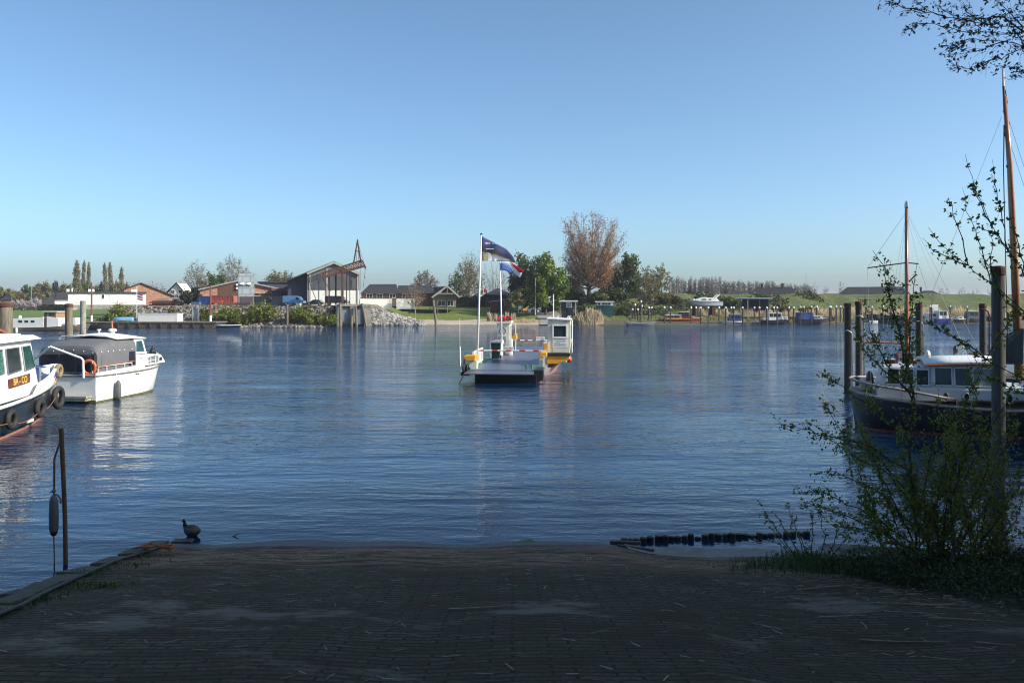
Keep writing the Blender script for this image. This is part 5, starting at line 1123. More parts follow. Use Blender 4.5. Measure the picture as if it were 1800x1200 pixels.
far_boat("pale boat half hidden by the thick pile on the far right shore", "moored_boat", "boat", 1776, 143, 4.4, 1.9, .9, DKHULL, 90, [(1.2, 3.0, .8, .8, 1.8, WHITE, 2, None)])
far_boat("red striped white boat between the slender and the thick pile", "moored_boat", "boat", 1734, 145, 2.6, 1.6, 1.6, WHITE, -90, stripe=RED)
def far_shed_sign():
    t = thing("notice_panel", "pale square panel on posts at the far right moorings", "panel", (PX(1644, 146), 146, PZ(560, 146)), 0); mb = MB(); mb.bb(-.55, .55, 0, .06, PZ(547, 146) - PZ(560, 146), PZ(535, 146) - PZ(560, 146)); mb.build("panel", WALLW, t)
    for s in (-.4, .4): mb = MB(); mb.bb(s - .05, s + .05, .07, .17, -1, 2.4); mb.build("post", GREYM, t)
far_shed_sign()
# dock along the dike with its posts
def dock():
    d = 135.6; t = thing("jetty", "long low timber jetty below the dike with moored boats", "jetty", (PX(1280, d), d, 0), 0); X = lambda p: PX(p, d) - PX(1280, d)
    mb = MB(); mb.bb(X(1120), X(1490), 0, 1.4, .22, .34); mb.bb(X(1120), X(1490), .0, .12, -.1, .21); mb.build("deck", WOODG, t)
    mb = MB(); mb.bb(X(1100), X(1490), 5.4, 5.6, .3, 1.0); [mb.bb(X(1100), X(1490), 5.25, 5.38, z, z + .12) for z in (.45, .75, 1.0)]; mb.build("sheet_piling", WOODD, t)
    rnd = random.Random(4)
    P = [(1112, 543, 0), (1116.5, 535, 0), (1121, 543, 0), (1127, 529, 1), (1128, 537, 0), (1140.5, 540, 0), (1145, 540, 0), (1168, 539.5, 1), (1178.5, 539.5, 1), (1215, 540, 1), (1223.5, 540, 0), (1231.5, 540, 1), (1245, 540, 1), (1264, 540, 0), (1275.5, 540, 1), (1285, 540, 0), (1289.5, 540, 1), (1305.5, 540, 1),
         (1326, 540, 0), (1335, 540, 1), (1348, 540, 1), (1360, 540, 0), (1366, 540, 1), (1387, 540, 0), (1395, 540, 1), (1407, 539, 1), (1413, 539, 0), (1426.5, 538.5, 1), (1436, 538.5, 0), (1458.5, 538.5, 1), (1461, 539, 0), (1470, 538, 1), (1477, 538, 0)]
    base = None
    place = ["at the very left end", "the tall one at the left end"]
    for i, (px, yt, front) in enumerate(P):
        dd = 134.6 if front else 138.8
        if base is None:
            base = thing("mooring_post", "", "post", (0, 0, 0), 0, "white capped mooring posts of the jetty"); mb = MB(); mb.tube([(0, 0, -.8), (0, 0, 3.0)], .12, 8); mb.build("shaft", WOODD, base); mb = MB(); mb.lathe([(.155, 2.82), (.155, 3.0), (.1, 3.1), (.01, 3.12)], (0, 0, 0), 10); mb.build("cap", WHITE, base); q = base
        else: q = copy_tree(base)
        if i == 3: lab = "tallest white capped post, near the left end of the jetty"
        elif i == 0: lab = "leftmost white capped post of the jetty, set back"
        else: lab = "white capped dark post standing in the water before the jetty" if front else "white capped dark post standing behind the jetty"
        q["label"] = lab; q.location = (PX(px, dd), dd, PZ(yt, dd) - 3.0); q.rotation_euler.y = rnd.gauss(0, .006)
    base = None
    for i, px in enumerate((1483, 1522, 1533, 1552, 1565, 1635, 1638, 1670, 1700)):
        dd = 140; yt = 537.5 if i % 2 else 539
        q = copy_tree([o for o in bpy.data.objects if o.get("group") == "white capped mooring posts of the jetty"][0]); q["group"] = "white capped posts of the far right moorings"; q["label"] = "white capped post among the far right moored boats"; q.location = (PX(px, dd), dd, PZ(yt, dd) - 3.0)
dock()
def motor_yacht():
    d = 146; b = PZ(537, d); t = thing("motor_yacht", "sleek white motor yacht standing ashore on the dike foot", "yacht", (PX(1268, d), d, b), R(91)); L = PX(1268, d) - PX(1201, d)
    r = build_hull(t, M("light_grey_gelcoat", (.50, .51, .53), .3, var=.06), L, 2.6, .75, .95, draft=.2, rake=.35, transom=.9, bow_full=.2)
    rubrail(t, r, GREYM, .03)
    c = MB(); c.prism([(.6, .72), (5.2, .85), (4.2, 1.22), (3.2, 1.5), (1.0, 1.25)], 'x', -.95, .95); co = c.build("cabin", WHITE, t, bevel=.06)
    for a, e in ((2.0, 2.6), (2.9, 3.9)):
        for s in (-1, 1): w = MB(); w.prism([(a, .98), (e, 1.0), (e - .25, 1.18), (a + .1, 1.2)], 'x', s * .96 - .012, s * .96 + .012); w.build("window", GLASS, co)
    a = MB()
    for s in (-.9, .9): a.bar((s, 1.5, 1.1), (s * .9, .6, 1.95), .1, .22)
    a.bar((-.85, .62, 1.93), (.85, .62, 1.93), .2, .1); a.build("radar_arch", WHITE, t)
    s = MB(); s.ball((0, 4.9, 1.15), (.15, .15, .12)); s.build("searchlight", WHITE, t)
    t2 = thing("boat_cradle", "dark steel cradle carrying the white motor yacht", "cradle", (PX(1238, d), d, TZ(PX(1238, d), d) - .1), 0); h = b - .18 - t2.location.z
    for x in (-1.6, 1.4):
        m = MB(); m.bb(x - .08, x + .08, -1.0, 1.0, 0, h); m.bb(x - .3, x + .3, -1.1, -.9, 0, h + .25); m.bb(x - .3, x + .3, .9, 1.1, 0, h + .25); m.build("support", RUST, t2)
motor_yacht()
def houseboat():
    d = 108; t = thing("houseboat", "long low white houseboat with a brown wheelhouse, moored at the far left", "houseboat", (PX(22, d), d, 0), R(-90)); L = PX(160, d) - PX(22, d)
    build_hull(t, M("houseboat_hull", (.17, .13, .11), .5, var=.3, scale=1.5), L, 3.2, .45, 1.0, draft=.3, transom=.8, bow_full=1.0, rake=.06, sheer=.1, deck=WOODG)
    s = 1 / FPX * d; V = lambda p: (p - 22) * s; Z = lambda y: PZ(y, d)
    c = MB(); c.prism([(V(26), .42), (V(86), .5), (V(86), Z(556)), (V(80), Z(558)), (V(30), Z(559.5))], 'x', -1.2, 1.2); co = c.build("cabin", WHITE, t, bevel=.03)
    for p in (42, 52.5, 63.5): w = MB(); w.bb(1.19, 1.215, V(p), V(p + 6.5), Z(566.5), Z(562.5)); w.build("window", GLASS, co)
    c = MB(); c.bb(-1.15, 1.15, V(86), V(107), .5, Z(548.5)); wo = c.build("wheelhouse", M("brown_panelling", (.28, .17, .10), .6), t); q = MB(); q.bb(-1.25, 1.25, V(84), V(109), Z(548.5), Z(547)); q.build("roof", ROOFL, wo)
    for a, e in ((87, 92), (94, 100), (101, 105)): w = MB(); w.bb(1.14, 1.17, V(a), V(e), Z(555), Z(549.5)); w.build("window", GLASS, wo)
    c = MB(); c.prism([(V(92), .52), (V(112), .55), (V(112), Z(559)), (V(92), Z(556))], 'x', -1.3, 1.3); c.build("side_panel", WHITE, t)
    c = MB(); c.prism([(V(128), .6), (V(140), .7), (V(139), Z(558)), (V(128), Z(558))], 'x', -.9, .9); c.build("hatch_house", WHITE, t)
    f = MB(); f.lathe([(.12, 0), (.16, .1), (.16, .45), (.1, .55)], (1.75, V(43), -.1)); f.build("fender", WHITE, t); v = MB(); v.lathe([(.18, 0), (.18, .3), (.1, .4)], (0, V(35), Z(559.5))); v.build("vent", WHITE, t)
    d = 113; far_boat("black bowed barge nosing out behind the houseboat", "barge", "boat", 151, d, 3.4, 2.0, .65, BLACK, -82, bow=1.3, deckm=WOODD)
    # blue dinghy on the pontoon, blue skiff in the water
    d = 119.6; t = thing("dinghy", "light blue dinghy lying upturned on the work pontoon", "dinghy", (PX(235, d), d, 1.42), R(90)); t.rotation_euler = (0, R(180), R(90)); build_hull(t, M("light_blue_gelcoat", (.20, .45, .68), .35), PX(235, d) - PX(196, d), 1.3, .42, .5, draft=.12)
    far_boat("low dark blue skiff moored right of the work pontoon", "skiff", "boat", 373, 120.5, 4.3, 1.5, .42, NAVY, -90, bow=1.1, deckm=BLUE, stripe=WHITE)
houseboat()

# near piles on the left
def pile(label, px, ytop, ywl, d, r, m=WOODG, cap=True, bracket=False, group="thick timber mooring piles"):
    t = thing("mooring_pile", label, "pile", (PX(px, d), d, 0), 0, group); h = PZ(ytop, d); mb = MB()
    pts = [(0, 0, -1.5), (0, 0, 0), (0.01, 0, h * .5), (0, 0, h)]; mb.tube(pts, [r * 1.02, r * 1.02, r, r * .97], 18); mb.build("shaft", m, t, smooth=True).modifiers.new("e", 'EDGE_SPLIT')
    if cap: k = MB(); k.lathe([(r * 1.10, -.14), (r * 1.13, -.02), (r * 1.05, .03), (r * .3, .05)], (0, 0, h), 18); k.build("cap", RUST, t)
    return t
pile("thickest weathered timber pile at the left edge behind the white boat", 9, 533, 0, 36, .30)
pile("split weathered timber pile rising behind the grey canvas hood", 121, 535, 0, 44, .19)
pile("grey perforated mooring post in front of the white flat building", 146, 528.5, 0, 100, .33, CONC, cap=False, group=None)
pile("dark leftmost pile at the stern of the right hand boat", 1490, 534, 0, 38, .15, WOODD)
pile("second dark pile from the left at the stern of the right hand boat", 1509.5, 531, 0, 36.5, .145, WOODD)
pile("slender pile directly right of the orange mast", 1615.5, 534, 0, 36, .145, WOODD)
pile("slender dark pile left of the thickest right hand pile", 1727.5, 535, 0, 32, .125, WOODD)
pile("thickest and tallest pile on the right, standing before the dark boat", 1754.5, 471, 0, 17.6, .135, M("grey_dark_timber", (.085, .08, .07), .85, var=.5, scale=7, stretch=(3, 3, .35), bump=.01))
def guide_pipes():
    for px, y0, d, lb in ((1498, 582, 35, "bent steel pipe hoop between the two left dark piles"), (1519, 556, 34, "tall bent steel pipe right of the second dark pile"), (1623, 566, 34, "thin steel pipe right of the slender pile"), (1739, 545, 31, "thin rusty pipe between slender and thickest pile")):
        x = PX(px, d); z = PZ(y0, d); mb = MB(); mb.tube([(0, 0, -1), (0, 0, z - .2), (-.05, 0, z - .05), (-.18, 0, z + .03), (-.36, .05, z)], .028, 8); o = mb.build("mooring_pipe", GREYM if px < 1700 else RUST, smooth=True); o.location = (x, d, 0); tag(o, lb, "pipe")
    t = MB(); d = 34.5; a = PT(1505, 600, d); e = PT(1588, 603, d); t.tube([(0, 0, 0), (e.x - a.x, 0, e.z - a.z)], .05, 8); 
    o = t.build("spar", VARN); o.location = a; tag(o, "horizontal reddish wooden spar held between the second pile and the orange mast", "spar")
guide_pipes()
# ------------------------------------------------------------------ the cable ferry in mid river
def make_ferry():
    psi = 5.0; t = thing("car_ferry", "small open car ferry with cream cabin and yellow corners in mid river", "ferry", (-0.47, 40.7, 0), R(-psi))
    cream = M("cream_paint", (0.66, 0.64, 0.54), 0.4, var=.08, scale=2, dirt=(.4, .36, .26), dirt_amt=.3)
    hullm = M("black_ferry_hull", (0.010, 0.010, 0.012), .55, var=.3, scale=2)
    dm, nt, n, l, p = newmat("worn_deck_with_sky_blue"); tc = n.new("ShaderNodeTexCoord").outputs["Object"]
    f = noise(n, l, mapping(n, l, tc, (1.2, .3, 1)), 1.4, 6, .7); f2 = noise(n, l, tc, 12, 4, .7)
    cc = ramp2(n, l, f, (.055, .068, .115), (.10, .11, .15), .35, .65).outputs[0]; cc = mixc(n, l, ramp2(n, l, f2, (0, 0, 0), (.5,) * 3, .45, .7).outputs[0], cc, (.13, .12, .13))  # blue of the reflected sky is put into the worn deck colour
    l.new(cc, p.inputs["Base Color"]); p.inputs["Roughness"].default_value = .38; l.new(bumpn(n, l, f2, .4, .01), p.inputs["Normal"])
    W = 1.62; L = 19.0; dz = .55
    h = MB(); h.prism([(.7, -.35), (.55, .40), (L, .40), (L, -.35)], 'x', -1.45, 1.62); h.build("hull", hullm, t)
    dk = MB(); dk.bb(-1.62, 1.52, 1.45, L, .41, dz); dk.build("deck", dm, t)
    for x0, x1 in ((-1.94, -1.625), (1.525, 1.80)):
        e = MB(); e.bb(x0, x1, 1.3, L, .36, dz + .015); e.build("deck_edge", GREENP, t)
    fl = MB(); fl.prism([(-.05, .50), (1.42, .53), (1.42, .44), (-.05, .455)], 'x', -1.93, 1.50); fl.build("ramp_flap", dm, t)
    fl = MB(); fl.prism([(L + .02, .50), (L + 1.7, .66), (L + 1.7, .60), (L + .02, .42)], 'x', -1.5, 1.5); fl.build("ramp_flap", dm, t)
    a = MB(); a.bar((-1.95, .2, .48), (-2.25, -.1, -.25), .035); a.build("ramp_chain", BLACK, t)
    # left bulwark
    def fence(x, v0, v1, z0, z1, nm="bulwark_panel", k=5, mat=WHITE):
        b = MB(); b.bb(x - .04, x + .04, v0, v1, z1 - .06, z1); b.bb(x - .04, x + .04, v0, v1, z0 + .12, z0 + .19)
        for i in range(k):
            q = v0 + (v1 - v0) * (i + .5) / k; b.bb(x - .03, x + .03, q - (v1 - v0) / k * .36, q + (v1 - v0) / k * .36, z0 + .19, z1 - .06)
        for i in range(k + 1):
            q = v0 + (v1 - v0) * i / k; b.bb(x - .05, x + .05, q - .04, q + .04, z0 - .1, z1)
        return b.build(nm, mat, t)
    fence(-1.80, 2.6, 6.4, dz, 1.42, k=6); fence(-1.80, 10.6, 13.4, dz, 1.5, k=4); fence(-1.80, 15.3, 17.2, dz, 1.45, k=3)
    # yellow corner box and winch, near left
    y = MB(); y.prism([(-2.25, .98), (-1.62, .98), (-1.60, 1.28), (-2.2, 1.24)], 'y', 1.9, 3.2); y.build("yellow_locker", YEL, t, bevel=.03)
    w = MB(); w.torus((-2.1, 1.3, .62), .22, .07, 'x'); w.torus((-1.95, 1.5, .62), .2, .06, 'x'); w.tube([(-2.2, 1.4, .62), (-1.8, 1.4, .62)], .07, 8); w.bar((-2.12, 1.35, .35), (-2.12, 1.6, 1.1), .09); w.bb(-2.25, -1.85, 1.2, 1.7, .28, .45); w.build("winch", BLACK, t)
    k = MB(); k.bb(-1.93, -1.55, 2.0, 2.5, .50, .98); k.build("winch_housing", cream, t)
    po = MB(); po.tube([(-2.28, 1.2, .30), (-2.30, 1.2, 1.75)], .04, 8); po.build("marker_pole", WHITE, t); po = MB(); po.tube([(-2.30, 1.2, 1.75), (-2.31, 1.2, 3.2)], .008, 4); po.build("antenna", WHITE, t)
    # green wheelie bin: stands on the ferry, a thing of its own
    # kiosk
    v = 13.6; kx0, kx1 = -1.72, -.85
    k = MB(); k.bb(kx0, kx1 - .02, v, v + 1.5, dz, 2.58); ko = k.build("kiosk", cream, t, bevel=.015)
    r = MB(); r.prism([(kx0 - .08, 2.585), (kx1 + .08, 2.585), (kx1 + .08, 2.74), (kx0 - .08, 2.64)], 'y', v - .1, v + 1.6); r.build("kiosk_roof", cream, ko)
    q = MB(); q.bb(kx0 + .08, kx1 - .26, v - .02, v - .003, 1.35, 1.72); q.build("grey_panel", GREYM, ko)
    q = MB(); q.bb(kx1 - .018, kx1 - .004, v + .2, v + 1.3, dz + .25, 2.4); q.build("door", M("beige_paint", (.36, .33, .25), .5), ko)
    q = MB(); q.tube([((kx0 + kx1) / 2 - .05, v - .02, 2.08), ((kx0 + kx1) / 2 - .05, v - .002, 2.08)], .20, 20); do = q.build("clock_dial", WHITE, ko); q = MB(); q.torus(((kx0 + kx1) / 2 - .05, v - .03, 2.08), .20, .018, 'y'); q.build("dial_rim", BLACK, do)
    q = MB(); q.bb((kx0 + kx1) / 2 - .07, (kx0 + kx1) / 2 - .03, v - .035, v - .022, 1.98, 2.19); q.bb((kx0 + kx1) / 2 - .10, (kx0 + kx1) / 2, v - .035, v - .022, 1.96, 1.99); q.build("dial_hand", BLACK, do)
    for i in range(5):
        q = MB(); q.torus((kx0 + .10 + i * .2, v + .3 + .1 * (i % 2), 2.83 + .02 * i), .13, .055, 'y' if i % 2 else 'x', 14, 6); q.build("red_lifebuoy", RED, t)
    q = MB(); q.bb(kx1 + .05, kx1 + .2, v - 1.0, v - .1, dz, 1.55); q.build("white_board", WHITE, t); q = MB(); q.bb(kx0 - .1, kx0 + .5, v - 3.2, v - .2, dz, 1.5); q.build("grey_cabinet", M("pale_grey_paint", (.5, .52, .54), .5), t)
    # far left yellow lifeboat-shaped locker and tyre
    y = MB(); y.prism([(-1.35, 1.25), (-.75, 1.75), (-.72, 1.35), (-1.3, 1.0)], 'y', 17.2, 18.2); y.build("yellow_locker", YEL, t)
    q = MB(); q.torus((-.92, 17.0, .95), .24, .09, 'x'); q.build("tyre_fender", RUBBER, t); po = MB(); po.tube([(-.85, 18, .5), (-.85, 18, 2.4)], .035, 6); po.build("marker_pole", WHITE, t)
    # barriers
    def barrier(v, x0, x1, z, sign_x):
        o = MB(); o.tube([(x0, v, z), (x1, v, z)], .035, 8); bo = o.build("barrier_boom", WHITE, t); k = 10
        for i in range(0, k, 2):
            s = MB(); a = x0 + (x1 - x0) * (i + .1) / k; e = x0 + (x1 - x0) * (i + .9) / k; s.tube([(a, v, z), (e, v, z)], .039, 8); s.build("red_band", RED, bo)
        s = MB(); s.bb(sign_x - .30, sign_x + .30, v - .02, v + .02, z + .045, z + .24); s.bb(sign_x - .26, sign_x - .24, v - .02, v + .02, z - .02, z + .045); so_ = s.build("barrier_sign", WHITE, bo)
        s = MB()
        for i, u in enumerate((-.2, -.11, -.03, .06, .14, .21)): s.bb(sign_x + u - .025, sign_x + u + .02, v - .026, v - .021, z + .10, z + .19 - .02 * (i % 3))
        s.build("sign_marks", GREYM, so_)
    barrier(4.8, -1.85, 1.95, 1.34, -.15); barrier(15.8, -.6, 2.1, 1.36, 1.05)
    # right side: outrigger float, yellow wedge, cabin
    f = MB(); f.loft([[(1.64, v_, .42), (1.64, v_, -.3), (2.2 + .9 * s, v_ + .4, -.3 + .3 * s), (2.5 + .7 * s, v_ + .4, .42)] for v_, s in ((3.6, -.75), (5.2, -.2), (7.5, .1), (10, .1), (12.5, -.5))], closed_ring=True, cap0=True, cap1=True); f.build("outrigger_float", M("faded_pink_antifouling", (.26, .15, .14), .6, var=.2, dirt=(.5, .45, .42), dirt_amt=.5), t)
    f = MB(); f.bb(1.81, 2.0, 1.3, 12.0, .34, .60); f.build("float_deck", GREYM, t)
    y = MB(); y.prism([(2.0, .62), (2.55, .62), (3.22, .86), (3.22, 1.06), (1.95, 1.06), (1.95, .62)], 'y', 4.9, 9.2); y.build("yellow_skirt", YEL, t, bevel=.02)
    y = MB(); y.bb(1.9, 3.26, 4.84, 9.3, 1.065, 1.19); y.build("black_band", BLACK, t)
    x0, x1, v0, v1 = 1.98, 3.22, 5.2, 7.9
    c = MB(); c.prism([(x0, 1.20), (x1 - .02, 1.20), (x1 + .06, 1.75), (x1 + .04, 3.0), (x0 + .04, 3.06)], 'y', v0, v1); co = c.build("cabin", cream, t, bevel=.02)
    c = MB(); c.prism([(x0 - .03, 3.065), (x1 + .10, 3.005), (x1 + .10, 3.055), (x0 - .03, 3.13)], 'y', v0 - .08, v1 + .08); c.build("cabin_roof", WHITE, co)
    fr = MB(); a, e, z0, z1 = x0 + .28, x1 - .13, 2.02, 2.78
    fr.bb(a, a + .08, v0 - .05, v0 + .01, z0, z1); fr.bb(e - .08, e, v0 - .05, v0 + .01, z0, z1); fr.bb(a + .08, e - .08, v0 - .05, v0 + .01, z0, z0 + .09); fr.bb(a + .08, e - .08, v0 - .05, v0 + .01, z1 - .08, z1); fo = fr.build("window", WHITE, co)
    g = MB(); g.bb(a + .08, e - .08, v0 - .02, v0 - .004, z0 + .09, z1 - .08); g.build("pane", GLASS, fo)
    g = MB(); g.bb(x1 + .045, x1 + .075, v0 + .3, v1 - .3, 1.95, 2.75); g.build("window", GLASS, co)
    s = MB(); s.bb(x0 + .30, x1 - .10, v0 - .025, v0 - .004, 1.52, 1.92); so_ = s.build("notice_board", M("white_sign", (.80, .80, .78), .4, var=.03), co)
    s = MB()
    rnd = random.Random(3)
    for j, (zz, xa, xb) in enumerate(((1.865, .36, 1.08), (1.81, .5, .98), (1.74, .36, .7), (1.70, .36, 1.05), (1.65, .36, .95), (1.60, .36, 1.0))):
        u = x0 + xa
        while u < x0 + xb: w_ = rnd.uniform(.03, .09); s.bb(u, u + w_, v0 - .03, v0 - .026, zz, zz + .018); u += w_ + .02
    s.build("notice_lines", GREYM, so_)
    s = MB(); s.bb(x0 + .3, x1 - .2, v0 - .015, v0 - .003, 1.24, 1.48); s.build("locker_door", cream, co)
    s = MB(); s.tube([(x1 - .3, v0 - .04, 2.93), (x1 - .14, v0 - .1, 2.98)], .02, 6); s.build("wiper", GREYM, co)
    po = MB(); po.tube([(x0 + .32, v0 + .6, 3.1), (x0 + .31, v0 + .6, 4.45)], .03, 8); po.tube([(x0 + .20, v0 + .6, 4.1), (x0 + .44, v0 + .6, 4.1)], .012, 5); po.build("antenna_pole", WHITE, co); po = MB(); po.tube([(x0 + .32, v0 + .6, 4.45), (x0 + .325, v0 + .6, 4.9)], .01, 5); po.build("antenna_tip", BLACK, co)
    for x in (x0 + .55, x1 - .12, x1 - .02):
        q = MB(); q.tube([(x, v0 + .5, 3.05), (x, v0 + .5, 3.2), (x + .08, v0 + .5, 3.24)], .035, 8); q.build("roof_light", WHITE, co)
    q = MB(); q.tube([(x1 + .12, v0 + .1, 1.2), (x1 + .14, v0 + .1, 3.0)], .02, 6); q.tube([(x1 + .12, v0 + 1, 1.2), (x1 + .14, v0 + 1, 3.0)], .02, 6); q.build("handrail", WHITE, co)
    q = MB(); q.torus((x1 + .16, v0 + 1.8, 1.55), .16, .06, 'x'); q.build("tyre_fender", RUBBER, t); q = MB(); q.ball((x1 - .1, 9.4, .55), (.16, .16, .2)); q.build("red_buoy", RED, t); q = MB(); q.ball((x1 - .35, 9.3, .5), (.12, .12, .16)); q.build("white_buoy", WHITE, t)
    # near right: white panel, yellow locker, post, green bollards
    q = MB(); q.prism([(1.62, 1.30), (1.98, 1.30), (1.98, 1.92), (1.78, 1.80)], 'y', 5.0, 5.1); q.build("white_panel", WHITE, t)
    q = MB(); q.bb(1.98 - .16, 1.975, 4.9, 5.6, 1.2, 1.75); q.build("yellow_locker", YEL, t)
    q = MB(); q.prism([(1.50, 1.0), (2.0, 1.05), (2.0, 1.30), (1.66, 1.30)], 'y', 4.0, 4.8); q.build("yellow_locker", YEL, t, bevel=.03)
    q = MB(); q.bb(1.86, 1.96, 3.0, 3.1, .56, 1.2); q.bb(1.66, 1.84, 3.05, 3.5, .56, .98); q.build("gate_post", cream, t)
    for x in (1.05, 1.32):
        q = MB(); q.lathe([(.05, 0), (.05, .2), (.08, .21), (.08, .25)], (x, 1.9, .555), 10); q.build("bollard", GREENP, t)
    q = MB(); q.bb(1.5, 1.95, .9, 2.6, .1, .62); q.build("hinge_arm", BLACK, t)
    return t
ferry = make_ferry()
FR = Matrix.Translation(Vector((-0.47, 40.7, 0))) @ Matrix.Rotation(R(-5.0), 4, 'Z')
def FW(u, v, z): return FR @ Vector((u, v, z))
def wheelie_bin():
    t = thing("wheelie_bin", "dark green wheelie bin standing on the ferry deck before the kiosk", "bin", FW(-1.28, 9.0, .56), R(-5)); g = M("dark_green_plastic", (.008, .045, .032), .45)
    b = MB(); b.loft([[(-.22 * s, -.25 * s, z), (.22 * s, -.25 * s, z), (.22 * s, .25 * s, z), (-.22 * s, .25 * s, z)] for s, z in ((1.0, .06), (1.3, 1.0))], closed_ring=True, cap0=True, cap1=True); b.build("body", g, t)
    l_ = MB(); l_.prism([(-.36, 1.005), (.40, 1.005), (.34, 1.10), (-.30, 1.08)], 'x', -.33, .33); l_.build("lid", GREYM, t)
    for s in (-.26, .26): w = MB(); w.tube([(s - .03, .3, .12), (s + .03, .3, .12)], .12, 10); w.build("wheel", RUBBER, t)
wheelie_bin()
def ferry_flags():
    # flag 1: dark banner
    b = FW(-1.70, 3.3, .6); top = 6.55
    t = thing("flagpole", "taller white flagpole with the dark blue and gold banner, front left of the ferry", "flagpole", b, 0); H = PZ(413, b.y) - b.z
    bt = PX(846, b.y) - b.x
    p = MB(); p.tube([(0, 0, -.1), (bt * .5, 0, H * .5), (bt, 0, H)], [.06, .05, .035], 10); p.build("pole", WHITE, t, smooth=True); k = MB(); k.lathe([(.02, 0), (.07, .02), (.07, .06), (.02, .1)], (bt, 0, H)); k.build("finial", BLACK, t)
    d = b.y; L_ = lambda px, py, dy=0.: Vector((PX(px, d) - b.x, dy, PZ(py, d) - b.z))
    def cloth(name, m, grid, parent, off=0.0, amp=.07, n=26, mr=12, uv=True, th=.006):
        """grid: control rows (top to bottom) of pixel points, bilinear in between"""
        G = [[L_(*q) for q in row] for row in grid]; V = []; F = []; UV = []
        nr = len(G) - 1; nc = len(G[0]) - 1
        for j in range(mr + 1):
            for i in range(n + 1):
                u, v = i / n, j / mr; fu = min(u * nc, nc - 1e-6); fv = min(v * nr, nr - 1e-6); iu, iv = int(fu), int(fv); a, c = fu - iu, fv - iv
                q = G[iv][iu] * (1 - a) * (1 - c) + G[iv][iu + 1] * a * (1 - c) + G[iv + 1][iu] * (1 - a) * c + G[iv + 1][iu + 1] * a * c
                q = q + Vector((0, amp * math.sin(u * 11 + v * 3.0) * min(1, u * 3) + off + .18 * u, 0)); V.append(q); UV.append((u, 1 - v))
        for j in range(mr):
            for i in range(n): k_ = j * (n + 1) + i; F.append((k_, k_ + 1, k_ + n + 2, k_ + n + 1))
        me = bpy.data.meshes.new(name); me.from_pydata(V, [], F); me.update(); ul = me.uv_layers.new(name="UVMap")
        for lp in me.loops: ul.data[lp.index].uv = UV[lp.vertex_index]
        me.materials.append(m); me.shade_smooth(); o = bpy.data.objects.new(name, me); col.objects.link(o); o.parent = parent; s = o.modifiers.new("thickness", 'SOLIDIFY'); s.thickness = th; return o
    def bannermat():
        m, nt, n, l, p = newmat("printed_banner"); uv = n.new("ShaderNodeTexCoord").outputs["UV"]; sep = n.new("ShaderNodeSeparateXYZ"); l.new(uv, sep.inputs[0])
        r = n.new("ShaderNodeValToRGB"); cr = r.color_ramp; cr.interpolation = 'LINEAR'
        stops = [(0.0, (.50, .50, .60)), (.20, (.52, .52, .66)), (.30, (.38, .38, .55)), (.345, (.42, .34, .14)), (.39, (.40, .30, .10)), (.42, (.08, .08, .10)), (.62, (.07, .08, .14)), (.8, (.12, .14, .32)), (1.0, (.10, .11, .26))]
        cr.elements[0].position = 0; cr.elements[0].color = (*stops[0][1], 1); cr.elements[1].position = 1; cr.elements[1].color = (*stops[-1][1], 1)
        for q, c in stops[1:-1]: e = cr.elements.new(q); e.color = (*c, 1)
        w = noise(n, l, mapping(n, l, uv, (2, 1, 1)), 2.0, 2); ad = n.new("ShaderNodeMath"); ad.operation = 'MULTIPLY_ADD'; l.new(w, ad.inputs[0]); ad.inputs[1].default_value = .12; l.new(sep.outputs[1], ad.inputs[2])
        s2 = n.new("ShaderNodeMath"); s2.operation = 'SUBTRACT'; l.new(ad.outputs[0], s2.inputs[0]); s2.inputs[1].default_value = .06; l.new(s2.outputs[0], r.inputs[0])
        l.new(r.outputs[0], p.inputs["Base Color"]); p.inputs["Roughness"].default_value = .7
        tr = n.new("ShaderNodeBsdfTranslucent"); l.new(r.outputs[0], tr.inputs[0]); mx = n.new("ShaderNodeMixShader"); mx.inputs[0].default_value = .4; l.new(p.outputs[0], mx.inputs[1]); l.new(tr.outputs[0], mx.inputs[2]); l.new(mx.outputs[0], n["Material Output"].inputs[0]); return m
    G = [[(847, 415), (870, 427), (890, 437), (903, 452)], [(847, 438), (870, 444), (889, 452), (907, 462)], [(847, 458.5), (868, 458.5), (886, 459), (908, 461)]]
    c = cloth("banner", bannermat(), G, t)
    lav = M("lavender_print", (.55, .55, .75), .7); wt = M("white_print", (.75, .74, .72), .7); gd = M("gold_print", (.6, .48, .2), .7)
    def patch(nm, m, q, a=.07):
        G2 = [[q[0], q[1]], [q[3], q[2]]]
        V = []; F = []; n_, mr = 8, 4
        P = [L_(*x) for x in q]
        def uv_of(px): return (px - 847) / 60.0
        for j in range(mr + 1):
            for i in range(n_ + 1):
                u, v = i / n_, j / mr; w = (P[0] * (1 - u) + P[1] * u) * (1 - v) + (P[3] * (1 - u) + P[2] * u) * v
                pxx = (q[0][0] * (1 - u) + q[1][0] * u) * (1 - v) + (q[3][0] * (1 - u) + q[2][0] * u) * v; pyy = (q[0][1] * (1 - u) + q[1][1] * u) * (1 - v) + (q[3][1] * (1 - u) + q[2][1] * u) * v
                U = uv_of(pxx); top_ = 415 + max(0, U) * 37; Vv = min(1, max(0, (pyy - top_) / (460 - top_)))
                V.append(w + Vector((0, .07 * math.sin(U * 11 + Vv * 3.0) * min(1, U * 3) + .18 * U - .02, 0)))
        for j in range(mr):
            for i in range(n_): k_ = j * (n_ + 1) + i; F.append((k_, k_ + 1, k_ + n_ + 2, k_ + n_ + 1))
        mb = MB(); mb.add(V, F); mb.build(nm, m, c)
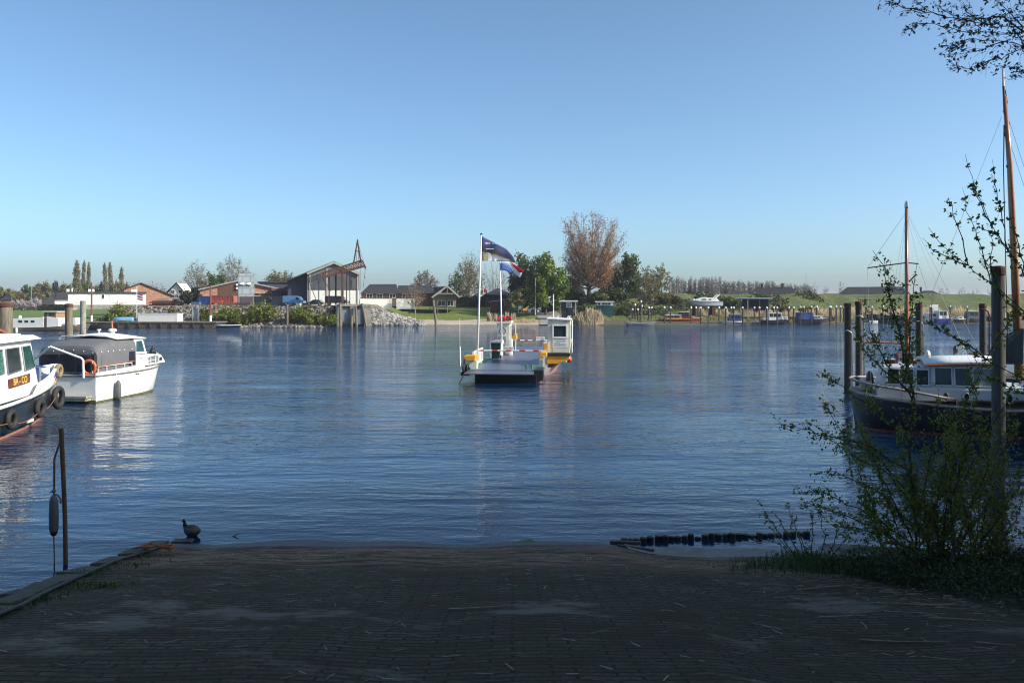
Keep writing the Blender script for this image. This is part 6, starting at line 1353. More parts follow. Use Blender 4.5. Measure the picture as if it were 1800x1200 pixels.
    # pale arch shapes at the bottom and blurred, unreadable lettering blocks
    for k in range(6):
        a0 = math.pi * (1 - k / 6); a1 = math.pi * (1 - (k + 1) / 6)
        f_ = lambda a: (857.5 + 7.5 * math.cos(a), 458 - 14.5 * math.sin(a) ** .8)
        p0, p1 = f_(a0), f_(a1); patch("printed_arch", wt if k > 2 else gd, [p0, p1, (p1[0], 458.3), (p0[0], 458.3)])
    patch("printed_arch", wt, [(867, 446), (871.5, 446.5), (873, 458.5), (869.5, 458.5)])
    for i, (x, w, hh) in enumerate(((853, 2.6, 3.2), (856.2, 2.2, 3.6), (859, 2.6, 2.8), (865, 1.6, 2.4), (867.2, 1.6, 2.4), (869.4, 1.6, 2.2), (871.6, 1.6, 2.2))): patch("printed_lettering", lav, [(x, 425.5 + i * .3), (x + w, 425.7 + i * .3), (x + w, 425.7 + hh + i * .3), (x, 425.5 + hh + i * .3)])
    patch("printed_lettering", wt, [(854, 436.5), (868, 437), (868, 438.3), (854, 438)])
    # flag 2: red white blue, flown upside down as seen (blue hoist side, red outer)
    b = FW(-.98, 13.2, .6); t2 = thing("flagpole", "shorter white flagpole with the red white and blue flag beside the kiosk", "flagpole", b, 0); d = b.y; H = PZ(460, d) - b.z; bt = PX(879, d) - b.x; b0 = PX(876, d) - b.x
    L_ = lambda px, py, dy=0.: Vector((PX(px, d) - b.x, dy, PZ(py, d) - b.z))
    globals()['_L'] = L_
    p = MB(); p.tube([(b0 * .6, 0, -.1), (bt, 0, H)], [.06, .04], 10); p.build("pole", WHITE, t2, smooth=True)
    def cloth2(nm, m, grid):
        G = [[L_(*q) for q in row] for row in grid]; V = []; F = []; n_, mr = 16, 4; nc = len(G[0]) - 1
        for j in range(mr + 1):
            for i in range(n_ + 1):
                u, v = i / n_, j / mr; fu = min(u * nc, nc - 1e-6); iu = int(fu); a = fu - iu
                q = (G[0][iu] * (1 - a) + G[0][iu + 1] * a) * (1 - v) + (G[1][iu] * (1 - a) + G[1][iu + 1] * a) * v
                V.append(q + Vector((0, .08 * math.sin(q.x * 4.2) + .1 * u, 0)))
        for j in range(mr):
            for i in range(n_): k_ = j * (n_ + 1) + i; F.append((k_, k_ + 1, k_ + n_ + 2, k_ + n_ + 1))
        mb = MB(); mb.add(V, F); o = mb.build(nm, m, t2, smooth=True); s = o.modifiers.new("thickness", 'SOLIDIFY'); s.thickness = .006
    def cm(name, c):
        m, nt, n, l, p = newmat(name); p.inputs["Base Color"].default_value = (*c, 1); tr = n.new("ShaderNodeBsdfTranslucent"); tr.inputs[0].default_value = (*c, 1); mx = n.new("ShaderNodeMixShader"); mx.inputs[0].default_value = .45; l.new(p.outputs[0], mx.inputs[1]); l.new(tr.outputs[0], mx.inputs[2]); l.new(mx.outputs[0], n["Material Output"].inputs[0]); return m
    cloth2("white_stripe", cm("flag_white_cloth", (.78, .78, .78)), [[(880, 460), (895, 460), (903, 468), (918, 480)], [(880, 461.8), (893, 464), (902, 478), (913.5, 488)]])
    cloth2("blue_stripe", cm("flag_blue_cloth", (.10, .22, .60)), [[(880, 461.8), (893, 464), (899, 472), (903.5, 479)], [(880, 474), (890, 476), (897, 479.5), (903.5, 480.5)]])
    cloth2("red_stripe", cm("flag_red_cloth", (.60, .02, .03)), [[(897.5, 460), (905, 465), (912, 470), (920.5, 475)], [(900, 464.5), (905, 471), (912, 478), (918, 480)]])
    cloth2("flag_tail", cm("flag_navy_cloth", (.05, .06, .2)), [[(912, 486), (913.5, 488), (915, 490)], [(914, 488.5), (916, 491), (917.5, 493.5)]])
ferry_flags()
# ------------------------------------------------------------------ near boats at the left
def text_mesh(txt, size, m, name, parent, loc, rot, depth=.004, label=None):
    cu = bpy.data.curves.new(name, 'FONT'); cu.body = txt; cu.size = size; cu.extrude = depth; cu.offset = size * .022; cu.align_x = 'CENTER'; cu.align_y = 'CENTER'
    o = bpy.data.objects.new("tmp_text", cu); col.objects.link(o); bpy.context.view_layer.update(); me = bpy.data.meshes.new_from_object(o.evaluated_get(bpy.context.evaluated_depsgraph_get())); bpy.data.objects.remove(o)
    me.materials.clear(); me.materials.append(m); q = bpy.data.objects.new(name, me); col.objects.link(q); q.parent = parent; q.location = loc; q.rotation_euler = rot
    if label: q["label"] = label
    return q
def tyre(t, c, axis='x', Ro=.22, r=.085, name="tyre_fender"):
    mb = MB(); mb.torus(c, Ro, r, axis, 22, 10); return mb.build(name, RUBBER, t, smooth=True)
def rope(t, pts, m=None, r=.012, name="mooring_rope"):
    mb = MB(); mb.tube(pts, r, 5); return mb.build(name, m or M("orange_rope", (.32, .11, .05), .9, var=.3, scale=20), t)
def sag(a, b, s, n=8): a = Vector(a); b = Vector(b); return [a.lerp(b, k / n) - Vector((0, 0, s * 4 * (k / n) * (1 - k / n))) for k in range(n + 1)]
def boat_a():
    """white wheelhouse on a dark hull, BA-CO"""
    Y0 = 17.5; t = thing("tug_boat", "motor boat with white wheelhouse, dark hull and tyre fenders at the left edge", "boat", (-16.06, Y0, 0), R(5.7)); m_white = WHITE
    hb = lambda v: 1.7 * (1 if v < 5.5 else max(0.0, 1 - ((v - 5.5) / 8.6) ** 2.3))
    zs = lambda v: .90 + .0 * v + .30 * max(0, (v - 5) / 9) ** 1.5   # top of the dark hull
    vs = [0, 1.5, 3, 4.5, 6, 7.4, 8.8, 10, 11.2, 12.2, 13, 13.6, 14.05]
    dk = M("blue_black_tug_hull", (.016, .026, .036), .28, var=.25, scale=1.5, coat=.3, dirt=(.05, .05, .045), dirt_amt=.4)
    r = []; 
    for v in vs:
        h = hb(v); w = h * (.97 - .33 * max(0, (v - 5) / 9)); rk = .9 * max(0, (v - 9.2) / 4.8) ** 2
        r.append([(-h, v, zs(v)), (-h * .99, v - rk * .4, zs(v) * .55), (-w, v - rk, .12), (-w * .98, v - rk, .0), (-w * .6, v - rk, -.4), (0, v - rk, -.5), (w * .6, v - rk, -.4), (w * .98, v - rk, .0), (w, v - rk, .12), (h * .99, v - rk * .4, zs(v) * .55), (h, v, zs(v))])
    mb = MB(); mb.loft(r, cap0=True); mb.build("hull", dk, t, smooth=True)
    # copper red boot stripe just above the water
    for s in (-1, 1):
        st = MB(); rows = []
        for q in r: p = q[8] if s > 0 else q[2]; rows.append([(p[0] * 1.008 + s * .004, p[1], -.06), (p[0] * 1.008 + s * .012, p[1], .08)])
        st.loft(rows); st.build("boot_stripe", M("salmon_antifouling", (.30, .14, .09), .6, var=.2, scale=4), t)
    # white topsides and bulwark
    ztop = lambda v: zs(v) + (.10 if v < 9.2 else .10 + .30 * min(1, (v - 9.2) / .6)) + .12 * max(0, (v - 10) / 4)
    for s in (-1, 1):
        w = MB(); rows = []
        for v in [0, 2, 4, 6, 7.5, 9.2, 9.5, 9.8, 10.6, 11.4, 12.2, 13, 13.6, 14.05]:
            h = hb(v); rows.append([(s * (h + .004), v, zs(v) + .003), (s * (h + .05 * (v > 9.2)), v + .02 * max(0, v - 10), ztop(v)), (s * max(0, h - .05), v, ztop(v)), (s * max(0, h - .06), v, zs(v) + .003)])
        w.loft(rows); w.build("bulwark", m_white, t, smooth=False)
    rr = MB(); rr.tube([(hb(v) + .015, v, zs(v)) for v in vs], .035, 6); rr.build("rub_rail", BLACK, t); rr = MB(); rr.tube([(-hb(v) - .015, v, zs(v)) for v in vs], .035, 6); rr.build("rub_rail", BLACK, t)
    rv = MB()
    for k in range(70):
        v = 4.5 + k * .13; rv.box((hb(v) + .045, v, zs(v) + .045), (.012, .05, .012))
    rv.build("rail_rivets", WHITE, t)
    d = MB(); d.loft([[(-hb(v) * .97, v, zs(v) - .04), (0, v, zs(v)), (hb(v) * .97, v, zs(v) - .04)] for v in vs]); d.build("deck", M("pale_blue_deck", (.30, .38, .48), .5), t)
    # trunk cabin + wheelhouse; side plane narrows forward
    cw = lambda v: 1.95 - .082 * v
    z0, z1 = .98, 2.84
    V = [(2.0), (8.7)]
    c = MB(); c.add([(-cw(2), 2, z0), (cw(2), 2, z0), (cw(10.4), 10.4, z0 + .05), (-cw(10.4), 10.4, z0 + .05), (-cw(2) + .12, 2, z1), (cw(2) - .12, 2, z1), (cw(10.4) - .14, 10.05, z1), (-cw(10.4) + .14, 10.05, z1)], [(0, 3, 2, 1), (4, 5, 6, 7), (0, 1, 5, 4), (1, 2, 6, 5), (2, 3, 7, 6), (3, 0, 4, 7)]); co = c.build("wheelhouse", m_white, t, bevel=.03)
    def side(v, z): # point on starboard cabin side
        f = (z - z0) / (z1 - z0); a = Vector((cw(v), v, z)); b = (cw(2) - .12) + ((cw(10.4) - .14) - (cw(2) - .12)) * (v - 2) / 8.05; a.x = a.x * (1 - f) + b * f; return a
    cur = M("green_curtain_glass", (.04, .17, .14), .12, var=.5, scale=3, stretch=(.1, .1, 7), coat=.6)
    for (a, e, a2, e2, mm) in ((6.7, 7.75, 6.7, 7.7, cur), (8.0, 9.05, 7.98, 8.98, GLASS), (9.3, 10.15, 9.22, 9.86, glassmat("green_tinted_glass", (.015, .06, .055)))):
        q = MB(); P = [side(a, 1.86), side(e, 1.92), side(e2, 2.64), side(a2, 2.64)]; o_ = [p + Vector((.012, 0, 0)) for p in P]; q.add(o_, [(0, 1, 2, 3)]); wo = q.build("window", mm, co); s = wo.modifiers.new("thickness", 'SOLIDIFY'); s.thickness = .008
        fr = MB()
        for i in range(4): fr.bar(o_[i] + Vector((.008, 0, 0)), o_[(i + 1) % 4] + Vector((.008, 0, 0)), .045, .03)
        fr.build("window_frame", STEEL, wo)
    q = MB(); P = [(-.95, 10.2, 1.92), (.95, 10.2, 1.92), (.88, 10.08, 2.64), (-.88, 10.08, 2.64)]; q.add([(x, y + .06, z) for x, y, z in P], [(0, 1, 2, 3)]); q.build("window", GLASS, co)
    r_ = MB(); r_.add([(-cw(2) - .02, 1.8, z1 + .005), (cw(2) + .02, 1.8, z1 + .005), (cw(10.4) + .04, 10.5, z1 + .005), (-cw(10.4) - .04, 10.5, z1 + .005), (-cw(2) + .1, 1.9, z1 + .17), (cw(2) - .1, 1.9, z1 + .17), (cw(10.4) - .1, 10.2, z1 + .15), (-cw(10.4) + .1, 10.2, z1 + .15)], [(0, 3, 2, 1), (4, 5, 6, 7), (0, 1, 5, 4), (1, 2, 6, 5), (2, 3, 7, 6), (3, 0, 4, 7)]); r_.build("roof", m_white, co, bevel=.03)
    r2 = MB(); r2.bb(-.95, .95, 2.0, 9.4, z1 + .155, z1 + .23); r2.build("roof_deck", m_white, co, bevel=.02)
    # name board
    nb = MB(); nb.bar(side(7.95, 1.56) + Vector((.03, 0, 0)), side(9.6, 1.60) + Vector((.03, 0, 0)), .035, .30); 
    no = nb.build("name_board", M("mahogany_board", (.16, .045, .02), .35, var=.3, scale=5, stretch=(1, .2, 2)), co, bevel=.01)
    ang = math.atan2((side(9.6, 1.6) - side(7.95, 1.6)).x, 1.65)
    tx = text_mesh("BA - CO", .30, M("gold_paint", (.62, .42, .08), .4, var=.1), "name_lettering", co, side(8.78, 1.58) + Vector((.054, 0, 0)), (R(90 + 0), 0, R(90) - ang))
    # foredeck: white mast support, rail, blue cover, drum
    q = MB(); q.tube([(1.0, 10.6, 1.1), (1.0, 10.6, 1.85), (.2, 11.3, 1.88)], .028, 8); q.tube([(.8, 11.1, 1.1), (.8, 11.1, 1.8)], .022, 6); q.tube([(1.0, 10.6, 1.55), (.8, 11.2, 1.55)], .02, 6); q.build("hand_rail", STEEL, t)
    q = MB(); q.loft([[(-.8 + .1 * k, 10.8 + .3 * i, 1.15 + .34 * math.sin(math.pi * k / 16) + .05 * i) for k in range(17)] for i in range(7)]); q.build("blue_cover", M("navy_cover", (.03, .05, .13), .6), t)
    q = MB(); q.lathe([(.17, 0), (.17, .5), (.14, .56)], (.45, 12.2, 1.15), 14); q.build("ventilator", WHITE, t)
    q = MB(); q.torus((.52, 13.2, 1.52), .19, .08, 'x'); q.build("rope_coil", M("hemp_rope", (.24, .18, .09), .9, var=.4, scale=20, bump=.005), t)
    # roof gear: dome, rail, maroon sail cover, rust davit arm
    q = MB(); q.torus((.1, 6.5, z1 + .33), .42, .035, 'x'); q.ball((.1, 6.5, z1 + .42), (.28, .35, .22)); q.build("roof_dome", WHITE, co)
    q = MB(); q.tube([(.1, 6.0, z1 + .2), (.1, 6.0, z1 + .75)], .02); q.ball((.1, 6.0, z1 + .78), (.06, .06, .05)); q.ball((.1, 6.0, z1 + .66), (.1, .1, .03)); q.build("mast_light", WHITE, co)
    q = MB(); q.ball((-.9, 6.2, z1 + .45), (.42, .8, .40), 12, 8); q.build("maroon_cover", M("maroon_canvas", (.13, .02, .03), .8, var=.3), co)
    q = MB(); q.tube([(-.55, 5.4, z1 + .85), (-.3, 6.6, z1 + .2)], .022, 5); q.build("stay_rod", WHITE, co)
    q = MB(); q.tube([(-.1, 11.2, z1 - .9), (-.35, 11.2, z1 + .15), (-.75, 11.2, z1 + .34)], [.06, .05, .07], 8); q.bar((-.95, 11.2, z1 + .36), (-.6, 11.2, z1 + .2), .1, .1); q.build("davit_arm", M("orange_rust_paint", (.36, .11, .04), .6, var=.4), t)
    tyre(t, (hb(7.1) + .10, 7.1, .58), 'x', .23, .085); tyre(t, (hb(9.5) + .10, 9.5, .60), 'x', .23, .09); tyre(t, (hb(12) + .16, 12.1, .66), 'x', .32, .10)
    rope(t, sag((hb(7) + .1, 7.1, .46), (hb(9.5) + .1, 9.45, .5), .12)); rope(t, sag((hb(9.5) + .1, 9.6, .5), (hb(11.8) + .12, 11.9, .75), .12)); rope(t, sag((hb(5) + .1, 5, .9), (hb(7) + .12, 7.0, .5), .12))
    rope(t, [(hb(12.4) + .12, 12.4, .6), (hb(12.7) + .05, 12.8, .95), (hb(13.1) + .05, 13.1, 1.3), (hb(13.4) + .03, 13.3, 1.6)])
    q = MB(); q.box((hb(8.8) + .01, 8.8, .30), (.03, .45, .09), rz=.05); q.build("hull_mark", WHITE, t)
    return t
boat_a()
def cruiser():
    C0 = Vector((-16.7, 33.3, 0)); th = R(8); B = 3.0; L = 7.4; org = C0 + Vector((-math.cos(th), math.sin(th), 0)) * (B / 2)
    t = thing("cabin_cruiser", "white cabin cruiser with a grey canvas hood and orange lifebuoy at its stern", "boat", org, -th); t.scale = (1, .87, 1)
    r = build_hull(t, GEL, L, B, 1.12, 1.22, draft=.35, transom=.93, rake=.13, bow_full=.9, sheer=.04, flare=.80, deck=GEL)
    # boot line (algae) and rub rails
    for s in (2, 6):
        st = MB(); st.loft([[(q[s][0] * 1.006, q[s][1], -.05), (q[s][0] * 1.010, q[s][1], .07)] for q in r]); st.build("water_line", M("algae_stripe", (.12, .11, .03), .7, var=.4), t)
    st = MB(); st.bb(r[0][2][0], r[0][6][0], -.012, -.004, -.05, .10); st.build("water_line", M("algae_stripe", (0, 0, 0)), t)
    rubrail(t, r, M("dull_grey_rail", (.16, .15, .14), .5), .032, -.05); mb = MB(); mb.bar((-B / 2 * .93, -.02, 1.07), (B / 2 * .93, -.02, 1.07), .06, .06); mb.build("rub_rail", M("dull_grey_rail", (0, 0, 0)), t)
    mb = MB(); mb.bb(-1.25, 1.25, -.48, -.02, .22, .30); mb.bb(-1.2, 1.2, -.44, -.03, .10, .21); mb.build("swim_platform", M("stained_white", (.45, .42, .34), .5, var=.3, dirt=(.1, .09, .05), dirt_amt=.6), t)
    # coaming around cockpit
    for s in (-1, 1):
        mb = MB(); mb.prism([(.05, 1.10), (3.9, 1.12), (3.9, 1.36), (3.3, 1.28), (.05, 1.20)], 'x', s * 1.36 - .04, s * 1.36 + .04); mb.build("coaming", GEL, t)
    # canvas hood
    can = M("grey_canvas_hood", (.12, .12, .128), .75, var=.15, scale=3); clear = glassmat("clear_plastic", (.02, .022, .04), .12)
    rings = []; m_ = 13
    def arch(v, w, zt, zb, k=.35):
        P = [(-w, v, zb)]; 
        for i in range(m_ - 2):
            a = math.pi - math.pi * i / (m_ - 3); c, s = math.cos(a), math.sin(a); P.append((w * (abs(c) ** .35) * (1 if c > 0 else -1), v, zb + (zt - zb) * (.62 + .38 * abs(s) ** .7)))
        P.append((w, v, zb)); return P
    for v, w, zt, zb in ((.25, 1.30, 2.15, 1.14), (.34, 1.32, 2.28, 1.14), (.9, 1.34, 2.42, 1.16), (1.7, 1.34, 2.50, 1.18), (2.6, 1.33, 2.52, 1.22), (3.3, 1.31, 2.50, 1.28)): rings.append(arch(v, w, zt, zb))
    mb = MB(); mb.loft(rings, cap0=True); ho = mb.build("canvas_hood", can, t, smooth=True); ho.modifiers.new("edges", 'EDGE_SPLIT').split_angle = R(35)
    for (a, e) in ((-1.22, -.42), (-.36, .30), (.36, 1.16)):
        w = MB(); w.add([(a, .225, 1.22), (e, .225, 1.22), (e, .235, 1.92 if e > 0.9 or a < -1 else 2.0), (a, .235, 1.92)], [(0, 1, 2, 3)]); w.build("clear_panel", clear, ho)
    for (a, e) in ((.5, 1.5), (1.65, 2.5), (2.65, 3.2)):
        w = MB(); w.add([(1.345, a, 1.30), (1.345, e, 1.34), (1.335, e - .05, 1.92), (1.335, a + .05, 1.92)], [(0, 1, 2, 3)]); w.build("clear_panel", clear if a > 2.6 else can, ho)
    sn = MB()
    for i, x in enumerate((-1.1, -.65, -.2, .25, .7, 1.1)): sn.ball((x, .26, 2.02 + .12 * (1 - abs(x))), .028, 6, 4)
    for v in (.5, 1.0, 1.4, 1.9, 2.3, 2.9): sn.ball((1.34, v, 2.02), .028, 6, 4)
    sn.build("snap_buttons", WHITE, ho)
    # windscreen, hard top, cabin forward
    c = MB(); c.prism([(3.3, 1.16), (6.35, 1.22), (5.9, 1.62), (4.45, 1.72), (4.2, 1.78), (3.3, 1.80)], 'x', -1.14, 1.14); co = c.build("cabin", GEL, t, bevel=.05)
    fr = MB()
    for s in (-1, 1):
        fr.prism([(3.3, 1.78), (4.42, 1.74), (4.05, 2.42), (3.3, 2.44)], 'x', s * 1.18 - .03, s * 1.18 + .03)
    fr.add([(-1.15, 4.42, 1.73), (1.15, 4.42, 1.73), (1.12, 4.05, 2.42), (-1.12, 4.05, 2.42), (-1.15, 4.35, 1.73), (1.15, 4.35, 1.73), (1.12, 3.98, 2.42), (-1.12, 3.98, 2.42)], [(0, 1, 2, 3), (7, 6, 5, 4), (0, 4, 5, 1), (1, 5, 6, 2), (2, 6, 7, 3), (3, 7, 4, 0)]); wf = fr.build("windscreen_frame", GEL, co)
    for s in (-1, 1):
        w = MB(); w.prism([(3.5, 1.86), (4.24, 1.84), (3.98, 2.34), (3.5, 2.34)], 'x', s * 1.214 - .004, s * 1.214 + .004); w.build("side_window", glassmat("blue_tinted_glass", (.03, .07, .09)), wf)
    for a, e in ((-1.02, -.08), (.08, 1.02)):
        w = MB(); w.add([(a, 4.385, 1.81), (e, 4.385, 1.81), (e * .98, 4.10, 2.35), (a * .98, 4.10, 2.35)], [(0, 1, 2, 3)]); w.build("windscreen", GLASS, wf)
    h = MB(); h.loft([[(-1.22, 1.9, 2.50), (-.7, 1.9, 2.60), (0, 1.9, 2.64), (.7, 1.9, 2.60), (1.22, 1.9, 2.50)], [(-1.28, 3.0, 2.50), (-.7, 3.0, 2.64), (0, 3.0, 2.69), (.7, 3.0, 2.64), (1.28, 3.0, 2.50)], [(-1.22, 4.35, 2.42), (-.7, 4.35, 2.50), (0, 4.35, 2.53), (.7, 4.35, 2.50), (1.22, 4.35, 2.42)]]); ho2 = h.build("hard_top", GEL, co, smooth=True); s_ = ho2.modifiers.new("thickness", 'SOLIDIFY'); s_.thickness = .07; s_.offset = 0
    q = MB(); q.lathe([(.10, 0), (.10, .08), (.18, .10), (.18, .17), (.12, .22)], (.2, 3.3, 2.67), 14); q.build("radar_dome", WHITE, ho2); q = MB(); q.lathe([(.04, 0), (.04, .12), (.09, .14), (.09, .20)], (-.45, 3.3, 2.66), 10); q.build("horn", WHITE, ho2)
    q = MB(); q.tube([(.1, 3.5, 2.66), (.05, 3.5, 3.1)], [.05, .035], 6); q.ball((.05, 3.5, 3.16), .06); q.build("orange_stick", M("orange_plastic", (0, 0, 0)), ho2)
    q = MB(); q.tube([(-1.0, 1.2, 2.5), (-.9, 1.2, 2.62), (-.2, 1.2, 2.70), (.1, 1.3, 2.64)], .02, 6); q.build("roof_rail", WHITE, ho2)
    for (a, e, z, y) in ((4.75, 5.12, 1.32, 1.55), (5.2, 5.55, 1.34, 1.55)):
        for s in (-1, 1): w = MB(); w.bb(s * 1.14 - .012, s * 1.14 + .012, a, e, z, y); wo = w.build("cabin_window", GLASS, co)
    w = MB(); w.bb(1.13, 1.155, 4.70, 5.62, 1.28, 1.59); w.build("window_frame", GREYM, co)
    w = MB(); w.bb(1.13, 1.156, 5.7, 5.95, 1.34, 1.5); w.build("cabin_window", GLASS, co)
    for v in (3.55, 4.0): w = MB(); w.bb(1.135, 1.152, v, v + .08, 1.52, 1.60); w.build("vent", BLACK, co)
    # rails
    sh = lambda v: (B / 2 * (1 if v < L * .45 else max(0, 1 - ((v / L - .45) / .55) ** 2.5)) * .95)
    pts = [(sh(v), v, 1.14 + .08 * (v / L)) for v in (3.8, 4.5, 5.2, 5.9, 6.5, 7.0, 7.3)]
    rail(t, pts + [(0, L + .05, 1.22)] + [(-p[0], p[1], p[2]) for p in reversed(pts)], .42, WHITE, name="bow_rail"); rail(t, pts, .22, WHITE, posts=[], r=.013, name="bow_rail")
    ptsl = [(1.40, v, 1.14) for v in (.15, .8, 1.5, 2.2, 2.8)]; rail(t, ptsl, .30, WHITE, name="side_rail")
    q = MB(); q.tube([(1.40, .1, 1.46), (1.40, 3.0, 1.50)], .028, 6); q.build("wooden_hand_rail", VARN, t)
    # davits (white A pipes)
    q = MB(); q.tube([(.88, -.05, 1.0), (.86, -.05, 1.72), (.80, -.08, 1.80), (-.45, -.25, 2.26)], .048, 8); q.build("davit", WHITE, t)
    q = MB(); q.tube([(-1.35, -.05, 1.7), (-.5, -.25, 2.24)], .048, 8); q.build("davit", WHITE, t)
    lb = MB(); lb.torus((1.02, .12, 1.42), .27, .065, 'y', 26, 10); lo = lb.build("lifebuoy", M("orange_lifebuoy", (.62, .13, .035), .5, var=.15), t, smooth=True)
    q = MB()
    for a in (45, 135, 225, 315): q.torus((1.02 + .27 * math.cos(R(a)), .12, 1.42 + .27 * math.sin(R(a))), .068, .012, 'x', 10, 5)
    q.build("white_band", WHITE, lo)
    q = MB(); q.ball((.05, L - .25, 1.62), (.16, .20, .22)); q.lathe([(.10, -.35), (.16, 0), (.02, .32)], (.05, L - .25, 1.62)); q.build("black_cover", BLACK, t)
    q = MB(); q.tube([(.4, 5.6, 1.6), (.42, 5.6, 2.15), (.44, 5.6, 2.5)], .010, 5); q.ball((.42, 5.6, 2.2), (.03, .03, .10)); q.build("jackstaff", GREYM, t)
    f = MB(); f.lathe([(.02, -.40), (.09, -.36), (.12, -.25), (.12, .22), (.09, .34), (.03, .42)], (B / 2 + .09, 1.35, .38), 12); fo = f.build("fender", M("grey_rubber", (.10, .11, .11), .6), t, smooth=True); q = MB(); q.tube([(B / 2 + .05, 1.35, .8), (B / 2 - .0, 1.35, 1.12)], .012, 5); q.build("fender_line", WHITE, fo)
    w = MB()
    for k in range(2): w.bb(B / 2 - .02, B / 2 + .004, 2.95 + k * .18, 3.05 + k * .18, .90, .95)
    w.build("hull_vent", BLACK, t)
cruiser()

# ------------------------------------------------------------------ right hand boat
def right_boat():
    hd = Vector((.94, -.34)); ang = math.atan2(-hd.x, hd.y)
    t = thing("dutch_motor_boat", "dark hulled motor boat with a white windowed cabin behind the leafy bush", "boat", (11.3, 27.6, 0), ang); t.scale = (-1, .64, 1); L = 11.5; hbm = 1.65
    hb = lambda v: hbm * ((math.sin(min(1, (v + .02) / 1.6) * math.pi / 2) ** .6) if v < 1.6 else 1 if v < 7 else max(0, 1 - ((v - 7) / 4.6) ** 2.1))
    zs = lambda v: 1.22 - .34 * math.sin(min(1, v / 9) * math.pi * .62) + .5 * max(0, (v - 7) / 4.5) ** 1.6
    vs = [0, .12, .35, .7, 1.1, 1.6, 2.5, 4, 5.5, 7, 8.2, 9.3, 10.2, 11, 11.55]
    dkm = M("dark_grey_blue_hull", (.022, .026, .032), .35, var=.25, scale=1.2, coat=.2, dirt=(.05, .045, .04), dirt_amt=.4); r = []
    for v in vs:
        h = hb(v); w = h * .86; rk = .8 * max(0, (v - 8) / 3.5) ** 2 - .35 * max(0, 1 - v / 1.4)
        r.append([(-h, v, zs(v)), (-h * 1.0, v - rk * .3, zs(v) * .5), (-w, v - rk, .05), (-w * .6, v - rk, -.4), (0, v - rk, -.5), (w * .6, v - rk, -.4), (w, v - rk, .05), (h * 1.0, v - rk * .3, zs(v) * .5), (h, v, zs(v))])
    mb = MB(); mb.loft(r, cap0=True); mb.build("hull", dkm, t, smooth=True)
    for s in (0, 8):
        q = MB(); q.tube([(x[s][0] * 1.01, x[s][1], x[s][2] - .03) for x in r], .045, 6); q.build("rub_rail", M("pale_worn_rail", (.30, .26, .22), .6, var=.3), t)
        q = MB(); q.loft([[(x[2 if s == 0 else 6][0] * 1.01, x[2 if s == 0 else 6][1], -.05), (x[2 if s == 0 else 6][0] * 1.015, x[2 if s == 0 else 6][1], .13)] for x in r]); q.build("boot_stripe", M("red_antifouling", (.13, .03, .025), .6, var=.3), t)
    d = MB(); d.loft([[(-hb(v) * .97, v, zs(v) - .03), (0, v, zs(v) + .02), (hb(v) * .97, v, zs(v) - .03)] for v in vs]); d.build("deck", M("teak_deck", (.30, .22, .16), .7, var=.2, scale=2, stretch=(8, .5, 1)), t)
    lg = M("light_grey_paint", (.50, .53, .56), .35, var=.08, scale=1)
    # lower cabin trunk, aft cabin, wheelhouse
    c = MB(); c.prism([(1.15, .95), (10.0, 1.2), (9.6, 1.42), (7.6, 1.46), (1.25, 1.42)], 'x', -1.30, 1.30); co = c.build("cabin_trunk", lg, t, bevel=.05)
    c = MB(); c.loft([[(-1.15, v, z0), (-1.02, v + dv, z1), (-.6, v + dv, z1 + .06), (0, v + dv, z1 + .09), (.6, v + dv, z1 + .06), (1.02, v + dv, z1), (1.15, v, z0)] for v, dv, z0, z1 in ((1.35, .18, 1.425, 2.02), (3.6, 0, 1.43, 2.06))], cap0=True, cap1=True); ao = c.build("aft_cabin", lg, t)
    c = MB(); c.loft([[(-1.22, v, z0), (-1.06, v + dv, z1), (0, v + dv, z1), (1.06, v + dv, z1), (1.22, v, z0)] for v, dv, z0, z1 in ((3.61, 0, 1.44, 2.10), (6.6, -.22, 1.45, 2.18))], cap0=True, cap1=True); wo = c.build("wheelhouse", lg, t)
    rf = MB(); rf.loft([[(-1.22, v, z), (-.7, v, z + .09), (0, v, z + .13), (.7, v, z + .09), (1.22, v, z)] for v, z in ((3.3, 2.13), (4.5, 2.18), (6.0, 2.22), (6.75, 2.17))]); ro = rf.build("wheelhouse_roof", M("white_roof_paint", (.72, .73, .74), .4, var=.08), wo, smooth=True); s = ro.modifiers.new("thickness", 'SOLIDIFY'); s.thickness = .06; s.offset = 1
    rt = MB(); rt.tube([(-1.24, 3.3, 2.12), (-1.24, 4.5, 2.17), (-1.24, 6.0, 2.21), (-1.2, 6.78, 2.16), (0, 6.85, 2.25), (1.2, 6.78, 2.16)], .035, 6); rt.build("roof_trim", VARN, wo)
    cg = glassmat("pale_reflecting_glass", (.22, .23, .24), .1)  # bright window reflection is put into this pale glass colour
    def sp(v, z, z0, z1, w0, w1): f = (z - z0) / (z1 - z0); return -(w0 * (1 - f) + w1 * f)
    def wins(par, spans, z0, z1, zb, zt, w0, w1, off=.014):
        for (a, e, mm) in spans:
            q = MB(); P = [(sp(a, zb, z0, z1, w0, w1) - off, a, zb), (sp(e, zb, z0, z1, w0, w1) - off, e, zb), (sp(e, zt, z0, z1, w0, w1) - off, e, zt), (sp(a, zt, z0, z1, w0, w1) - off, a, zt)]; q.add(P, [(0, 1, 2, 3)]); w = q.build("window", mm, par); s = w.modifiers.new("thickness", 'SOLIDIFY'); s.thickness = .008
            f = MB()
            for i in range(4): f.bar(Vector(P[i]) + Vector((-.01, 0, 0)), Vector(P[(i + 1) % 4]) + Vector((-.01, 0, 0)), .04, .03)
            f.build("window_frame", M("white_roof_paint", (0, 0, 0)), w)
    wins(ao, [(1.65, 2.2, GLASS), (2.3, 2.85, GLASS), (2.95, 3.5, GLASS)], 1.425, 2.04, 1.50, 1.98, 1.15, 1.02)
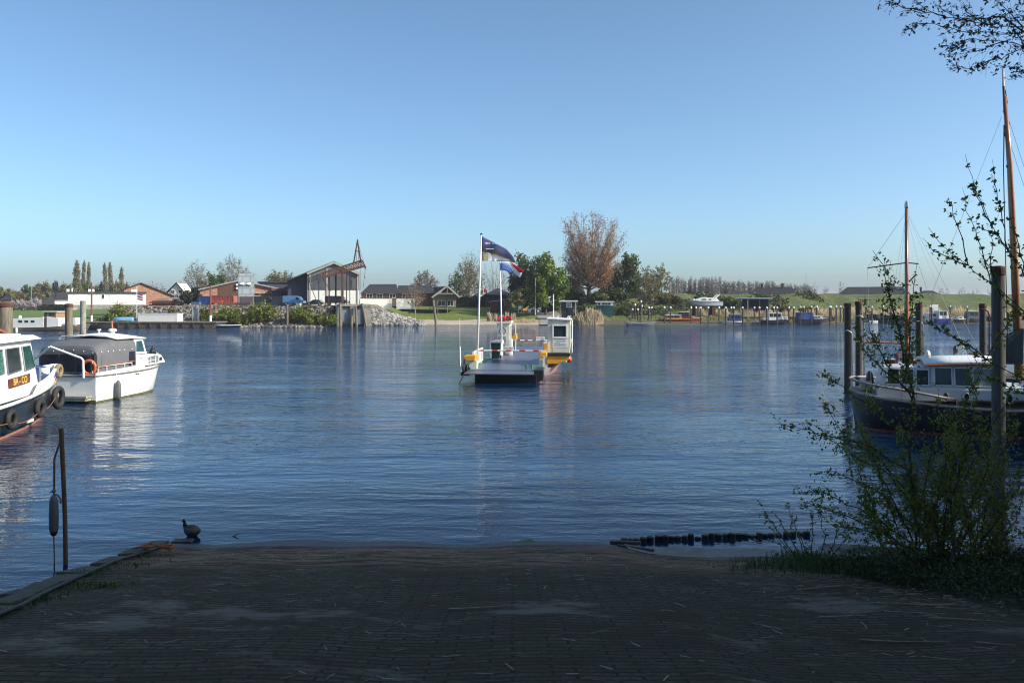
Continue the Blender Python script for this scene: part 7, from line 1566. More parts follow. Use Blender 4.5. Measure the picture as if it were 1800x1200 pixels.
    wins(wo, [(3.75, 4.5, GLASS), (4.62, 5.3, GLASS), (5.42, 6.25, cg)], 1.44, 2.14, 1.52, 2.06, 1.22, 1.06)
    q = MB()  # front windows
    for a, e in ((-1.0, -.38), (-.32, .32), (.38, 1.0)): q.add([(a, 6.62, 1.52), (e, 6.62, 1.52), (e * .9, 6.45, 2.06), (a * .9, 6.45, 2.06)], [(0, 1, 2, 3)])
    q.build("windscreen", cg, wo)
    for v in (4.2, 5.1, 6.9):
        q = MB(); q.torus((-1.315, v, 1.18), .13, .022, 'x', 18, 6); po = q.build("porthole_rim", STEEL, co); q = MB(); q.tube([(-1.306, v, 1.18), (-1.32, v, 1.18)], .12, 16); q.build("porthole_glass", GLASS, po)
    # roof gear
    for (v, x, sz, m) in ((1.9, 0, (.7, .5, .12), VARN), (2.9, -.2, (.6, .4, .12), VARN), (5.9, .3, (.5, .5, .14), M("dark_wood_hatch", (.12, .05, .03), .5))):
        q = MB(); q.bb(x - sz[0] / 2, x + sz[0] / 2, v - sz[1] / 2, v + sz[1] / 2, 2.10 if v < 3 else 2.31, (2.10 if v < 3 else 2.31) + sz[2]); q.build("roof_hatch", m, ao if v < 3 else wo, bevel=.01)
    q = MB(); q.lathe([(.05, 0), (.05, .15), (.14, .2), (.14, .3), (.03, .36)], (-.4, 2.2, 2.10)); q.build("ventilator", M("dark_red_vent", (.14, .03, .03), .5), ao)
    q = MB(); q.ball((-.3, 3.6, 2.42), (.14, .14, .13)); q.lathe([(.08, -.15), (.1, 0)], (-.3, 3.6, 2.42)); q.build("compass_dome", WHITE, wo)
    q = MB(); q.tube([(.2, 4.9, 2.3), (.2, 4.9, 2.5), (.12, 4.95, 2.55)], .03); q.ball((.1, 4.95, 2.56), (.12, .12, .14)); q.build("searchlight", BLACK, wo)
    q = MB(); q.torus((.0, 5.3, 2.42), .10, .02, 'x'); q.tube([(0, 5.3, 2.26), (0, 5.3, 2.36)], .02); q.build("horn", STEEL, wo)
    # varnished fore hatch
    q = MB(); q.prism([(7.9, 1.44), (9.1, 1.44), (9.0, 1.58), (8.5, 1.68), (8.0, 1.58)], 'x', -.7, .7); q.build("fore_hatch", VARN, t, bevel=.02)
    # stern rail: pale capping on stanchions
    P = [Vector((-hb(v) * 1.0, v, zs(v))) for v in (4.6, 3.4, 2.2, 1.3, .7, .3, .08)] + [Vector((0, -.02, zs(0)))] + [Vector((hb(v), v, zs(v))) for v in (.08, .3, .7, 1.3, 2.2, 3.4)]
    q = MB(); q.tube([p + Vector((0, 0, .33 - .05 * max(0, p.y - 2))) for p in P], .04, 8); q.build("stern_rail", M("pale_worn_rail", (0, 0, 0)), t, smooth=True); q = MB()
    for p in P[::2]: q.tube([p, p + Vector((0, 0, .31 - .05 * max(0, p.y - 2)))], .016, 5)
    q.build("stanchions", GREYM, t)
    q = MB(); q.tube([(-hb(v) - .0, v, zs(v) + .62) for v in (5.2, 6.5, 8, 9.3, 10.2)], .016, 5)
    for v in (5.2, 6.5, 8, 9.3, 10.2): q.tube([(-hb(v), v, zs(v)), (-hb(v), v, zs(v) + .62)], .014, 5)
    q.build("side_rail", GREYM, t)
    q = MB(); q.bb(-.5, .5, .5, 1.0, 1.2, 1.5); q.build("stern_bench", M("pale_box", (.42, .36, .28), .6), t); q = MB(); q.ball((-.1, .95, 1.5), (.2, .2, .32)); q.build("black_cover", BLACK, t)
    # mast with yard and stays (varnished)
    mx, mv = 0.0, 2.7; H = 7.15; 
    q = MB(); q.tube([(mx, mv, 1.4), (mx + .0, mv, 4.0), (mx + .05, mv + .0, H)], [.11, .105, .085], 12); mo = q.build("mast", VARN, t, smooth=True)
    q = MB(); q.lathe([(.07, 0), (.10, .05), (.10, .16), (.05, .2)], (mx + .05, mv, H)); q.ball((mx + .05, mv, H + .22), (.1, .06, .04)); q.build("mast_cap", STEEL, mo)
    q = MB(); q.tube([(mx - .03, mv - 1.85, 5.22), (mx + .02, mv, 5.38), (mx + .05, mv + .55, 5.34)], .022, 6); q.tube([(mx + .02, mv + .1, 4.75), (mx + .02, mv + .45, 5.0)], .03, 6); q.build("crosstree", WOODD, mo)
    st = MB(); top = (mx + .05, mv, H - .1)
    for e in ((mx - .03, mv - 1.85, 5.22), (-1.2, 1.2, 1.5), (mx + .05, mv + .55, 5.34), (-1.3, 5.4, 2.0), (1.2, 6.5, 2.2), (1.3, 2.0, 1.4)): st.tube([top, e], .006, 4, caps=False)
    st.tube([(mx - .03, mv - 1.85, 5.22), (-1.25, .9, 1.5)], .006, 4); st.tube([(mx + .05, mv + .55, 5.34), (-1.28, 4.6, 1.9)], .006, 4); st.build("stays", GREYM, mo)
    q = MB(); q.bb(mx - .2, mx + .2, mv - .2, mv + .25, 2.12, 2.42); q.build("mast_foot", M("dark_wood_hatch", (0, 0, 0)), t)
right_boat()
def sail_boat():
    d = 36.0; bx = PX(1791, d); t = thing("sailing_barge", "sailing barge at the right edge with a very tall leaning mast and dark tent", "sailing boat", (bx, d, 0), R(-60))
    # its hull lies to the right of the mast, mostly out of the picture
    r = build_hull(t, M("brown_tarred_hull", (.03, .022, .018), .6, var=.3), 9, 2.8, .8, 1.2, draft=.4, deck=WOODD)
    for o in t.children: o.location = (0, -1.2, 0)
    inv = Matrix.Rotation(R(60), 4, 'Z')
    def loc(px, py, dd=d): return inv @ (PT(px, py, dd) - Vector((bx, d, 0)))
    q = MB(); q.tube([loc(1792, 690), loc(1783, 450), loc(1775, 290), loc(1766, 170)], [.165, .155, .12, .075], 12); mo = q.build("mast", VARN, t, smooth=True)
    q = MB(); q.tube([loc(1766.5, 200), loc(1764, 152)], [.06, .05], 8); q.build("topmast", BLACK, mo); q = MB(); q.tube([loc(1764, 152), loc(1763, 120)], [.055, .045], 8); q.build("mast_tip", M("pale_banded_tip", (.7, .6, .58), .5, var=.3, scale=9), mo)
    q = MB()
    for a, e in (((1768, 240), (1772, 215)), ((1774, 300), (1771, 290))): q.bar(loc(*a), loc(*e), .1, .1)
    q.tube([loc(1767, 158), loc(1771, 182)], .02, 5); q.build("mast_bands", BLACK, mo)
    q = MB(); q.tube([loc(1762, 196), loc(1768, 195)], .015, 5); q.tube([loc(1763, 235), loc(1770, 232)], .012, 5); q.tube([loc(1765, 220), loc(1764, 300), loc(1772, 640)], [.03, .022, .02], 6); q.build("halyards", WOODD, mo)
    st = MB()
    for a, e in (((1761, 205), (1640, 510)), ((1640, 510), (1625, 640)), ((1768, 195), (1812, 330)), ((1775, 250), (1830, 420)), ((1776, 300), (1800, 640))): st.tube([loc(*a), loc(*e)], .008, 4, caps=False)
    st.build("stays", GREYM, mo)
    q = MB(); A = [loc(1741, 640, 37.5), loc(1798, 640, 35), loc(1800, 578, 35), loc(1752, 605, 37.5)]; B_ = [p + inv.to_3x3() @ Vector((.9, 1.8, 0)) for p in A]
    q.add(A + B_, [(0, 1, 2, 3), (4, 7, 6, 5), (0, 4, 5, 1), (1, 5, 6, 2), (2, 6, 7, 3), (3, 7, 4, 0)]); q.build("tent_cover", M("dark_green_tent", (.018, .022, .018), .8, var=.4), t)
sail_boat()
# ------------------------------------------------------------------ the foreground
def fender_post():
    d = 13.1; x = PX(112, d); t = thing("steel_post", "rusty brown steel post standing in the water at the left of the ramp", "post", (x, d, 0), 0)
    zt = PZ(755, d); m = M("rusty_post", (.10, .055, .025), .8, var=.5, scale=6, dirt=(.03, .02, .012), dirt_amt=.7, bump=.004)
    q = MB(); q.tube([(0.06, 0, -1.3), (.03, 0, 0), (.02, 0, zt * .35), (-.01, 0, zt * .7), (-.04, 0, zt)], .034, 10); q.build("shaft", m, t); q = MB(); q.tube([(-.04, 0, zt), (-.04, 0, zt + .02)], .036, 10); q.build("cap", m, t)
    t2 = thing("fender", "long worn grey fender hanging on blue and grey rope from the rusty post", "fender", (x - .125, d - .06, 0), 0); z0, z1 = PZ(937, d), PZ(868, d)
    q = MB(); h = z1 - z0; q.lathe([(.025, z0), (.050, z0 + .03), (.068, z0 + .09), (.070, z0 + h * .5), (.064, z1 - .10), (.045, z1 - .03), (.022, z1)], (0, 0, 0), 14); q.build("body", M("grey_weathered_vinyl", (.085, .09, .095), .55, var=.3, scale=8, dirt=(.03, .03, .03), dirt_amt=.5), t2, smooth=True)
    q = MB(); q.lathe([(.03, z0 - .02), (.055, z0 + .02), (.058, z0 + .06)], (0, 0, 0), 12); q.build("end_cap", BLACK, t2)
    rp = M("grey_blue_rope", (.10, .14, .20), .9, var=.5, scale=30); zr = PZ(805, d)
    q = MB(); q.tube([(0, 0, z1), (.0, 0, z1 + .12), (-.01, .02, zr), (.08, .05, zr + .30)], .010, 6); q.tube([(.015, .0, z1 + .05), (.02, 0, zr), (.09, .05, zr + .30)], .008, 6); q.ball((0, 0, z1 + .06), (.03, .03, .03)); q.tube([(0, 0, z1 + .07), (-.06, 0, z1 + .04)], .009, 5); q.build("rope", M("hemp_line", (.09, .08, .06), .9, var=.4, scale=30), t2)
    q = MB(); q.tube([(0, 0, z1 + .02), (.05, .02, z1 + .0), (.09, .03, z1 - .07), (.10, .02, z1 - .14)], .014, 6); q.build("blue_line", rp, t2); q = MB(); q.tube([(0, 0, z0), (.01, 0, 0.1), (.01, 0, -.2)], .011, 6); q.build("lower_rope", M("hemp_line", (0, 0, 0)), t2)
fender_post()
def coot():
    d = 14.62; x = PX(336, d); t = thing("coot", "black coot with white bill sitting at the water edge", "bird", (x, d, -.02), 0); t.scale = (.92, 1.05, 1.28); fm = M("sooty_feathers", (.045, .045, .045), .75, var=.45, scale=26, bump=.004); s = 1.0
    P = [(.185, 0, .075, .012, .016), (.165, 0, .085, .035, .028), (.13, 0, .085, .062, .055), (.07, 0, .082, .088, .082), (0, 0, .085, .094, .092), (-.06, 0, .095, .080, .084), (-.105, .0, .125, .052, .058), (-.122, 0, .165, .034, .036), (-.128, -.0, .20, .031, .033), (-.140, 0, .228, .033, .034), (-.158, 0, .235, .027, .028), (-.172, 0, .232, .016, .016)]
    mb = MB(); rings = []; n = 14
    for i, (px, py, pz, rw, rh) in enumerate(P):
        a = Vector(P[max(0, i - 1)][:3]); b = Vector(P[min(len(P) - 1, i + 1)][:3]); tn = (b - a).normalized(); side = Vector((0, 1, 0)); up = tn.cross(side).normalized()
        if up.z < 0 and abs(tn.x) > .5: up = -up
        rings.append([tuple(Vector((px, py, pz)) + side * rw * math.cos(2 * math.pi * k / n) + up * rh * math.sin(2 * math.pi * k / n)) for k in range(n)])
    for i in range(1, len(rings)):   # keep neighbouring rings in step
        best = min(range(n), key=lambda s_: sum((Vector(rings[i][(k + s_) % n]) - Vector(rings[i - 1][k])).length for k in range(n))); rings[i] = rings[i][best:] + rings[i][:best]
    mb.loft(rings, closed_ring=True, cap0=True, cap1=True); o = mb.build("body", fm, t, smooth=True); ss = o.modifiers.new("s", 'SUBSURF'); ss.levels = ss.render_levels = 1
    q = MB(); q.loft([[(-.160, .010, .236), (-.160, -.010, .236), (-.160, -.010, .222), (-.160, .010, .222)], [(-.182, .008, .228), (-.182, -.008, .228), (-.182, -.008, .214), (-.182, .008, .214)], [(-.205, .001, .212), (-.205, -.001, .212), (-.205, -.001, .209), (-.205, .001, .209)]], closed_ring=True, cap0=True, cap1=True); q.ball((-.168, 0, .246), (.014, .014, .022)); q.build("bill", WHITE, t)
    for s_ in (-1, 1):
        q = MB(); q.ball((-.150, s_ * .029, .240), .005, 6, 4); q.build("eye", M("red_eye", (.25, .01, .01), .2), t)
        q = MB(); q.loft([[(-.06, s_ * (.070 + .010), .12), (-.06, s_ * .085, .07)], [(.03, s_ * .090, .150), (.03, s_ * .100, .06)], [(.11, s_ * .070, .130), (.11, s_ * .075, .07)], [(.18, s_ * .022, .098), (.18, s_ * .022, .09)]]); w = q.build("wing", M("grey_feathers", (.075, .073, .07), .8, var=.4, scale=30, bump=.004), t, smooth=True); m_ = w.modifiers.new("t", 'SOLIDIFY'); m_.thickness = .008
coot()
def palisade():
    rnd = random.Random(6); P = []; px = 1118; base = None; i = 0
    gaps = (1164, 1176, 1262, 1276)
    px = 1090
    while px < 1422:
        w = rnd.uniform(10, 13.5); u = (px - 1090) / 330.0; d = 14.25 + .42 * u + rnd.uniform(-.03, .03); yt = 944 - 9 * u + rnd.gauss(0, 1.1) + (3 if px < 1125 else 0)
        x = PX(px + w / 2, d); zt = PZ(yt, d); r = w / FPX * d * .5 * .98
        if base is None:
            base = thing("palisade_post", "", "post", (0, 0, 0), 0, "short round posts of the low palisade in the water"); q = MB()
            q.lathe([(.060, -.7), (.060, -.01), (.058, .0), (.048, .008), (.01, .010)], (0, 0, 0), 12); q.build("post", M("black_wet_log", (.020, .017, .013), .55, var=.5, scale=18, stretch=(1, 1, .2), bump=.006), base, smooth=False); k = base
        else: k = copy_tree(base)
        k.location = (x, d, zt); k.scale = (r / .060,) * 2 + (1.0,); k.rotation_euler = (rnd.gauss(0, .06), rnd.gauss(0, .08), rnd.uniform(0, 6))
        k["label"] = "short black round post in the low palisade row at the waterline" if i else "leftmost short round post of the low palisade, next to the ramp"
        px += w + (rnd.choice([-1.2, -.8, 0, -.5, 0, .2, 0, 1.2])); i += 1
    base["group"] = "short round posts of the low palisade in the water"
    t = MB(); rnd = random.Random(2)
    t.bar((PX(1075, 14.0), 14.15, .03), (PX(1125, 14.0), 13.95, .075), .09, .05); t.bar((PX(1085, 14.0), 13.85, .06), (PX(1150, 13.4), 13.45, .10), .05, .04); o = t.build("driftwood", WOODD); tag(o, "two black driftwood pieces stuck where the palisade meets the ramp", "driftwood")
palisade()
def edge_wall():
    t = thing("edge_wall", "stepped low edge of mossy kerb stones and timber along the left side of the ramp", "wall", (-5.4, 10, 0), 0); rnd = random.Random(9)
    mm = M("mossy_kerb_stone", (.055, .050, .042), .9, var=.5, scale=9, dirt=(.05, .075, .015), dirt_amt=.8, bump=.015)
    y = 6.6; k = 0
    while y < 14.0:
        L = rnd.uniform(.35, .75); x = ex(y + L / 2) + .02; z = NZ(x + .15, y + L / 2); q = MB()
        step = 0.16 * ((k // 4) % 2)
        q.box((x - .07 - rnd.uniform(0, .04) - step * .3, y + L / 2, z - .14), (.24 + step * .5 + rnd.uniform(-.05, .06), L * .94, .36 + rnd.uniform(-.07, .05)), rz=rnd.gauss(0, .10) + (.10 if y > 8 else 0), rx=-SL + rnd.gauss(0, .02)); q.build("kerb_stone", mm, t, world=True, bevel=.015); y += L; k += 1
    q = MB()
    P = [(ex(yy) + .12 + .02 * math.sin(yy * 3), yy, NZ(ex(yy) + .2, yy) + .04) for yy in np.arange(6.4, 13.9, .5)]; q.tube(P, .022, 6); q.build("old_cable", M("black_cable", (.012, .012, .012), .6), t, world=True)
edge_wall()
def litter():
    rng = random.Random(12); straw = M("dry_straw", (.30, .26, .19), .8, var=.4, scale=9); dk = M("dark_stick", (.06, .045, .03), .85, var=.4)
    def stick(px, py, L, ang, r, m, nm, lb, cat, bend=.1, group=None):
        s = (py - HY) / FPX; d = (CH - SL * 14.1) / (s - SL); x = PX(px, d); n_ = 6; q = MB(); P = []
        for i in range(n_): u = i / (n_ - 1) - .5; xx = x + L * u * math.cos(ang) - bend * L * u * u * math.sin(ang); yy = d + L * u * math.sin(ang) + bend * L * u * u * math.cos(ang); P.append((xx - x, yy - d, NZ(xx, yy) + r + .008 - 0))
        q.tube(P, [r * (1.1 - .6 * i / (n_ - 1)) for i in range(n_)], 5); o = q.build(nm, m); o.location = (x, d, 0); tag(o, lb, cat, group); return o
    specs = [(1195, 1062, .22, 1.9, "short pale twig near the middle of the ramp"), (1175, 1080, .16, .3, "tiny pale twig left of the silt patch"), (1347, 1090, .30, 2.3, "pale twig lying at the right silt patch, the longer of two"), (1364, 1098, .18, 1.8, "shorter pale twig right beside the longer one"), (1405, 1042, .26, 2.2, "straight pale twig below the bush"),
             (1450, 1020, .9, .42, "long thin pale twig under the left edge of the bush"), (1560, 1052, 1.3, -.06, "longest pale reed stalk lying across the bricks under the bush"), (1520, 1085, .25, 1.4, "curled pale twig on the bricks under the bush"), (1590, 1110, .75, -.2, "long pale reed stalk at the lower right"), (1655, 1050, .7, .25, "pale twig heap end right of the bush foot"), (1750, 1118, .3, -.5, "short pale twig at the right edge"),
             (958, 1040, .2, 1.4, "tiny twig in the middle of the ramp above the dark stain"), (1115, 1140, .16, 1.9, "tiny pale twig low in the middle"), (1065, 1183, .14, 2.2, "tiny pale twig at the bottom middle"), (440, 1070, .14, .6, "small pale straw left of the middle"), (850, 1076, .7, .03, "straw line lying along the bricks"), (690, 985, .7, .05, "reed stalk lying on the sand strip"), (855, 978, .9, .06, "long reed stalk on the sand strip in the middle"), (1010, 975, .6, .1, "reed stalk on the sand strip right of the middle"), (560, 982, .5, -.05, "reed stalk on the sand strip at the left"), (1480, 1072, .5, .1, "brown twig right of the silt patch"), (1700, 1075, .8, .05, "long twig right of the bush foot"), (1610, 1068, .6, -.12, "crossing twig under the bush")]
    for px, py, L, a, lb in specs: stick(px, py, L, a, .006 if L < .4 else .008, straw, "twig", lb, "twig", rng.uniform(-.3, .3), "pale twigs on the ramp")
    # floating branch
    d = 14.75; q = MB(); x0 = PX(356, d); P = [PT(356, 955, 14.35), PT(385, 947, 14.5), PT(408, 943, 14.6), PT(421, 937, 14.6)]; q.tube([p - P[0] for p in P], [.020, .018, .014, .006], 6); q.tube([PT(409, 942.5, 14.6) - P[0], PT(414, 949, 14.55) - P[0]], [.010, .005], 5); o = q.build("fallen_branch", WOODG); o.location = P[0]; tag(o, "bare bent branch sticking out of the water beside the coot", "branch")
    # flat stone slab at the corner, red rusty scraps, green leaf
    q = MB(); q.box((0, 0, 0), (.34, .22, .05), rz=.1); o = q.build("stone_slab", M("black_wet_log", (0, 0, 0)), bevel=.02); o.location = (PX(321, 14.2), 14.2, .03); tag(o, "small flat black stone at the water corner under the coot", "stone")
    rp = M("faded_orange_rope", (.30, .09, .035), .9, var=.5, scale=18)
    q = MB(); d = 12.7; c = Vector((PX(274, d), d, NZ(-5.4, d) + .07)); rr = random.Random(5); pts = [Vector((.28 * math.sin(i * .9) + rr.gauss(0, .03), .10 * math.cos(i * 1.7), .03 + .05 * abs(math.sin(i * 1.3)))) for i in range(16)]; q.tube(pts, .013, 6); q.tube([(-.1, 0, .02), (-.28, -.02, -.05), (-.34, 0, -.12)], .012, 5); q.tube([(.16, 0, .03), (.27, -.06, .0), (.30, -.16, -.02)], .012, 5); o = q.build("rope_tangle", rp); o.location = c; tag(o, "tangle of faded orange rope on the left corner of the ramp", "rope")
    q = MB(); d = 13.75; z = NZ(.2, d); q.add([(-.17, .0, 0.02), (-.05, .06, .05), (.12, .07, .07), (.20, .0, .05), (.05, -.05, .06), (-.08, -.04, .05)], [(0, 1, 5), (1, 2, 4, 5), (2, 3, 4)]); o = q.build("green_leaf", leafmat("bright_leaf", (.05, .16, .03), (.08, .22, .05))); o.location = (PX(920, d), d, z); s = o.modifiers.new("t", 'SOLIDIFY'); s.thickness = .004; tag(o, "single bright green washed up leaf at the water line in the middle", "leaf")
    # small debris: stuff
    nr = np.random.default_rng(3); n = 2600; X = nr.uniform(-5.3, 8, n); Y = 5 + 9 * nr.random(n); k = nr.random(n) < .5; Y[k] = 12.0 + nr.normal(0, .5, k.sum()) + .7 * nr.random(k.sum()); k2 = (nr.random(n) < .25); X[k2] = nr.normal(5.2, 1.4, k2.sum()); Y[k2] = nr.normal(10.0, .8, k2.sum())
    ok = (Y < 13.7) & (X > -5.1); X = X[ok]; Y = Y[ok]; P = np.stack([X, Y, nearz(X, Y) + .012], 1); L = nr.uniform(.015, .09, len(P)) * (1 + (Y > 11.5)); a = nr.normal(0, .7, len(P)); w = nr.uniform(.0025, .006, len(P))
    dx = np.stack([np.cos(a) * L, np.sin(a) * L, -SL * np.sin(a) * L + nr.normal(0, .004, len(P))], 1); dy = np.stack([-np.sin(a) * w, np.cos(a) * w, 0 * w], 1)
    V = np.stack([P - dx - dy, P + dx - dy, P + dx + dy, P - dx + dy], 1).reshape(-1, 3); o = fastmesh("straw_litter", V, np.arange(len(V)).reshape(-1, 4), rockmat("straw_litter", (.05, .04, .028), (.34, .28, .20))); tag(o, kind="stuff"); o["label"] = "loose straw and leaf litter scattered over the paving"; o["category"] = "litter"
    # weeds on the left edge, grass at the bush foot
    def tufts(name, label, P, n, h, m, seed):
        g = np.random.default_rng(seed); V = []
        for (x, y, rx, ry, k) in P:
            c = int(n * k); X = x + rx * g.normal(0, .5, c); Y = y + ry * g.normal(0, .5, c); X = np.maximum(X, [ex(v) - .08 for v in Y]); ok = Y < YW(X) - .05; X, Y = X[ok], Y[ok]; c = len(X); Z = nearz(X, Y) - .01; hh = h * g.uniform(.4, 1.1, c); a = g.uniform(0, 6.28, c); w = .006
            lx, ly = np.cos(a) * hh * .4, np.sin(a) * hh * .4; sx, sy = -np.sin(a) * w, np.cos(a) * w
            V.append(np.stack([np.stack([X - sx, Y - sy, Z], 1), np.stack([X + sx, Y + sy, Z], 1), np.stack([X + lx + sx * .8, Y + ly + sy * .8, Z + hh * .9], 1), np.stack([X + lx * 1.2 - sx * .3, Y + ly * 1.2, Z + hh], 1)], 1))
        V = np.concatenate(V).reshape(-1, 3); o = fastmesh(name, V, np.arange(len(V)).reshape(-1, 4), m); tag(o, kind="stuff"); o["label"] = label; o["category"] = "grass"
    gm = leafmat("dark_green_grass", (.03, .06, .012), (.075, .12, .022))  # dark green, varied from blade to blade
    tufts("weeds", "green weeds growing along the mossy left edge of the ramp", [(-5.45, 10.7, .2, .4, .5), (-5.2, 9.9, .2, .3, .5), (-4.8, 9.7, .3, .2, .7), (-5.1, 9.0, .2, .4, .4), (-5.0, 8.2, .15, .4, .3), (-5.3, 11.4, .3, .3, .3), (-5.55, 12.4, .15, .4, .4), (-5.0, 7.4, .15, .3, .5)], 260, .07, gm, 31)
    tufts("grass", "dark grass and ground plants at the foot of the bush", [(x, y, 1.0, .6, 1.3) for x, y in ((4.1, 12.0), (4.8, 11.6), (5.6, 11.2), (6.4, 10.9), (7.2, 10.6), (8.0, 10.2), (5.4, 12.0), (6.6, 11.8), (7.6, 11.6), (8.6, 11.3), (6.9, 9.9), (8.0, 9.3), (8.8, 9.8), (5.2, 12.6))] + [(4.6, 13.0, .4, .2, .5)], 520, .15, gm, 32)
    g = np.random.default_rng(77); n = 26000; X = g.normal(6.9, 1.9, n); Y = g.normal(10.9, .85, n); ok = (X > 4.2 + .4 * (12.3 - Y)) & (Y < YW(X) - .1); X, Y = X[ok], Y[ok]; P = np.stack([X, Y, nearz(X, Y) + np.abs(g.normal(0, .12, len(X)))], 1); V, F = cards(P, .030, g); o = fastmesh("ground_plants", V, F, leafmat("ground_leaves", (.022, .045, .010), (.055, .085, .018))); tag(o, kind="stuff"); o["label"] = "low leafy ground cover under the bush"; o["category"] = "ground cover"
litter()

# ---- the bush on the right
L_NEAR = leafmat("young_shrub_leaves", (.09, .13, .016), (.25, .28, .04), .5, .45)
L_SIL = leafmat("brown_buds_near", (.035, .030, .018), (.075, .065, .03), .3)
NBARK = M("dark_shrub_bark", (.045, .036, .026), .85, var=.4, scale=12)
def guided(mb, leafP, paths, d0, rnd, rbase=.02, twigs=9, tl=.45, leafs=5, spread=.035, dvar=.5, sub=True):
    for path in paths:
        dd = d0 + rnd.uniform(-dvar, dvar); P = []
        for i, q in enumerate(path):
            dz = dd + (q[2] if len(q) > 2 else 0) + (0 if i == 0 else rnd.uniform(-.12, .12)); P.append(PT(q[0], q[1], dz))
        # resample with jitter
        S = []
        for a, b in zip(P[:-1], P[1:]):
            k = max(2, int((b - a).length / .12))
            for j in range(k): S.append(a.lerp(b, j / k) + Vector((rnd.gauss(0, .010), rnd.gauss(0, .012), rnd.gauss(0, .010))))
        S.append(P[-1]); n = len(S); L = sum((S[i + 1] - S[i]).length for i in range(n - 1)); r0 = rbase * (.45 + .55 * min(1, L / 3)); mb.tube(S, [r0 * (1 - .82 * i / (n - 1)) for i in range(n)], 6)
        for k in range(int(L * twigs)):
            u = .18 + .82 * rnd.random(); i = min(int(u * (n - 1)), n - 2); o = S[i]; dr = (S[i + 1] - S[i]).normalized()
            dv = (dr * .9 + Vector((rnd.gauss(0, .7), rnd.gauss(0, .6), rnd.gauss(.12, .55)))).normalized(); l_ = tl * rnd.uniform(.3, 1.0) * (1.15 - .7 * u); e = o + dv * l_ + Vector((0, 0, -.04 * l_)); q = o.lerp(e, .5) + Vector((rnd.gauss(0, .02), rnd.gauss(0, .02), rnd.gauss(0, .02)))
            mb.tube([o, q, e], [r0 * .22, r0 * .16, .0018], 4, caps=False)
            m_ = max(2, int(leafs * l_ / .3))
            for j in range(m_):
                s = (j + rnd.random()) / m_; p = o.lerp(q, s * 2) if s < .5 else q.lerp(e, s * 2 - 1)
                for _ in range(rnd.choice((1, 2, 3))): leafP.append(p + Vector((rnd.gauss(0, spread), rnd.gauss(0, spread), rnd.gauss(0, spread) - .01)))
        for j in range(int(L * leafs * 2.2)):
            u = .3 + .7 * rnd.random(); i = min(int(u * (n - 1)), n - 2)
            for _ in range(2): leafP.append(S[i] + Vector((rnd.gauss(0, spread * .8), rnd.gauss(0, spread), rnd.gauss(0, spread * .8))))
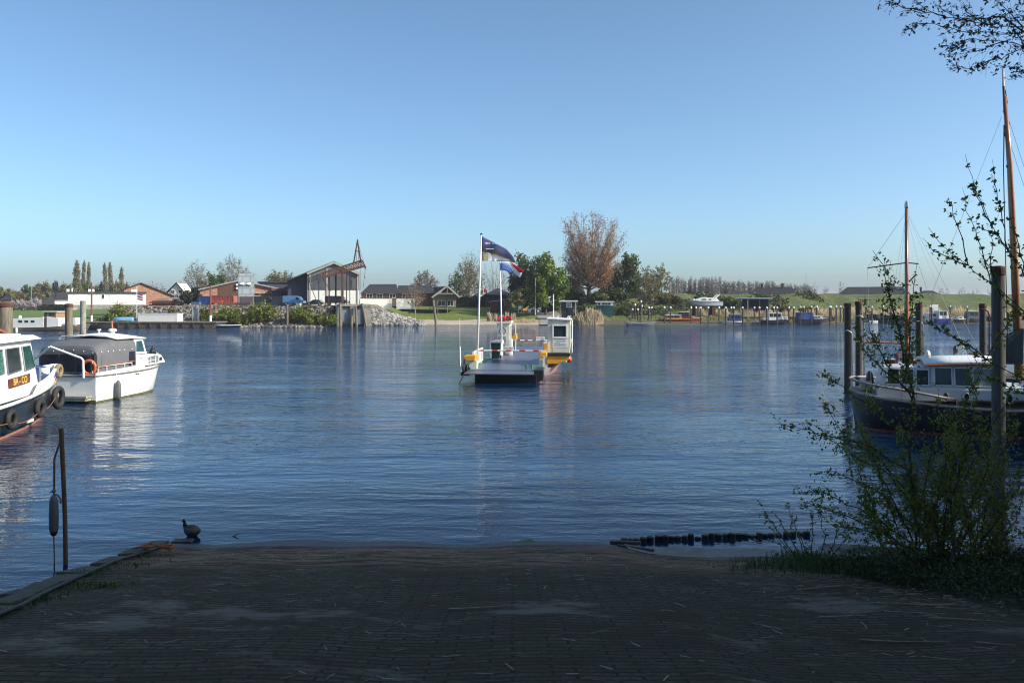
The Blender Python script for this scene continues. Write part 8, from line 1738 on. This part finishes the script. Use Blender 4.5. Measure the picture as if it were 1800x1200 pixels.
def near_bush():
    rnd = random.Random(21); d = 11.8
    t = thing("leafing_bush", "large open shrub with small young leaves covering the right of the picture", "bush", (PX(1620, d), d, .2), 0)
    mb = MB(); lp = []
    main = [
        [(1612, 1010), (1606, 900), (1600, 800), (1606, 700), (1590, 620), (1566, 530), (1552, 470), (1534, 440)],
        [(1606, 720), (1598, 640), (1600, 560), (1606, 500), (1612, 462)], [(1604, 700), (1560, 640), (1528, 580), (1520, 520)], [(1600, 690), (1552, 650), (1515, 612), (1500, 560)], [(1590, 640), (1575, 560), (1560, 505), (1566, 460)],
        [(1625, 1005), (1650, 860), (1700, 700), (1750, 600), (1790, 540)], [(1640, 1005), (1690, 850), (1760, 720), (1800, 640)], [(1605, 780), (1540, 720), (1480, 680), (1432, 650)], [(1603, 830), (1520, 780), (1440, 762), (1360, 743)], [(1608, 880), (1540, 800), (1490, 770), (1440, 700)],
        [(1608, 930), (1540, 860), (1480, 835), (1425, 832)], [(1612, 960), (1520, 900), (1450, 865), (1392, 866)], [(1614, 975), (1540, 925), (1470, 900), (1405, 880)], [(1612, 900), (1560, 830), (1500, 800), (1428, 745)],
        [(1655, 1005), (1662, 900), (1680, 800), (1664, 700)], [(1670, 1005), (1700, 900), (1735, 830), (1742, 740)], [(1690, 1005), (1740, 930), (1790, 860), (1810, 800)], [(1640, 1000), (1622, 880), (1640, 780), (1650, 690)], [(1700, 1005), (1760, 960), (1810, 930)], [(1630, 1000), (1580, 900), (1552, 840), (1510, 750)],
        [(1680, 1000), (1672, 880), (1702, 780), (1716, 700), (1700, 640)], [(1720, 1005), (1730, 900), (1770, 800), (1780, 720)], [(1618, 1000), (1560, 940), (1500, 930), (1440, 915)], [(1660, 990), (1640, 900), (1590, 820), (1580, 740)], [(1735, 1005), (1790, 900), (1800, 850)],
        [(1650, 990), (1700, 940), (1740, 880), (1720, 800)], [(1620, 990), (1640, 930), (1690, 860), (1660, 780)], [(1680, 995), (1620, 930), (1560, 890), (1520, 860)], [(1640, 1000), (1600, 960), (1540, 950), (1480, 950)]]
    guided(mb, lp, main, d, rnd, .019, 10, .48, 7, .040, .7)
    extra = []
    for i in range(22):
        bx = rnd.uniform(1560, 1800); tx = bx + rnd.gauss(0, 70) - 20; ty = rnd.uniform(720, 930); extra.append([(bx, 1000 + rnd.uniform(-8, 12), rnd.uniform(-.8, .5)), ((bx + tx) / 2 + rnd.gauss(0, 14), (1000 + ty) / 2, rnd.uniform(-.6, .5)), (tx, ty, rnd.uniform(-.8, .6))])
    guided(mb, lp, extra, d, rnd, .012, 13, .40, 9, .045, .6)
    mb.build("branches", NBARK, t, world=True)
    P = np.array([tuple(p) for p in lp]); P = P[P[:, 2] > .15]; V, F = cards(P, .034, np.random.default_rng(4), asp=1.6); V[:, :] -= np.array([PX(1620, d), d, .2]); fastmesh("foliage", V, F, L_NEAR, t)
    # limbs reaching in from a tree out of the picture on the right, dark buds against the sky
    d = 10.6; t = thing("leaning_shrub_tree", "taller shrub whose thin budding branches reach in from the right against the sky", "tree", (9.4, 10.2, NZ(9.4, 10.2)), 0); mb = MB(); lp = []; R0 = (1960, 800)
    paths = [[R0, (1880, 620), (1800, 548), (1750, 503), (1700, 468), (1655, 430), (1632, 400)], [R0, (1900, 600), (1800, 480), (1772, 440), (1742, 395), (1720, 345), (1697, 272)], [(1772, 440), (1755, 350), (1748, 320), (1744, 280)], [(1700, 468), (1690, 420), (1672, 360), (1668, 352)], [(1742, 500), (1722, 420), (1700, 370), (1692, 330)],
             [R0, (1880, 720), (1800, 668), (1746, 640), (1700, 612), (1665, 585), (1642, 560)], [(1746, 640), (1690, 600), (1640, 570), (1600, 562)], [R0, (1870, 560), (1800, 560), (1760, 520), (1745, 480), (1720, 440)], [(1800, 480), (1790, 430), (1780, 400), (1776, 372)], [(1742, 395), (1715, 340), (1702, 320)], [(1700, 468), (1660, 450), (1640, 440), (1622, 418)], [(1772, 440), (1752, 410), (1722, 400), (1706, 388)],
             [R0, (1860, 700), (1790, 690), (1740, 660), (1690, 650)], [(1760, 520), (1740, 470), (1745, 430), (1736, 400)]]
    guided(mb, lp, paths, d, rnd, .014, 5.5, .26, 6, .020, .35); mb.tube([(9.4, 10.2, NZ(9.4, 10.2) - .1), (8.9, 10.4, 1.2), PT(*R0, d)], [.07, .05, .035], 8)
    mb.build("branches", NBARK, t, world=True); P = np.array([tuple(p) for p in lp]); V, F = cards(P, .034, np.random.default_rng(6), asp=1.6); V -= np.array(tuple(t.location)); fastmesh("foliage", V, F, L_NEAR, t)
    # small stem shrub left of it
    d = 12.7; t = thing("stem_shrub", "small shrub of thin leaning stems at the waterside left of the large bush", "bush", (PX(1425, d), d, .1), 0); mb = MB(); lp = []
    paths = [[(1400, 985), (1370, 940), (1345, 900), (1327, 872)], [(1410, 985), (1385, 940), (1365, 905), (1320, 905)], [(1418, 985), (1400, 930), (1385, 890), (1376, 895)], [(1425, 985), (1430, 940), (1425, 900), (1400, 880)], [(1395, 982), (1370, 955), (1340, 948), (1318, 955)], [(1440, 985), (1450, 940), (1440, 900), (1445, 860)], [(1430, 985), (1405, 945), (1390, 925), (1395, 893)], [(1452, 985), (1475, 930), (1490, 890)], [(1405, 985), (1380, 960), (1355, 930), (1350, 905)], [(1460, 990), (1480, 950), (1500, 930)]]
    guided(mb, lp, paths, d, rnd, .014, 4, .18, 5, .02, .15); mb.build("branches", NBARK, t, world=True); P = np.array([tuple(p) for p in lp]); V, F = cards(P, .030, np.random.default_rng(7)); V -= np.array((PX(1425, d), d, .1)); fastmesh("foliage", V, F, L_NEAR, t)
near_bush()
def overhang():
    rnd = random.Random(33); d = 12.5; bx, by = 12.6, 11.4; t = thing("overhanging_tree", "tree right of the picture with budding branches hanging into the top corner", "tree", (bx, by, NZ(bx, by)), 0)
    mb = MB(); lp = []; J = (2200, 120); K = (2250, 330)
    paths = [[J, (1900, 60), (1800, 48), (1725, 42), (1660, 28), (1625, 18), (1602, -8)], [(1625, 18), (1590, 14), (1572, 8), (1555, 2)], [J, (1900, 70), (1800, 56), (1790, 60), (1740, 60), (1690, 55), (1640, 45), (1610, 42), (1588, 52)], [K, (1950, 140), (1800, 82), (1770, 72), (1735, 70), (1705, 70), (1688, 84), (1650, 82)], [K, (1950, 150), (1800, 82), (1760, 102), (1738, 106), (1720, 120), (1690, 120), (1672, 112)],
             [(1800, 56), (1760, 30), (1700, 35), (1660, 22), (1640, 6)], [J, (1850, 20), (1790, 32), (1740, 34), (1700, 30)], [J, (1850, 10), (1800, -10), (1740, 0), (1700, -15)], [K, (1900, 130), (1830, 120), (1800, 125), (1780, 120), (1740, 112)], [K, (1900, 170), (1830, 140), (1800, 138), (1776, 132)], [(1770, 72), (1730, 85), (1700, 95), (1660, 97)], [(1725, 42), (1700, 20), (1690, 5)], [(1800, 48), (1770, 20), (1750, 0)], [(1660, 28), (1640, 22), (1600, 20), (1580, 22)], [(1705, 70), (1680, 76), (1662, 90)], [(1800, 82), (1780, 40), (1770, 10)], [J, (1900, 0), (1830, -30)]]
    guided(mb, lp, paths, d, rnd, .017, 17, .50, 2, .02, .3)
    A = PT(*J, d); B = PT(*K, d); mb.tube([(bx, by, NZ(bx, by) - .2), (bx + .2, by, 2.5), (bx + .1, by + .3, 5.0), (bx + .3, by + .6, B.z), A + Vector((.4, 0, .6)), A + Vector((.8, .5, 3))], [.26, .22, .19, .16, .12, .06], 10); mb.tube([(bx + .3, by + .6, B.z - .5), B], .06, 8); mb.tube([(bx + .3, by + .6, B.z + .4), A], .06, 8)
    mb.build("branches", NBARK, t, world=True); P = np.array([tuple(p) for p in lp]); V, F = cards(P, .030, np.random.default_rng(8), asp=1.9); V -= np.array(tuple(t.location)); fastmesh("foliage", V, F, L_SIL, t)
    # upper crown of this tree, above and beside the picture
overhang()
# ---- trees on this bank, right of and behind the camera, that shade the ramp
def shade_trees():
    L_S = leafmat("bank_tree_leaves", (.03, .06, .012), (.08, .12, .02)); base = None
    spots = [(15.5, -9, 17, 10), (17.5, -4, 18, 10), (15, 1.0, 17, 9), (19, 4.5, 18, 9), (22, 8.5, 17, 8), (16.0, -15, 16, 10), (21.5, 1, 16, 9), (22, -6, 17, 10), (9, -15, 15, 9), (1, -17, 15, 9), (-7, -16, 14, 9), (28, 13, 10, 7), (29.5, 18, 9.5, 7), (31.5, 22, 9, 6)]
    for i, (x, y, h, w) in enumerate(spots):
        if base is None:
            base = tree("bank_tree", "", 0, 0, 10, 15, 9, 'egg', BARK, L_S, 600, trunk_h=2.0, tr=.3, nl=30, n2=9, n3=6, per=9, lsize=.50, spread=.45, base=0); q = base
        else: q = copy_tree(base)
        q["group"] = "leafy trees on the near bank outside the picture"; q["label"] = "leafy tree on the near bank, outside the picture"; q["category"] = "tree"
        q.location = (x, y, NZ(x, y) - .1); q.scale = (w / 9, w / 9, h / 15); q.rotation_euler.z = i * 1.7
    hd = np.random.default_rng(9); V = []
shade_trees()
# ------------------------------------------------------------------ thin morning haze over the whole scene
def haze():
    m = bpy.data.materials.new("haze_air"); m.use_nodes = True; nt = m.node_tree; n = nt.nodes; n.remove(n["Principled BSDF"])
    v = n.new("ShaderNodeVolumePrincipled"); v.inputs["Color"].default_value = (0.86, 0.88, 1.0, 1); v.inputs["Density"].default_value = 0.00022; v.inputs["Anisotropy"].default_value = 0.0
    nt.links.new(v.outputs[0], n["Material Output"].inputs["Volume"])
    mb = MB(); mb.bb(-9100, 9100, -100, 8600, -3.2, 26.0); o = mb.build("haze", m); tag(o, kind="stuff"); o["label"] = "thin pale air haze over the river"; o["category"] = "haze"
haze()
